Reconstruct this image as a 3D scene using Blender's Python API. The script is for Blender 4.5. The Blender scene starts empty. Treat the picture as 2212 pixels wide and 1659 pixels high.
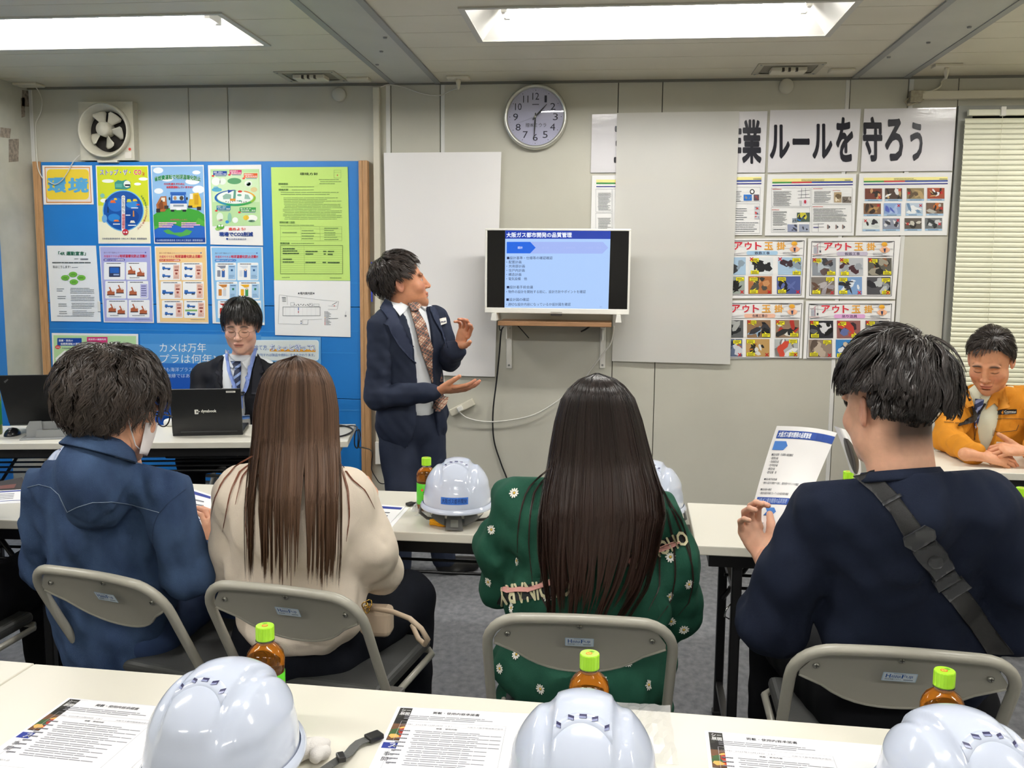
import bpy, bmesh, math, random
import numpy as np
from mathutils import Vector, Matrix, Euler
from mathutils.bvhtree import BVHTree
random.seed(7); RNG = np.random.default_rng(11)
S = bpy.context.scene; COL = S.collection
R = math.radians; PI = math.pi
# ------------------------------------------------------------------ camera
HC = 1.45; FPX = 2000.0; CX, CY = 1106.0, 829.5
_y, _p, _r = R(6.2), R(6.95), R(.55)
FWD = Vector((-math.sin(_y)*math.cos(_p), math.cos(_y)*math.cos(_p), -math.sin(_p)))
_rt = Vector((math.cos(_y), math.sin(_y), 0)); _up = _rt.cross(FWD)
RT = _rt*math.cos(_r)+_up*math.sin(_r); UP = -_rt*math.sin(_r)+_up*math.cos(_r)
CAMP = Vector((0, 0, HC))
cd = bpy.data.cameras.new('camera'); cam = bpy.data.objects.new('camera', cd); COL.objects.link(cam)
cd.sensor_fit = 'HORIZONTAL'; cd.sensor_width = 36; cd.lens = FPX/2212*36; cd.clip_start = .05
cam.matrix_world = Matrix((( RT.x, UP.x, -FWD.x, 0), (RT.y, UP.y, -FWD.y, 0), (RT.z, UP.z, -FWD.z, HC), (0, 0, 0, 1)))
S.camera = cam
S.view_settings.view_transform = 'Standard'; S.view_settings.look = 'None'
S.view_settings.gamma = 1; S.view_settings.exposure = 0.0; S.view_settings.use_curve_mapping = False
S.cycles.use_denoising = True
S.cycles.max_bounces = 10; S.cycles.diffuse_bounces = 6; S.cycles.transmission_bounces = 8; S.cycles.transparent_max_bounces = 16
S.cycles.caustics_reflective = False; S.cycles.caustics_refractive = False; S.cycles.sample_clamp_indirect = 6
W = bpy.data.worlds.new('world'); S.world = W; W.use_nodes = True
W.node_tree.nodes['Background'].inputs[0].default_value = (.8, .85, 1, 1)
W.node_tree.nodes['Background'].inputs[1].default_value = .3
LAMP_STRENGTH = 56.0
LAMP_COLOR = (1.0, .98, .945, 1)
YW = 5.10; ZC = 2.46

# ------------------------------------------------------------------ geometry from the photograph
def ray(x, y): return RT*((x-CX)/FPX) - UP*((y-CY)/FPX) + FWD
def P(x, y, Y=YW):
    d = ray(x, y); return d*(Y/d.y) + CAMP
def PZ(x, y, z=.7):
    d = ray(x, y); return d*((z-HC)/d.z) + CAMP
def PXX(x, y, X):
    d = ray(x, y); return d*(X/d.x) + CAMP
# ------------------------------------------------------------------ materials
def lin(c):
    if isinstance(c, str):
        c = c.lstrip('#'); c = [int(c[i:i+2], 16)/255 for i in (0, 2, 4)]
    return tuple((v/12.92 if v <= .04045 else ((v+.055)/1.055)**2.4) for v in c[:3]) + (1,)
MATS = {}
def mat(name, color, rough=.55, metal=0., spec=.5, noise=0., nscale=30., bump=0., bscale=200., emit=0., alpha=1., coat=0., sheen=0., trans=0., ior=1.45, stretch=None, color2=None, subs=0.):
    if name in MATS: return MATS[name]
    m = bpy.data.materials.new(name); m.use_nodes = True; nt = m.node_tree; b = nt.nodes['Principled BSDF']
    b.inputs['Base Color'].default_value = lin(color); b.inputs['Roughness'].default_value = rough
    b.inputs['Metallic'].default_value = metal; b.inputs['Specular IOR Level'].default_value = spec; b.inputs['IOR'].default_value = ior
    b.inputs['Coat Weight'].default_value = coat; b.inputs['Sheen Weight'].default_value = sheen
    b.inputs['Transmission Weight'].default_value = trans; b.inputs['Alpha'].default_value = alpha
    if subs: b.inputs['Subsurface Weight'].default_value = subs; b.inputs['Subsurface Radius'].default_value = (.01, .004, .002)
    if emit:
        b.inputs['Emission Color'].default_value = lin(color); b.inputs['Emission Strength'].default_value = emit
    if noise or bump:
        tc = nt.nodes.new('ShaderNodeTexCoord'); mp = nt.nodes.new('ShaderNodeMapping'); nt.links.new(tc.outputs['Object'], mp.inputs[0])
        if stretch: mp.inputs['Scale'].default_value = stretch
    if noise:
        n = nt.nodes.new('ShaderNodeTexNoise'); n.inputs['Scale'].default_value = nscale; n.inputs['Detail'].default_value = 5
        nt.links.new(mp.outputs[0], n.inputs['Vector'])
        mr = nt.nodes.new('ShaderNodeMapRange'); mr.inputs[1].default_value = .3; mr.inputs[2].default_value = .7
        nt.links.new(n.outputs['Fac'], mr.inputs[0])
        mx = nt.nodes.new('ShaderNodeMix'); mx.data_type = 'RGBA'; nt.links.new(mr.outputs[0], mx.inputs[0])
        c = lin(color); c2 = lin(color2) if color2 else tuple(v*(1-noise) for v in c[:3])+(1,)
        mx.inputs[6].default_value = c if color2 else tuple(min(1, v*(1+noise*.6)) for v in c[:3])+(1,); mx.inputs[7].default_value = c2
        nt.links.new(mx.outputs[2], b.inputs['Base Color'])
    if bump:
        n2 = nt.nodes.new('ShaderNodeTexNoise'); n2.inputs['Scale'].default_value = bscale; n2.inputs['Detail'].default_value = 3
        nt.links.new(mp.outputs[0], n2.inputs['Vector'])
        bp = nt.nodes.new('ShaderNodeBump'); bp.inputs['Strength'].default_value = bump; bp.inputs['Distance'].default_value = .002
        nt.links.new(n2.outputs['Fac'], bp.inputs['Height']); nt.links.new(bp.outputs[0], b.inputs['Normal'])
    MATS[name] = m; return m
def ink(c, gloss=False):   # printing ink
    return mat(('ink_gloss_' if gloss else 'ink_')+c.lstrip('#'), c, rough=.25 if gloss else .6, spec=.5 if gloss else .3)
def vcol_mat(name, rough=.5, bump=0., bscale=300., spec=.5, subs=0., sheen=0., noise=0., nscale=40, stretch=None):
    if name in MATS: return MATS[name]
    m = mat(name, (.5, .5, .5), rough=rough, bump=bump, bscale=bscale, spec=spec, subs=subs, sheen=sheen, stretch=stretch); nt = m.node_tree
    at = nt.nodes.new('ShaderNodeAttribute'); at.attribute_name = 'Col'
    out = at.outputs['Color']
    if noise:
        n = nt.nodes.new('ShaderNodeTexNoise'); n.inputs['Scale'].default_value = nscale; n.inputs['Detail'].default_value = 5
        tc = nt.nodes.new('ShaderNodeTexCoord'); nt.links.new(tc.outputs['Object'], n.inputs['Vector'])
        mr = nt.nodes.new('ShaderNodeMapRange'); mr.inputs[1].default_value = .3; mr.inputs[2].default_value = .7; mr.inputs[3].default_value = 1-noise; mr.inputs[4].default_value = 1+noise*.6
        nt.links.new(n.outputs['Fac'], mr.inputs[0])
        mm = nt.nodes.new('ShaderNodeVectorMath'); mm.operation = 'SCALE'; nt.links.new(out, mm.inputs[0]); nt.links.new(mr.outputs[0], mm.inputs['Scale']); out = mm.outputs[0]
    nt.links.new(out, nt.nodes['Principled BSDF'].inputs['Base Color'])
    return m
# ------------------------------------------------------------------ mesh builder
class MB:
    def __init__(s): s.v = []; s.f = []; s.m = []; s.mats = []; s.sm = []
    def mi(s, m):
        if m not in s.mats: s.mats.append(m)
        return s.mats.index(m)
    def add(s, vs, fs, m, smooth=False, M=None):
        o = len(s.v); k = s.mi(m)
        for v in vs:
            v = Vector(v); s.v.append(tuple(M @ v) if M else tuple(v))
        for f in fs: s.f.append(tuple(i+o for i in f)); s.m.append(k); s.sm.append(smooth)
    def box(s, a, b, m, M=None):
        x0, y0, z0 = a; x1, y1, z1 = b
        s.add([(x0,y0,z0),(x1,y0,z0),(x1,y1,z0),(x0,y1,z0),(x0,y0,z1),(x1,y0,z1),(x1,y1,z1),(x0,y1,z1)],
              [(0,3,2,1),(4,5,6,7),(0,1,5,4),(1,2,6,5),(2,3,7,6),(3,0,4,7)], m, False, M)
    def bbox(s, a, b, m, r=.003, M=None, seg=2):   # bevelled box
        bm = bmesh.new(); bmesh.ops.create_cube(bm, size=1)
        for v in bm.verts: v.co = Vector([(a[i]+b[i])/2 + v.co[i]*(b[i]-a[i]) for i in range(3)])
        bmesh.ops.bevel(bm, geom=bm.edges[:], offset=r, segments=seg, profile=.5, affect='EDGES')
        s.addbm(bm, m, M)
    def addbm(s, bm, m, M=None, smooth=False):
        bm.verts.index_update(); s.add([v.co[:] for v in bm.verts], [[v.index for v in f.verts] for f in bm.faces], m, smooth, M); bm.free()
    def tube(s, pts, r, m, n=10, cap=True, closed=False, M=None):
        pts = [Vector(p) for p in pts]; N = len(pts); rs = r if isinstance(r, (list, tuple)) else [r]*N
        vs = []; prev = None
        for i, p in enumerate(pts):
            if closed: t = (pts[(i+1) % N]-pts[i-1])
            else: t = pts[min(i+1, N-1)]-pts[max(i-1, 0)]
            t.normalize()
            if prev is None:
                u = t.orthogonal().normalized()
            else:
                u = (prev - t*prev.dot(t)); u = u.normalized() if u.length > 1e-6 else t.orthogonal().normalized()
            prev = u; w = t.cross(u)
            for k in range(n):
                a = 2*PI*k/n; vs.append(p+(u*math.cos(a)+w*math.sin(a))*rs[i])
        fs = []
        for i in range(N if closed else N-1):
            j = (i+1) % N
            for k in range(n): fs.append((i*n+k, i*n+(k+1) % n, j*n+(k+1) % n, j*n+k))
        if cap and not closed: fs.append(tuple(reversed(range(n)))); fs.append(tuple((N-1)*n+k for k in range(n)))
        s.add(vs, fs, m, True, M)
    def lathe(s, prof, m, n=24, M=None, smooth=True):
        vs = []; fs = []
        for (r, z) in prof:
            for k in range(n): a = 2*PI*k/n; vs.append((r*math.cos(a), r*math.sin(a), z))
        for i in range(len(prof)-1):
            for k in range(n): fs.append((i*n+k, i*n+(k+1) % n, (i+1)*n+(k+1) % n, (i+1)*n+k))
        s.add(vs, fs, m, smooth, M)
    def prism(s, pts2, y0, y1, m, M=None, axis='y'):   # outline in x,z extruded along y
        n = len(pts2)
        if axis == 'y': vs = [(x, y0, z) for x, z in pts2]+[(x, y1, z) for x, z in pts2]
        else: vs = [(x, z, y0) for x, z in pts2]+[(x, z, y1) for x, z in pts2]
        s.add(vs, [tuple(range(n)), tuple(reversed(range(n, 2*n)))]+[(i, i+n, (i+1) % n+n, (i+1) % n) for i in range(n)], m, False, M)
    def grid(s, pts, nu, nv, m, smooth=True, M=None):
        s.add(pts, [(j*nu+i, j*nu+i+1, (j+1)*nu+i+1, (j+1)*nu+i) for j in range(nv-1) for i in range(nu-1)], m, smooth, M)
    def build(s, name, parent=None, loc=None, fix=True):
        me = bpy.data.meshes.new(name); me.from_pydata(s.v, [], s.f)
        for m in s.mats: me.materials.append(m)
        if s.f:
            me.polygons.foreach_set('material_index', s.m); me.polygons.foreach_set('use_smooth', s.sm)
        me.update()
        o = bpy.data.objects.new(name, me); COL.objects.link(o)
        if loc is not None: o.location = loc
        if parent: o.parent = parent
        return o
def tag(o, label=None, cat=None, group=None, kind=None):
    if label: o['label'] = label
    if cat: o['category'] = cat
    if group: o['group'] = group
    if kind: o['kind'] = kind
    return o
def empty(name, loc=(0, 0, 0), rz=0, label=None, cat=None, group=None, kind=None):
    o = bpy.data.objects.new(name, None); o.empty_display_size = .1; COL.objects.link(o); o.location = loc; o.rotation_euler = (0, 0, rz)
    return tag(o, label, cat, group, kind)
def struct(o): o['kind'] = 'structure'; return o
def setparent(o, p):   # keep world transform when the parent is moved
    o.parent = p; o.matrix_parent_inverse = p.matrix_basis.inverted() if p.parent is None else Matrix()
    return o
def copy_tree(o, parent=None):
    c = o.copy(); COL.objects.link(c); c.parent = parent
    for k in [x for x in bpy.data.objects if x.parent == o]: copy_tree(k, c)
    return c
# ------------------------------------------------------------------ text
_tc = {}; _nd = {}
def text_geo(body, bold=0., res=2, spacing=1.):
    k = (body, bold, res, spacing)
    if k in _tc: return _tc[k]
    c = bpy.data.curves.new('t', 'FONT'); c.body = body; c.size = 1; c.resolution_u = res; c.space_character = spacing
    o = bpy.data.objects.new('t', c); COL.objects.link(o)
    me = bpy.data.meshes.new_from_object(o)
    vs = [(v.co.x, v.co.y) for v in me.vertices]; fs = [tuple(p.vertices) for p in me.polygons]
    bpy.data.objects.remove(o); bpy.data.curves.remove(c); bpy.data.meshes.remove(me)
    if not vs: vs = [(0, 0)]
    nd = 1
    if bold > .004:
        nd = 2 if bold < .022 else (4 if bold < .03 else 8 if bold < .034 else 14); n0 = len(vs); V0, F0 = vs, fs; vs = []; fs = []
        for j in range(nd):
            a = 2*PI*j/nd; dx, dy = bold*math.cos(a), bold*math.sin(a)
            vs += [(x+dx, y+dy) for x, y in V0]; fs += [tuple(i+j*n0 for i in f) for f in F0]
    xs = [v[0] for v in vs]; ys = [v[1] for v in vs]
    _tc[k] = (vs, fs, min(xs), max(xs), min(ys), max(ys)); _nd[id(vs)] = len(vs)//nd; return _tc[k]
class Print:
    """flat printing on a plane: coordinates are those of the photograph (through an optional crop frame), laid on the real sheet by the
    function put(x, y, layer)"""
    def __init__(s, put, crop=(0, 0, 1), gloss=False): s.put = put; s.c = crop; s.mb = MB(); s.g = gloss; s.L = 1
    def q(s, x, y, L): return s.put(s.c[0]+x*s.c[2], s.c[1]+y*s.c[2], L)
    def poly(s, pts, c, L=None):
        s.L = s.L if L is None else L
        s.mb.add([s.q(x, y, s.L) for x, y in pts], [tuple(range(len(pts)))], ink(c, s.g))
    def rect(s, x0, y0, x1, y1, c, L=None, r=0, sk=(0, 0)):
        if r:
            pts = []
            for cx, cy, a0 in ((x1-r, y0+r, -90), (x1-r, y1-r, 0), (x0+r, y1-r, 90), (x0+r, y0+r, 180)):
                for k in range(5): a = R(a0+k*22.5); pts.append((cx+r*math.cos(a), cy+r*math.sin(a)))
        else: pts = [(x0, y0), (x1, y0+sk[0]), (x1+sk[1], y1+sk[0]), (x0+sk[1], y1)]
        s.poly(pts, c, L)
    def ell(s, cx, cy, rx, ry, c, L=None, n=24): s.poly([(cx+rx*math.cos(2*PI*k/n), cy+ry*math.sin(2*PI*k/n)) for k in range(n)], c, L)
    def frame(s, x0, y0, x1, y1, w, c, L=None):
        for a in ((x0, y0, x1, y0+w), (x0, y1-w, x1, y1), (x0, y0, x0+w, y1), (x1-w, y0, x1, y1)): s.rect(*a, c, L)
    def line(s, x0, y0, x1, y1, w, c, L=None):
        d = Vector((x1-x0, y1-y0)); 
        if d.length < 1e-6: return
        n = Vector((-d.y, d.x)).normalized()*w/2
        s.poly([(x0+n.x, y0+n.y), (x1+n.x, y1+n.y), (x1-n.x, y1-n.y), (x0-n.x, y0-n.y)], c, L)
    def text(s, body, x0, y0, x1, y1, c, L=None, bold=0.01, res=2, rot=0, arc=0, vert=False):
        s.L = s.L if L is None else L
        if vert:
            n = len(body); hh = (y1-y0)/n
            for i, ch in enumerate(body): s.text(ch, x0, y0+i*hh+hh*.06, x1, y0+(i+1)*hh-hh*.06, c, L, bold, res)
            return
        vs, fs, a, b, cc, d = text_geo(body, bold, res)
        out = []
        for i_, (u, v) in enumerate(vs):
            p = (u-a)/max(b-a, 1e-6); q = (d-v)/max(d-cc, 1e-6)
            if rot == 180: p, q = 1-p, 1-q
            x = x0+(x1-x0)*p; y = y0+(y1-y0)*q + arc*((2*p-1)**2)
            out.append(s.q(x, y, s.L+.06*(i_//max(1, _nd[id(vs)]))))
        s.mb.add(out, fs, ink(c, s.g))
    def lines(s, x0, y0, x1, y1, n, c='#77777a', L=None, t=.35, ind=.0, seed=0):
        rr = random.Random(int(x0*7+y0*13)+seed); h = (y1-y0)/n
        for i in range(n):
            x = x0+rr.random()*ind*(x1-x0); e = x1-(rr.random()**2)*.35*(x1-x0); y = y0+(i+.3)*h
            while x < e:
                w = (x1-x0)*(.05+.2*rr.random()); s.rect(x, y, min(x+w, e), y+h*t, c, L); x += w+(x1-x0)*.008
    def build(s, parent, name='print'): return s.mb.build(name, parent)
def wallput(Y):
    return lambda x, y, L: P(x, y, Y-.0006*L)
def sheet(name, label, cat, corners, Y, c='#f4f2ee', group=None, gloss=False, th=.0012, m=None, wave=0.):
    """a paper sheet hung on the wall; corners: tl tr br bl in photo pixels"""
    mb = MB(); m = m or (mat('laminate_'+c.lstrip('#'), c, rough=.14, spec=.6, bump=1., bscale=7., coat=.4, stretch=(.5, 1, 2.2)) if gloss else mat('paper_'+c.lstrip('#'), c, rough=.65, spec=.3))
    nu, nv = (14, 14) if wave else (2, 2); pts = []
    tl, tr, br, bl = corners
    for b in range(2):
        for j in range(nv):
            for i in range(nu):
                u = i/(nu-1); v = j/(nv-1)
                x = (tl[0]*(1-u)+tr[0]*u)*(1-v)+(bl[0]*(1-u)+br[0]*u)*v; y = (tl[1]*(1-u)+tr[1]*u)*(1-v)+(bl[1]*(1-u)+br[1]*u)*v
                d = wave*(math.sin(u*7+v*2)+.6*math.sin(v*9+1+u*3))*(.3+v) if wave else 0
                pts.append(P(x, y, Y-abs(d)) + Vector((0, th if b else 0, 0)))
    n = nu*nv
    fs = [(j*nu+i, j*nu+i+1, (j+1)*nu+i+1, (j+1)*nu+i) for j in range(nv-1) for i in range(nu-1)]
    fs2 = [tuple(reversed([k+n for k in f])) for f in fs]
    rim = [i for i in range(nu)]+[j*nu+nu-1 for j in range(1, nv)]+[(nv-1)*nu+i for i in range(nu-2, -1, -1)]+[j*nu for j in range(nv-2, 0, -1)]
    side = [(rim[k], rim[k-1], rim[k-1]+n, rim[k]+n) for k in range(len(rim))]
    mb.add(pts, fs+fs2, m, bool(wave)); ro = [pts[i] for i in rim]+[pts[i+n] for i in rim]; L_ = len(rim)
    mb.add(ro, [(k, k-1 if k else L_-1, (k-1 if k else L_-1)+L_, k+L_) for k in range(L_)], m, False)
    return tag(mb.build(name), label, cat, group)
# ================================================================== ROOM SHELL
m_wall = mat('painted_steel_wall', '#bdbbae', rough=.5, noise=.05, nscale=3, bump=.15, bscale=60)
m_wall_dirty = mat('wall_left_paint', '#b5b4a8', rough=.55, noise=.14, nscale=6)
m_dark = mat('dark_gap', '#2a2a28', rough=.9)
m_ceil = mat('ceiling_board', '#cdc8b6', rough=.42, noise=.05, nscale=4)
m_beam = mat('beam_steel', '#b4b5ad', rough=.5, noise=.06, nscale=5)
m_beamedge = mat('beam_edge_steel', '#8b8d8c', rough=.45)
m_trimw = mat('white_aluminium_trim', '#d6d6d2', rough=.35)
m_white = mat('white_plastic', '#e4e2da', rough=.4)
m_cream = mat('cream_plastic', '#cfcab9', rough=.45)
XL, XR, YB = -3.34, 3.3, -2.6
mb = MB(); mb.box((XL-.1, YB-.1, -.1), (XR+.1, YW+.25, 0), None or mat('carpet', '#7c7d80', rough=.95, noise=.28, nscale=38, bump=.9, bscale=260, color2='#5e6064', stretch=(1, .7, 1)))
struct(mb.build('floor'))
mb = MB(); mb.box((XL-.1, YW+.03, 0), (XR+.1, YW+.12, ZC+.2), m_dark); wf = struct(mb.build('wall_front'))
seams = [XL, -2.389, -2.161, -1.234, -.961, -.001, .232, 1.191, 1.481, 1.728]
for a, b in zip(seams[:-1], seams[1:]):
    mb = MB(); mb.bbox((a+.0018, YW, .0), (b-.0018, YW+.029, ZC-.006), m_wall, r=.002, seg=1); mb.build('panel', wf)
mb = MB(); mb.box((1.73, YW, 0), (XR, YW+.029, .80), m_wall); mb.box((1.73, YW, 2.31), (XR, YW+.029, ZC-.006), m_wall); mb.box((3.05, YW, .80), (XR, YW+.029, 2.31), m_wall); mb.build('panel', wf)
# left wall: panels, blue board leaning on it
mb = MB(); mb.box((XL-.1, YB, 0), (XL, YW, ZC+.1), m_wall_dirty); wl = struct(mb.build('wall_left'))
for (a, b, dy, dz) in ((58, 213, .05, .10), (12, 287, .05, .06), (30, 325, .05, .14), (50, 232, .02, .12)):
    q = PXX(a, b, XL+.001); mb = MB(); mb.add([(XL+.0012, q.y-dy, q.z-dz/2), (XL+.0012, q.y+dy*.7, q.z-dz*.4), (XL+.0012, q.y+dy, q.z+dz/2), (XL+.0012, q.y-dy*.8, q.z+dz*.4)], [(0, 1, 2, 3)], mat('glue_stain', '#8f8478', rough=.9, noise=.5, nscale=60)); mb.build('stain', wl)
q = PXX(18, 815, XL+.03)
mb = MB(); mb.bbox((XL+.002, q.y-2.2, .25), (XL+.03, q.y, 1.92), mat('blue_board', '#2273bd', rough=.45), r=.004, seg=1)
tag(mb.build('blue_board'), 'blue board on the left wall at the left edge of the view', 'board')
mb = MB(); mb.box((XR, YB, 0), (XR+.1, YW, ZC+.1), m_wall); struct(mb.build('wall_right'))
mb = MB(); mb.box((XL, YB-.1, 0), (XR, YB, ZC+.1), m_wall); struct(mb.build('wall_back'))
# baseboard
mb = MB(); mb.box((XL, YW-.012, 0), (XR, YW, .06), mat('dark_baseboard', '#55534e')); struct(mb.build('baseboard_front'))
# ceiling: boards run left to right in three bays between two flush steel beams
BE = [(-1.236, -.958), (1.195, 1.483)]
bays = [(XL, BE[0][0]), (BE[0][1], BE[1][0]), (BE[1][1], XR)]
mb = MB(); mb.box((XL-.1, YB-.1, ZC+.16), (XR+.1, YW+.2, ZC+.24), m_dark); ce = struct(mb.build('ceiling'))
FIX = []                                                       # lamp recesses (x0, x1, y0, y1)
FY0, FY1 = 3.70, 4.20
rows = [FY0+.0-2.55*k for k in range(0, 3)]
fx = [(-3.08, -1.60), (-.60, .866), (1.75, 3.15)]
for y in rows:
    for (a, b) in fx: FIX.append((a, b, y, y+FY1-FY0))
ys = []; y = YW
while y > 3.0: ys.append(y); y -= .262
def bay_piece(x0, x1, y0, y1):
    """board pieces of one bay strip with the lamp openings cut out"""
    out = [(x0, x1, y0, y1)]
    for (a, b, c, d) in FIX:
        nxt = []
        for (p, q, r_, s_) in out:
            if a >= q or b <= p or c >= s_ or d <= r_: nxt.append((p, q, r_, s_)); continue
            if p < a: nxt.append((p, a, r_, s_))
            if b < q: nxt.append((b, q, r_, s_))
            xa, xb = max(a, p), min(b, q)
            if r_ < c: nxt.append((xa, xb, r_, c))
            if d < s_: nxt.append((xa, xb, d, s_))
        out = nxt
    return out
for (x0, x1) in bays:
    for i in range(len(ys)-1):
        ya, yb = ys[i+1], ys[i]
        for (p, q, r_, s_) in bay_piece(x0, x1, ya, yb):
            mb = MB(); mb.box((p, r_+(.002 if r_ == ya else 0), ZC), (q, s_-(.002 if s_ == yb else 0), ZC+.015), m_ceil); mb.build('ceiling_board', ce)
    mb = MB()
    for (p, q, r_, s_) in bay_piece(x0, x1, YB, ys[-1]-.002): mb.box((p, r_, ZC), (q, s_, ZC+.015), m_ceil)
    mb.build('ceiling_board', ce)
n = 1
for (x0, x1) in BE:
    mb = MB(); mb.box((x0+.03, YB, ZC-.004), (x1-.03, YW, ZC+.03), m_beam); o = struct(mb.build('trim_%d' % n)); n += 1
    for (a, b) in ((x0, x0+.03), (x1-.03, x1)):
        mb = MB(); mb.box((a, YB, ZC-.008), (b, YW, ZC+.03), m_beamedge); mb.build('edge_strip', o)
    for (dx, yy) in ((.14, 4.35), (.05, 4.62), (.22, 4.1)):
        mb = MB(); mb.lathe([(.0, -.006), (.008, -.006), (.010, 0)], m_beamedge, 10, Matrix.Translation((x0+dx, yy, ZC-.004))); mb.build('rivet', o)
mb = MB(); mb.box((XL, YW-.012, ZC-.012), (XR, YW+.004, ZC), mat('seam_strip', '#6f6e66')); struct(mb.build('trim_%d' % n)); n += 1
# vertical aluminium trims on the front wall
for (a, b, z0, z1) in ((XL+.0, XL+.022, .0, ZC-.012), (-1.262, -1.238, 0, ZC-.012), (-.957, -.935, 0, ZC-.012), (1.168, 1.189, 0, ZC-.012), (1.484, 1.507, 0, ZC-.012)):
    mb = MB(); mb.bbox((a, YW-.003, z0), (b, YW+.002, z1), m_trimw, r=.002, seg=1); struct(mb.build('trim_%d' % n)); n += 1
# window with venetian blind
mb = MB()
for a in ((1.73, .80, 1.80, 2.31), (3.02, .80, 3.05, 2.31), (1.80, .80, 3.02, .835), (1.80, 2.275, 3.02, 2.31)): mb.box((a[0], YW-.015, a[1]), (a[2], YW+.03, a[3]), mat('window_frame_grey', '#9a9c97', rough=.45))
wn = struct(mb.build('window_1'))
mb = MB(); mb.box((1.80, YW+.01, .835), (3.02, YW+.014, 2.275), mat('dark_glass', '#11151a', rough=.05, spec=.8)); mb.build('pane', wn)  # pane in one dark colour
bl = empty('venetian_blind', (1.752, YW-.05, 2.29), 0, 'cream venetian blind closed over the window at the right edge', 'blind')
m_slat = mat('slat_cream', '#dcdcc4', rough=.35)
smb = MB(); L = 1.25
sec = [(-.0135, .003), (-.007, -.001), (0, -.0022), (.007, -.001), (.0135, .003)]
vs = []
for x in (0, L):
    for (h, d) in sec: vs.append((x, d, h))
smb.add(vs, [(i, i+1, i+6, i+5) for i in range(4)], m_slat, True)
s0 = smb.build('slat', bl); s0.rotation_euler = (R(-14), 0, 0); s0.location = (0, 0, -.06)
k = 1
while 2.29-.06-.0258*k > .82:
    s = s0.copy(); COL.objects.link(s); s.location = (0, .0, -.06-.0258*k); s.parent = bl; k += 1
    if k > 70: break
mb = MB(); mb.bbox((.012, -.012, -.036), (L, .015, -.006), m_slat, r=.003); mb.build('head_rail', bl)
mb = MB(); mb.bbox((.165, -.02, -.04), (.19, .0, .006), m_white, r=.002); mb.build('bracket', bl)
for x in (.175, .75):
    mb = MB(); mb.tube([(x, -.014, -.03), (x, -.0155, -1.46)], .0012, m_slat, 5); mb.build('ladder_cord', bl)
mb = MB(); mb.bbox((0.0, -.012, -1.475), (L, .012, -1.455), m_slat, r=.003); mb.build('bottom_rail', bl)
# recessed lamps
m_lampin = mat('lamp_white_enamel', '#f2f0ea', rough=.35)
m_tube = mat('lamp_tube', '#ffffff'); _b = m_tube.node_tree.nodes['Principled BSDF']; _b.inputs['Emission Color'].default_value = LAMP_COLOR; _b.inputs['Emission Strength'].default_value = LAMP_STRENGTH
def lamp(x0, x1, y0, y1, label):
    w = x1-x0; d = y1-y0
    t = empty('ceiling_light', ((x0+x1)/2, (y0+y1)/2, ZC), 0, label, 'ceiling light', 'recessed ceiling lights')
    mb = MB(); h = .085; hx, hy = w/2, d/2
    f = [(-hx, -hy), (hx, -hy), (hx, hy), (-hx, hy)]; g = [(-hx+.10, -hy+.11), (hx-.10, -hy+.11), (hx-.10, hy-.11), (-hx+.10, hy-.11)]
    e = [(-hx-.025, -hy-.02), (hx+.025, -hy-.02), (hx+.025, hy+.02), (-hx-.025, hy+.02)]
    mb.add([(x, y, 0) for x, y in f]+[(x, y, h) for x, y in g], [(0, 1, 5, 4), (1, 2, 6, 5), (2, 3, 7, 6), (3, 0, 4, 7), (4, 5, 6, 7)], m_lampin)
    mb.build('reflector', t)
    mb = MB(); mb.add([(x, y, -.006) for x, y in e]+[(x, y, -.006) for x, y in f]+[(x, y, .002) for x, y in e]+[(x, y, .002) for x, y in f],
        [(i, (i+1) % 4, 4+(i+1) % 4, 4+i) for i in range(4)]+[(8+i, i, (i+1) % 4, 8+(i+1) % 4)[::-1] for i in range(4)]+[(4+i, 4+(i+1) % 4, 12+(i+1) % 4, 12+i) for i in range(4)], mat('lamp_frame', '#b9b8b0', rough=.4))
    mb.build('frame', t)
    mb = MB(); n_ = 10; pr = [(.055*math.cos(PI+PI*k/n_), .045*math.sin(PI+PI*k/n_)) for k in range(n_+1)]
    vs = [(x, a, h-.012+b) for x in (-hx+.13, hx-.13) for a, b in pr]
    mb.add(vs, [(k, k+1, n_+2+k, n_+1+k) for k in range(n_)]+[tuple(range(n_+1)), tuple(reversed(range(n_+1, 2*n_+2)))], m_tube, False)
    mb.build('light_bar', t)
    for sx in (-1, 1):
        mb = MB(); mb.box((sx*(hx-.13)-.012, -.06, h-.05), (sx*(hx-.13)+.012, .06, h), m_lampin); mb.build('lamp_holder', t)
    return t
names = {(0, 0): 'recessed ceiling light over the presenter side, cut by the left edge', (0, 1): 'recessed ceiling light with visible end in front of the clock'}
for r_, y in enumerate(rows):
    for c_, (a, b) in enumerate(fx):
        lb = names.get((r_, c_)) or ('recessed ceiling light outside the view, ' + ['row nearest the clock wall', 'middle row', 'rear row'][r_] + ', ' + ['left bay', 'centre bay', 'right bay'][c_])
        lamp(a, b, y, y+FY1-FY0, lb)
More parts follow.
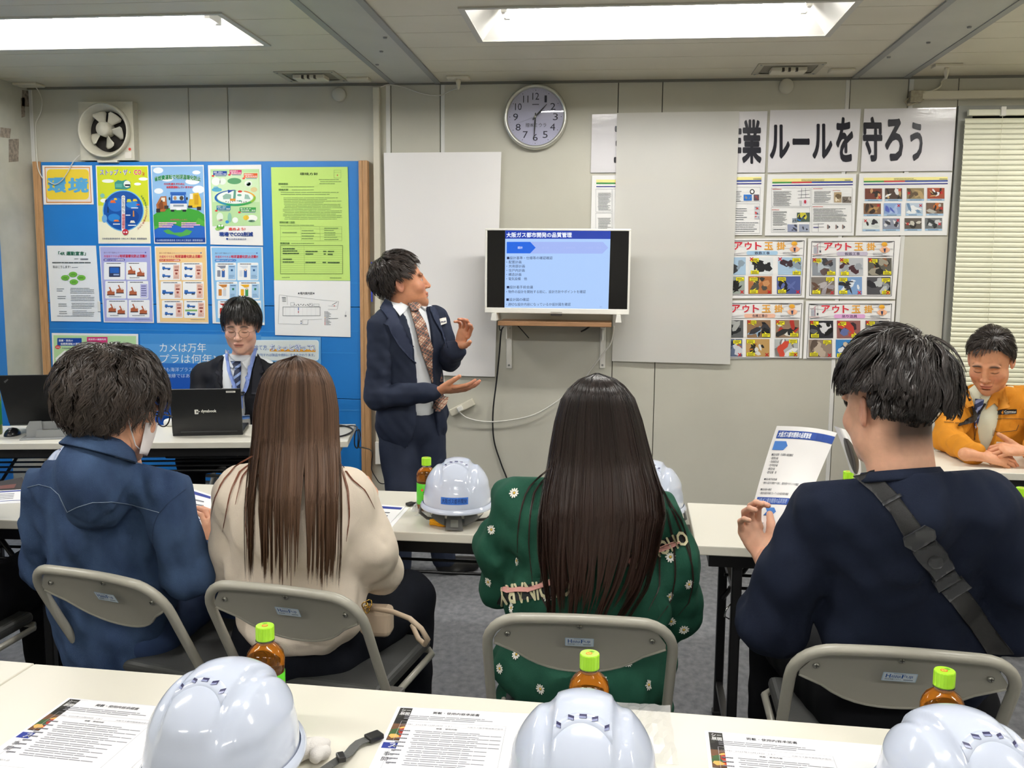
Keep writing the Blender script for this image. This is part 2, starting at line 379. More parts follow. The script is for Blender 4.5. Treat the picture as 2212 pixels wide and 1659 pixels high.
# ventilation grilles with sockets
def vent(px0, py0, label):
    c = PZ(px0, py0, ZC)
    t = empty('ceiling_outlet_box', (c.x, c.y, ZC), 0, label, 'outlet box', 'recessed outlet boxes in the ceiling')
    mb = MB(); w, d, h = .13, .095, .035
    e = [(-w-.03, -d-.03), (w+.03, -d-.03), (w+.03, d+.03), (-w-.03, d+.03)]; f = [(-w, -d), (w, -d), (w, d), (-w, d)]
    mb.add([(x, y, -.005) for x, y in e]+[(x, y, -.005) for x, y in f]+[(x, y, 0.001) for x, y in e], [(i, (i+1) % 4, 4+(i+1) % 4, 4+i) for i in range(4)]+[(8+i, 8+(i+1) % 4, (i+1) % 4, i) for i in range(4)], mat('outlet_grey', '#a9a595', rough=.45)); mb.build('rim', t)
    mb = MB(); mb.box((-w, -d, -.001), (w, d, .0), mat('outlet_inner', '#7f7b6e')); 
    mb.build('recess', t)
    mb = MB(); mb.bbox((-.085, -.05, -.022), (.085, .045, -.001), mat('socket_cream', '#d5d0bd', rough=.4), r=.004); mb.build('socket_plate', t)
    for x in (-.03, .0, .035):
        mb = MB(); mb.box((x-.006, -.052, -.023), (x+.006, -.03, -.006), mat('socket_slot', '#4b463d')); mb.build('slot', t)
    for sx in (-1, 1):
        for sy in (-1, 1):
            mb = MB(); mb.lathe([(0, -.008), (.005, -.008), (.006, -.004)], m_beamedge, 8, Matrix.Translation((sx*(w+.015), sy*(d+.012), 0))); mb.build('screw', t)
vent(672, 164, 'recessed ceiling outlet box left of the left beam, above the bulletin board')
vent(1702, 148, 'recessed ceiling outlet box left of the right beam, above the banner')
def plate(px, py, w, d, label):
    c = PZ(px, py, ZC); t = empty('ceiling_socket', (c.x, c.y, ZC), 0, label, 'socket')
    mb = MB(); mb.bbox((-w/2, -d/2, -.014), (w/2, d/2, 0), m_cream, r=.004); mb.build('plate', t); return t, c
plate(775, 169, .12, .07, 'small blank ceiling plate touching the left beam')
plate(1818, 150, .12, .07, 'small blank ceiling plate touching the right beam')
plate(62, 181, .14, .09, 'ceiling socket plate in the front left corner')
t1, c1 = plate(990, 165, .12, .06, 'ceiling socket with a white plug right of the left beam')
t2, c2 = plate(2046, 140, .13, .07, 'ceiling socket with a hanging plug above the cable duct')
for t, c, sgn in ((t1, c1, 1), (t2, c2, 1)):
    mb = MB(); mb.tube([(0, 0, -.012), (0, .002, -.03), (0, .004, -.05), (0, .004, -.065)], [.012, .013, .009, .005], m_cream, 8); mb.build('plug', t)
m_cable = mat('white_cable', '#d8d6cd', rough=.45); m_black = mat('black_rubber', '#17171a', rough=.4)
def cable(name, pts, r, m, label, n=6, parent=None):
    # smooth Catmull-Rom path
    pts = [Vector(p) for p in pts]; out = []
    for i in range(len(pts)-1):
        p0, p1, p2, p3 = pts[max(i-1, 0)], pts[i], pts[i+1], pts[min(i+2, len(pts)-1)]
        for k in range(8):
            t = k/8; out.append(.5*((2*p1)+(-p0+p2)*t+(2*p0-5*p1+4*p2-p3)*t*t+(-p0+3*p1-3*p2+p3)*t**3))
    out.append(pts[-1]); mb = MB(); mb.tube(out, r, m, n)
    return tag(mb.build(name, parent), label, None if parent else 'cable')
cable('power_cable', [c1+Vector((0, .004, -.06)), P(975, 195, 5.09), P(950, 206, 5.09), P(915, 203, 5.09), P(870, 188, 5.09), P(840, 183, 5.09), P(822, 188, 5.085)], .003, m_cable, 'grey cable sagging across the wall below the left beam')
cable('power_cable', [c2+Vector((0, .004, -.06)), P(2034, 175, 5.08), P(2030, 188, 5.075), P(2012, 197, 5.07), P(1995, 200, 5.06)], .005, m_cream, 'beige cable from ceiling plug down to the horizontal cable duct')
cable('thin_wire', [PZ(72, 182, ZC), P(84, 198, 5.09), P(91, 220, 5.08), P(87, 245, 5.08), P(77, 268, 5.09), P(77, 300, 5.09), P(80, 348, 5.05), P(84, 370, 5.045), P(92, 385, 5.045)], .0028, m_cable, 'thin white wire hanging in the front left corner')
cable('thin_wire', [P(172, 335, 5.05), P(158, 350, 5.045), P(146, 372, 5.045), P(135, 388, 5.045), P(120, 398, 5.045), P(104, 392, 5.045)], .0025, m_cable, 'thin white wire drooping from the ventilating fan over the board')
# discs on the wall
for (a, b, lb) in ((733.5, 205, 'round white wall cap under the left ceiling outlet box'), (1698, 187, 'round white wall cap under the right ceiling outlet box')):
    c = P(a, b, YW); mb = MB(); mb.lathe([(0, .02), (.033, .02), (.038, .014), (.038, 0)], mat('wall_cap', '#c3c1b4', rough=.4), 28, Matrix.Translation((c.x, YW, c.z)) @ Matrix.Rotation(PI/2, 4, 'X'))
    tag(mb.build('wall_disc'), lb, 'wall disc')
# vertical and horizontal cable ducts
t = empty('cable_duct', (-1.31, YW, .35), 0, 'vertical beige cable duct beside the bulletin board', 'cable duct')
mb = MB(); mb.bbox((-.017, -.03, .05), (.018, 0, 2.05), m_cream, r=.003); mb.build('duct', t)
mb = MB(); mb.bbox((-.018, -.033, 2.02), (.019, 0, 2.085), m_cream, r=.003); mb.build('joint_cover', t)
mb = MB(); mb.bbox((-.02, -.034, .0), (.021, 0, .13), m_white, r=.003); mb.build('end_cover', t)
mb = MB(); q0 = P(803, 566, 5.06); q1 = P(804, 652, 5.06); mb.bbox((q0.x-.004, 5.055, q1.z), (q0.x+.003, 5.063, q0.z), mat('blue_pen', '#2b3fae', rough=.4), r=.0015); tag(mb.build('blue_strip'), 'thin blue strip stuck on the vertical cable duct', 'strip')
t = empty('cable_duct', (1.5, YW, 2.36), 0, 'horizontal beige cable duct above the blind', 'cable duct')
mb = MB(); mb.bbox((.0, -.04, -.018), (1.7, 0, .022), m_cream, r=.003); mb.build('duct', t)
mb = MB(); mb.bbox((-.02, -.05, -.035), (.04, 0, .024), mat('dirty_cream', '#a39c88', noise=.3, nscale=60), r=.004); mb.build('end_cover', t)
mb = MB(); mb.tube([(-.02, -.03, -.01), (-.04, -.03, -.03), (-.025, -.03, -.05), (.02, -.03, -.035), (.05, -.03, -.018)], .005, mat('dirty_cream', '#a39c88'), 6); mb.build('cord', t)
# ventilating fan
c = (P(171, 220, 5.06)+P(295, 348, 5.06))/2
t = empty('ventilating_fan', (c.x, YW, c.z), 0, 'square cream ventilating fan with five blades above the board', 'ventilating fan')
m_fan = mat('fan_plastic', '#c9c5b4', rough=.45, noise=.06, nscale=30)
mb = MB(); hw = .16; N = 40; ring = [(.125*math.cos(2*PI*k/N), .125*math.sin(2*PI*k/N)) for k in range(N)]
sq = []
for x, z in ring:
    s_ = hw/max(abs(x), abs(z)); sq.append((x*s_, z*s_))
yf = -.055
mb.add([(x, yf, z) for x, z in sq]+[(x, yf, z) for x, z in ring], [(i, (i+1) % N, N+(i+1) % N, N+i) for i in range(N)], m_fan)
cor = [(-hw, -hw), (hw, -hw), (hw, hw), (-hw, hw)]
mb.add([(x, yf, z) for x, z in cor]+[(x, 0, z) for x, z in cor], [(i, 4+i, 4+(i+1) % 4, (i+1) % 4) for i in range(4)], m_fan); mb.build('housing', t)
mb = MB(); prof = [(.146, .055), (.148, .095), (.141, .098), (.137, .093), (.118, .055), (.112, .02)]
mb.lathe(prof, m_fan, 48, Matrix.Rotation(PI/2, 4, 'X')); mb.build('orifice_ring', t)
mb = MB(); mb.lathe([(0, .012), (.12, .012)], mat('fan_dark', '#26221f', rough=.8), 32, Matrix.Rotation(PI/2, 4, 'X')); mb.build('back_opening', t)
mb = MB(); mb.lathe([(0, .095), (.02, .095), (.022, .092), (.034, .09), (.04, .08), (.042, .04), (.042, .02)], m_fan, 28, Matrix.Translation((-.008, 0, .01)) @ Matrix.Rotation(PI/2, 4, 'X')); mb.build('hub', t)
bmb = MB(); vs = []
for j in range(7):
    rr = .036+.068*j/6; half = R(15+8*j/6) if j < 6 else R(16)
    for i in range(6):
        a = -half+2*half*i/5; vs.append((rr*math.cos(a), -.05-.018*(i-2.5)/2.5*(.6+.4*j/6), rr*math.sin(a)))
bmb.grid(vs, 6, 7, m_fan)
b0 = bmb.build('blade', t); b0.location = (-.006, 0, .008)
sol = b0.modifiers.new('th', 'SOLIDIFY'); sol.thickness = .003
for k, ang in enumerate((112, 50, -12, -75, -145)):
    b_ = b0 if k == 0 else b0.copy()
    if k: COL.objects.link(b_); b_.parent = t
    b_.rotation_euler = (0, -R(ang), 0)
mb = MB(); mb.bbox((.105, -.058, -.15), (.145, -.055, -.115), mat('fan_label', '#d8d4c8'), r=.0005, seg=1); mb.lathe([(0, .0585), (.008, .0585)], ink('#c8463c'), 12, Matrix.Translation((.135, 0, -.10)) @ Matrix.Rotation(PI/2, 4, 'X')); mb.build('label_sticker', t)
mb = MB(); mb.box((-.06, -.06, -.172), (.06, -.01, -.16), m_fan); mb.build('bottom_lip', t)
# clock
c = P(1156, 251, 5.05)
t = empty('wall_clock', (c.x, YW, c.z), 0, 'round silver wall clock showing half past one', 'clock')
Mr = Matrix.Rotation(PI/2, 4, 'X')
mb = MB(); mb.lathe([(.172, 0), (.172, .03), (.168, .044), (.160, .048), (.153, .044), (.149, .030)], mat('clock_silver', '#c9c9c0', rough=.25, metal=.6), 64, Mr); mb.build('rim', t)
mb = MB(); mb.lathe([(0, .028), (.151, .028)], mat('clock_face', '#b9b9d2', rough=.5), 64, Mr); mb.build('face', t)
pr = Print(lambda x, y, L: Vector((x, -.0285-.0004*L, -y)))
for h in range(1, 13):
    a = R(30*h); x, y = .107*math.sin(a), -.107*math.cos(a); w = .0135 if h < 10 else .018
    if h in (1,): w = .006
    if h == 11: w = .014
    pr.text(str(h), x-w, y-.018, x+w, y+.018, '#26263a', 1, bold=.0)
    x, y = .138*math.sin(a), -.138*math.cos(a); pr.ell(x, y, .0022, .0022, '#26263a', 1, 8)
pr.text('贈㈱ミウラ', -.052, .032, .058, .054, '#1d1d2c', 1, bold=.0)
pr.rect(-.018, -.067, .018, -.062, '#55556a', 1)
for mn in range(60):
    a = R(6*mn); pr.ell(.138*math.sin(a), -.138*math.cos(a), .0009, .0009, '#55556a', 1, 6)
pr.build(t, 'dial_print')
def hand(nm, ang, L, w, col, yy, tail=.02):
    mb = MB(); d = Vector((math.sin(R(ang)), 0, math.cos(R(ang)))); n_ = Vector((d.z, 0, -d.x))
    p = [d*(-tail)+n_*w*.6, d*(-tail)-n_*w*.6, d*(L*.25)-n_*w, d*L-n_*w*.25, d*L+n_*w*.25, d*(L*.25)+n_*w]
    mb.add([Vector((0, yy, 0))+q for q in p]+[Vector((0, yy+.0012, 0))+q for q in p], [tuple(range(6)), tuple(range(11, 5, -1))]+[(i, 6+i, 6+(i+1) % 6, (i+1) % 6) for i in range(6)], mat('hand_'+col.lstrip('#'), col, rough=.4)); mb.build(nm, t)
hand('hour_hand', 43, .088, .005, '#15151c', -.034); hand('minute_hand', 183, .125, .0045, '#15151c', -.037); hand('second_hand', 250, .105, .0012, '#9a9ab0', -.040)
mb = MB(); mb.lathe([(0, .0445), (.006, .0445), (.006, .03)], mat('clock_silver', '#c9c9c0'), 16, Mr); mb.build('hub', t)
g_ = mat('thin_glass', '#ffffff', rough=.02)
if not g_.node_tree.nodes.get('mixg'):
    nt = g_.node_tree; nt.nodes.clear(); o_ = nt.nodes.new('ShaderNodeOutputMaterial'); mx = nt.nodes.new('ShaderNodeMixShader'); mx.name = 'mixg'; tr = nt.nodes.new('ShaderNodeBsdfTransparent'); gl = nt.nodes.new('ShaderNodeBsdfGlossy'); gl.inputs['Roughness'].default_value = .02
    fr = nt.nodes.new('ShaderNodeFresnel'); fr.inputs[0].default_value = 1.5
    nt.links.new(fr.outputs[0], mx.inputs[0]); nt.links.new(tr.outputs[0], mx.inputs[1]); nt.links.new(gl.outputs[0], mx.inputs[2]); nt.links.new(mx.outputs[0], o_.inputs[0])
mb = MB(); mb.lathe([(0, .046), (.08, .0455), (.152, .043)], g_, 48, Mr); mb.build('glass', t)
# ================================================================== BULLETIN BOARD AND PRINTED SHEETS
YB0 = 5.062
q0, q1 = P(88, 350, YB0), P(775, 352, YB0)
t = empty('bulletin_board', (q0.x, YB0, .22), 0, 'tall blue bulletin board with light wood side posts', 'bulletin board')
zt = q0.z-.22; wb = q1.x-q0.x
m_blue = mat('board_blue', '#1f76c2', rough=.42, noise=.05, nscale=4, bump=.08, bscale=12)
m_wood = mat('light_wood', '#b98f64', rough=.5, noise=.25, nscale=8, stretch=(30, 30, 1.2))
for (z0, z1) in ((0, .50), (.503, 1.02), (1.023, zt)):
    mb = MB(); mb.bbox((0, 0, z0), (wb, .03, z1), m_blue, r=.002, seg=1); mb.build('panel', t)
for (a, b) in ((-.045, -.022), (-.021, -.001), (wb+.001, wb+.022), (wb+.023, wb+.05)):
    mb = MB(); mb.bbox((a, -.012, -.2), (b, .032, zt+.002), m_wood, r=.002, seg=1); mb.build('post', t)
for (x, y, w) in ((105, 709, 560), (600, 712, 175), (590, 608, 190), (710, 884, 70), (640, 884, 130), (630, 760, 140)):
    pa, pb = P(x, y, YB0-.001), P(x+w, y+w*.014, YB0-.001); mb = MB(); mb.add([pa-t.location, pb-t.location, pb-t.location-Vector((0, 0, .005)), pa-t.location-Vector((0, 0, .005))], [(3, 2, 1, 0)], mat('clear_tape', '#3f8ace', rough=.15)); mb.build('tape', t)
YP = YB0-.004
c2 = (90, 340, 370/1705); c3 = (440, 340, 330/1369)
def CP(c, pts): return [(c[0]+x*c[2], c[1]+y*c[2]) for x, y in pts]
def poster(name, label, crop, pts, Y=YP, c='#f2f0ec', gloss=True, cat='poster', group=None, **k):
    o = sheet(name, label, cat, CP(crop, pts), Y, c, group, gloss, **k)
    return o, Print(wallput(Y-.0004), crop, gloss)
def fakephoto(p, x0, y0, x1, y1, base, tones, seed, n=7, L=3):
    p.rect(x0, y0, x1, y1, base, L); rr = random.Random(seed); w, h = x1-x0, y1-y0
    for i in range(n):
        cx, cy = x0+w*(.15+.7*rr.random()), y0+h*(.2+.6*rr.random()); a = rr.random()*PI; l1, l2 = w*(.1+.25*rr.random()), h*(.05+.22*rr.random())
        pts = []
        for k in range(6):
            th = 2*PI*k/6; u = l1*math.cos(th)*(.7+.5*rr.random()); v = l2*math.sin(th)*(.7+.5*rr.random())
            pts.append((min(max(cx+u*math.cos(a)-v*math.sin(a), x0), x1), min(max(cy+u*math.sin(a)+v*math.cos(a), y0), y1)))
        p.poly(pts, tones[i % len(tones)], L+.3+.1*i)
def cross(p, cx, cy, r, c='#c0202a', L=6):
    p.line(cx-r, cy-r, cx+r, cy+r, r*.55, c, L); p.line(cx-r, cy+r, cx+r, cy-r, r*.55, c, L+.2)
# --- environment sign
o, p = poster('environment_sign', 'yellow laminated sign with two big blue characters, top left of the board', c2, [(5, 80), (500, 80), (518, 468), (20, 470)])
p.rect(28, 95, 480, 452, '#d98a3c', 1, sk=(0, 18)); p.rect(36, 104, 472, 442, '#efe2d6', 2, sk=(0, 18)); p.rect(50, 118, 470, 420, '#f0d23c', 3, r=40)
p.text('環', 58, 200, 245, 352, '#5aa9d8', 4, bold=.045); p.text('境', 262, 200, 468, 352, '#5aa9d8', 4, bold=.045); p.build(o)
# --- stop CO2 poster
o, p = poster('poster', 'yellow green poster with a blue globe and thermometer', c2, [(538, 80), (1060, 80), (1085, 858), (565, 858)])
p.poly([(548, 90), (1052, 90), (1066, 480), (562, 480)], '#cfd92c', 1); p.poly([(562, 480), (1066, 480), (1074, 640), (568, 640)], '#e6e58a', 1); p.poly([(568, 640), (1074, 640), (1078, 845), (572, 845)], '#f4efd0', 1)
p.ell(660, 235, 60, 18, '#f2f4ea', 2); p.ell(1010, 215, 45, 16, '#ffffff', 2); p.ell(955, 265, 35, 14, '#ffffff', 2); p.ell(620, 430, 36, 20, '#f2f4ea', 2)
p.ell(812, 530, 206, 205, '#6fb6e0', 2, 40); p.ell(812, 530, 196, 195, '#1b4f9c', 3, 40); p.ell(740, 470, 80, 70, '#2d6fc0', 4); p.ell(880, 590, 90, 70, '#15408a', 4); p.ell(720, 600, 60, 40, '#2f7fc8', 5); p.ell(900, 470, 60, 35, '#3a86cc', 5)
for (x, y, w, h, c) in ((710, 440, 60, 26, '#d9662b'), (735, 415, 36, 20, '#e5c030'), (870, 430, 50, 30, '#c6cc40'), (930, 425, 50, 22, '#e9c62f'), (745, 630, 60, 18, '#e07830'), (915, 560, 16, 60, '#d98a3c'), (905, 640, 55, 24, '#e6e2d0'), (960, 470, 40, 14, '#c04a35'), (660, 520, 10, 60, '#222f3c')): p.poly([(x-w/2, y+h/2), (x-w/3, y-h/2), (x+w/4, y-h/2), (x+w/2, y+h/2)], c, 6)
for (x, y, w, c) in ((745, 664, 70, '#e8eef4'), (900, 676, 80, '#e8eef4'), (860, 575, 45, '#d8e4f0'), (925, 503, 70, '#e8eef4')): p.rect(x-w/2, y-5, x+w/2, y+5, c, 7)
p.poly([(725, 250), (760, 225), (800, 235), (840, 222), (885, 245), (885, 300), (840, 318), (730, 315)], '#3f8f83', 5); p.ell(850, 265, 34, 34, '#e9efe8', 6); p.rect(828, 268, 880, 285, '#26303c', 7); p.rect(735, 262, 800, 300, '#5aa79a', 6)
p.ell(605, 380, 22, 22, '#7fb9a8', 5); p.ell(625, 610, 26, 40, '#6fa8d8', 5)
p.rect(795, 378, 830, 735, '#f4f4f2', 8, r=16); p.rect(800, 560, 828, 710, '#e8b0b0', 9); p.ell(832, 742, 30, 30, '#c03038', 9); p.ell(820, 745, 8, 8, '#ffffff', 10); p.ell(845, 745, 8, 8, '#ffffff', 10)
p.text('みんなで防ごう', 800, 385, 826, 555, '#26303c', 10, vert=True); p.text('地球温暖化', 800, 562, 828, 712, '#b02030', 10, vert=True)
p.text('ストップ・ザ・', 580, 118, 885, 178, '#ffffff', 3, bold=.06); p.text('ストップ・ザ・', 580, 118, 885, 178, '#5a4fa8', 5, bold=.02); p.text('CO', 915, 120, 995, 175, '#ffffff', 3, bold=.07); p.text('CO', 918, 122, 992, 173, '#d83a3c', 5, bold=.03); p.text('2', 1000, 150, 1024, 178, '#d83a3c', 5)
for k, ch in enumerate('省燃費運転でCO2を削減しよう'):
    a = R(-38+k*6.3); x, y = 812+232*math.cos(a), 530+232*math.sin(a); p.text(ch, x-9, y-11, x+9, y+11, '#2a7a4a' if k < 6 else '#b8402c', 4, res=1)
for (a, b) in ((605, 782), (795, 938), (948, 1048)): p.text('日本建設業団体連合会' if a < 700 else '日本土木工業協会' if a < 900 else '建築業協会', a, 800, b, 818, '#3a4468', 4, res=1, bold=.02)
p.build(o)
# --- truck poster
o, p = poster('poster', 'light blue poster with a blue truck between two diggers on a green hill', c2, [(1085, 80), (1613, 75), (1638, 860), (1120, 860)])
p.poly([(1095, 90), (1605, 88), (1620, 600), (1112, 600)], '#8fb9e2', 1); p.poly([(1112, 600), (1620, 600), (1628, 845), (1128, 845)], '#2b62b8', 1)
for (x, y, a, b) in ((1160, 130, 50, 30), (1540, 150, 40, 20), (1165, 335, 45, 28), (1560, 320, 60, 40), (1250, 215, 60, 25), (1500, 240, 70, 30)): p.ell(x, y, a, b, '#eef2f6', 2)
p.poly([(1112, 575), (1180, 525), (1270, 505), (1365, 500), (1470, 508), (1560, 530), (1618, 570), (1622, 640), (1560, 600), (1520, 660), (1470, 640), (1380, 690), (1250, 640), (1160, 690), (1118, 680)], '#3f9a35', 3)
p.poly([(1118, 640), (1200, 585), (1350, 560), (1500, 570), (1620, 630), (1622, 690), (1500, 650), (1400, 640), (1280, 650), (1180, 690), (1122, 720)], '#55a83c', 2.5)
p.poly([(1210, 730), (1260, 715), (1320, 750), (1400, 745), (1440, 715), (1500, 735), (1470, 770), (1380, 790), (1320, 770), (1250, 760)], '#4f9f4a', 3)
p.rect(1128, 800, 1628, 845, '#153a86', 3); p.text('日本建設業団体連合会', 1145, 815, 1330, 835, '#c8d4ec', 4, res=1); p.text('日本土木工業協会', 1340, 815, 1490, 835, '#c8d4ec', 4, res=1); p.text('建築業協会', 1500, 815, 1605, 835, '#c8d4ec', 4, res=1)
p.rect(1280, 345, 1436, 372, '#2b5fae', 5); p.poly([(1290, 372), (1428, 372), (1446, 460), (1278, 460)], '#1f56a8', 5); p.rect(1302, 380, 1416, 428, '#bcd8ee', 6); p.ell(1328, 405, 16, 20, '#b58a60', 7); p.ell(1392, 405, 20, 22, '#4a4038', 7); p.rect(1278, 460, 1448, 520, '#e4e6e8', 5); p.rect(1310, 470, 1415, 490, '#8d96a0', 6); p.rect(1286, 520, 1320, 540, '#22262c', 5); p.rect(1402, 520, 1438, 540, '#22262c', 5); p.rect(1340, 505, 1388, 525, '#f4f4f4', 6); p.ell(1272, 410, 8, 16, '#22262c', 6); p.ell(1446, 410, 8, 16, '#22262c', 6)
p.poly([(1150, 540), (1140, 470), (1185, 390), (1240, 385), (1250, 500), (1225, 540)], '#a5602e', 5); p.rect(1190, 400, 1228, 440, '#e6ded0', 6); p.poly([(1160, 470), (1200, 420), (1215, 510), (1170, 520)], '#7d4522', 6); p.rect(1140, 510, 1180, 548, '#3a3430', 6); p.rect(1220, 480, 1262, 512, '#3a3430', 6)
p.poly([(1465, 440), (1485, 360), (1560, 350), (1590, 430), (1588, 500), (1460, 500)], '#e0b92c', 5); p.rect(1475, 362, 1506, 415, '#eeeadc', 6); p.rect(1520, 370, 1560, 470, '#c79a20', 6); p.rect(1455, 480, 1500, 500, '#3a3430', 6); p.rect(1545, 490, 1585, 525, '#3a3430', 6)
p.text('省燃費運転で地球温暖化防止', 1122, 168, 1582, 216, '#e8f4ea', 3.5, bold=.07, arc=24); p.text('省燃費運転で地球温暖化防止', 1122, 168, 1582, 216, '#1e7a48', 5, bold=.03, arc=24)
p.text('CO2を減らすために', 1215, 252, 1425, 276, '#d04048', 5, bold=.03); p.text('省燃費運転していますか?', 1240, 284, 1505, 308, '#d04048', 5, bold=.03)
p.text('省燃費運転のために', 1280, 612, 1450, 628, '#c8506a', 5, res=1)
for (x0, x1) in ((1165, 1345), (1390, 1580)): p.lines(x0, 640, x1, 700, 3, '#e8b8c8', 5, t=.6)
p.build(o)
# --- let us advance poster (green)
def green_items(p):
    for (x0, y0, x1, y1, c, a, b) in ((85, 122, 208, 160, '#24489a', '重機・車両の', '省燃費運転の実施'), (232, 112, 340, 150, '#c83c72', '高効率の', '機器利用'), (360, 142, 482, 182, '#d8622c', '建設廃材の', '資源再利用'), (115, 432, 240, 472, '#23789a', '省電力・LEDの', 'エネルギー削減'), (322, 448, 468, 486, '#3a9a4a', '省エネの', '設計提案・運用')):
        p.rect(x0, y0, x1, y1, c, 3); m_ = (y0+y1)/2; p.text(a, x0+5, y0+4, x0+(x1-x0)*.7, m_-1, '#ffffff', 4, res=1); p.text(b, x0+12, m_+2, x1-5, y1-4, '#ffffff', 4, res=1)
        p.ell(x0-2, y1+6, 12, 8, '#d8403c', 5); p.rect(x0+22, y1+4, x1-6, y1+10, '#7088a0', 3)
o, p = poster('poster', 'pale green poster with a rainbow ring arrow and blue slogan below', c3, [(38, 70), (515, 65), (532, 790), (60, 780)])
p.poly([(60, 105), (498, 105), (510, 612), (78, 616)], '#b9dca2', 1); p.poly([(66, 135), (490, 135), (500, 400), (80, 400)], '#cfe8bc', 2); green_items(p)
for (x, y, a, b, c) in ((168, 215, 32, 30, '#e8f0e6'), (110, 215, 40, 36, '#f0f4ee'), (275, 212, 62, 28, '#5a9a6a'), (400, 235, 34, 28, '#e8efe4'), (402, 238, 20, 18, '#6aa08a'), (118, 290, 46, 18, '#58a8c8'), (110, 272, 24, 12, '#80bcd4'), (450, 288, 30, 22, '#d8c890'), (145, 535, 30, 40, '#e0ecd8'), (232, 540, 18, 44, '#8ac0a8'), (210, 578, 16, 14, '#3c8fd0'), (282, 562, 26, 26, '#eef4ec'), (150, 562, 22, 12, '#f0d8c0'), (432, 545, 50, 30, '#f2f4ec'), (380, 540, 26, 22, '#e8c440'), (430, 570, 30, 10, '#5a8a70')): p.ell(x, y, a, b, c, 3.2)
N = 40
cols = ['#1f4fa8', '#2a78b8', '#2a9a8a', '#3aa050', '#7ab83c', '#d8c82c', '#f0a82c', '#e87030', '#d84030']
for k in range(N):
    a0, a1 = 2*PI*(k/N), 2*PI*((k+1)/N)
    if 265 < math.degrees(a0) < 290: continue
    ci = int(((math.degrees(a0)+90) % 360)/40); col = ['#e87030', '#e8a030', '#8ab83c', '#3aa050', '#2a9a6a', '#2a88a8', '#1f5fa8', '#1f4fa8', '#1f4fa8'][min(ci, 8)]
    p.poly([(282+185*math.cos(a0), 363+72*math.sin(a0)), (282+185*math.cos(a1), 363+72*math.sin(a1)), (282+165*math.cos(a1), 358+60*math.sin(a1)), (282+165*math.cos(a0), 358+60*math.sin(a0))], col, 4)
p.ell(282, 358, 158, 56, '#eef4ee', 3.6, 32); p.poly([(215, 290), (265, 296), (218, 322)], '#23489a', 5); p.ell(325, 305, 20, 10, '#c84038', 5)
p.poly([(170, 345), (200, 325), (245, 332), (245, 372), (175, 375)], '#8fb4a4', 5); p.poly([(270, 300), (290, 292), (285, 380), (262, 380)], '#5f9a84', 5); p.rect(236, 370, 285, 390, '#d8903c', 6); p.ell(320, 338, 20, 10, '#6aa890', 5); p.poly([(370, 330), (400, 335), (420, 375), (365, 372)], '#98bcae', 5); p.ell(325, 390, 18, 6, '#6aa890', 5)
for k in range(10): p.ell(200+k*20, 395+6*math.sin(k), 4, 5, '#3a4a44', 5)
p.ell(150, 622, 34, 22, '#58a83c', 4); p.ell(140, 612, 10, 9, '#ffffff', 5); p.ell(165, 612, 10, 9, '#ffffff', 5); p.ell(125, 640, 22, 14, '#9ad06a', 4)
p.text('進めよう!', 222, 628, 372, 655, '#d84030', 5, bold=.03); p.text('現場でCO2削減', 138, 668, 442, 708, '#24408a', 5, bold=.035); p.text('日本建設業連合会', 228, 724, 382, 740, '#4a5a8a', 5, res=1); p.ell(210, 730, 9, 9, '#24408a', 5)
p.build(o)
# --- green policy sheet
o, p = poster('policy_notice', 'tall yellow green printed policy notice with tables', c3, [(603, 88), (1290, 85), (1312, 1105), (632, 1100)], gloss=False, c='#c2e37c', cat='notice')
g_ = '#86a45e'
p.text('環境方針', 862, 136, 1024, 160, '#3c5230', 2, bold=.02); p.frame(1166, 114, 1230, 186, 1.6, g_, 2); p.line(1166, 134, 1230, 134, 1.5, g_, 2); p.ell(1198, 160, 5, 7, '#c86a4a', 2)
for (a, b, y) in ((668, 756, 238), (670, 760, 290), (678, 816, 582), (684, 770, 770)):
    p.rect(a, y-10, b, y+10, '#a2c86a', 2); p.text('環境理念' if y < 250 else '環境方針' if y < 300 else '環境目標・目的' if y < 600 else '実施計画', a+2, y-8, b-2, y+8, '#3c5230', 3, res=1, bold=.02)
p.lines(1030, 190, 1235, 245, 3, g_, 2, ind=.1); p.lines(690, 255, 1020, 272, 1, g_, 2); p.lines(790, 283, 990, 300, 1, g_, 2); p.lines(690, 305, 1240, 340, 2, g_, 2)
p.lines(705, 355, 1240, 560, 14, g_, 2, ind=.06); p.lines(680, 600, 1010, 618, 1, g_, 2)
p.frame(686, 620, 1238, 748, 1.6, g_, 2)
for x in (870, 1040): p.line(x, 622, x+4, 748, 1.4, g_, 2)
for y in (640, 680, 710): p.line(870 if y == 680 else 688, y, 1238, y+2, 1.4, g_, 2)
p.lines(705, 660, 840, 690, 1, g_, 2); p.lines(878, 645, 1000, 740, 4, g_, 2); p.lines(1080, 625, 1210, 745, 6, g_, 2)
p.lines(785, 763, 990, 780, 1, g_, 2); p.frame(686, 788, 1246, 1044, 3, '#4a5e3a', 2); p.line(898, 790, 904, 1040, 1.5, g_, 2)
for k in range(13): p.line(690, 806+18*k, 1242, 807+18.2*k, 1.2, g_, 2)
for (x0, y0, x1) in ((708, 808, 830), (708, 828, 840), (708, 850, 860), (708, 902, 820), (708, 926, 850), (912, 832, 1030), (912, 855, 985), (912, 930, 1020), (1070, 832, 1100), (1112, 832, 1195), (1075, 855, 1100), (1112, 858, 1165), (1065, 930, 1100), (1112, 932, 1225)): p.lines(x0, y0, x1, y0+18, 1, '#46603a', 2, t=.6)
p.lines(700, 1068, 800, 1084, 1, g_, 2); p.lines(1130, 1072, 1256, 1088, 1, g_, 2); p.build(o)
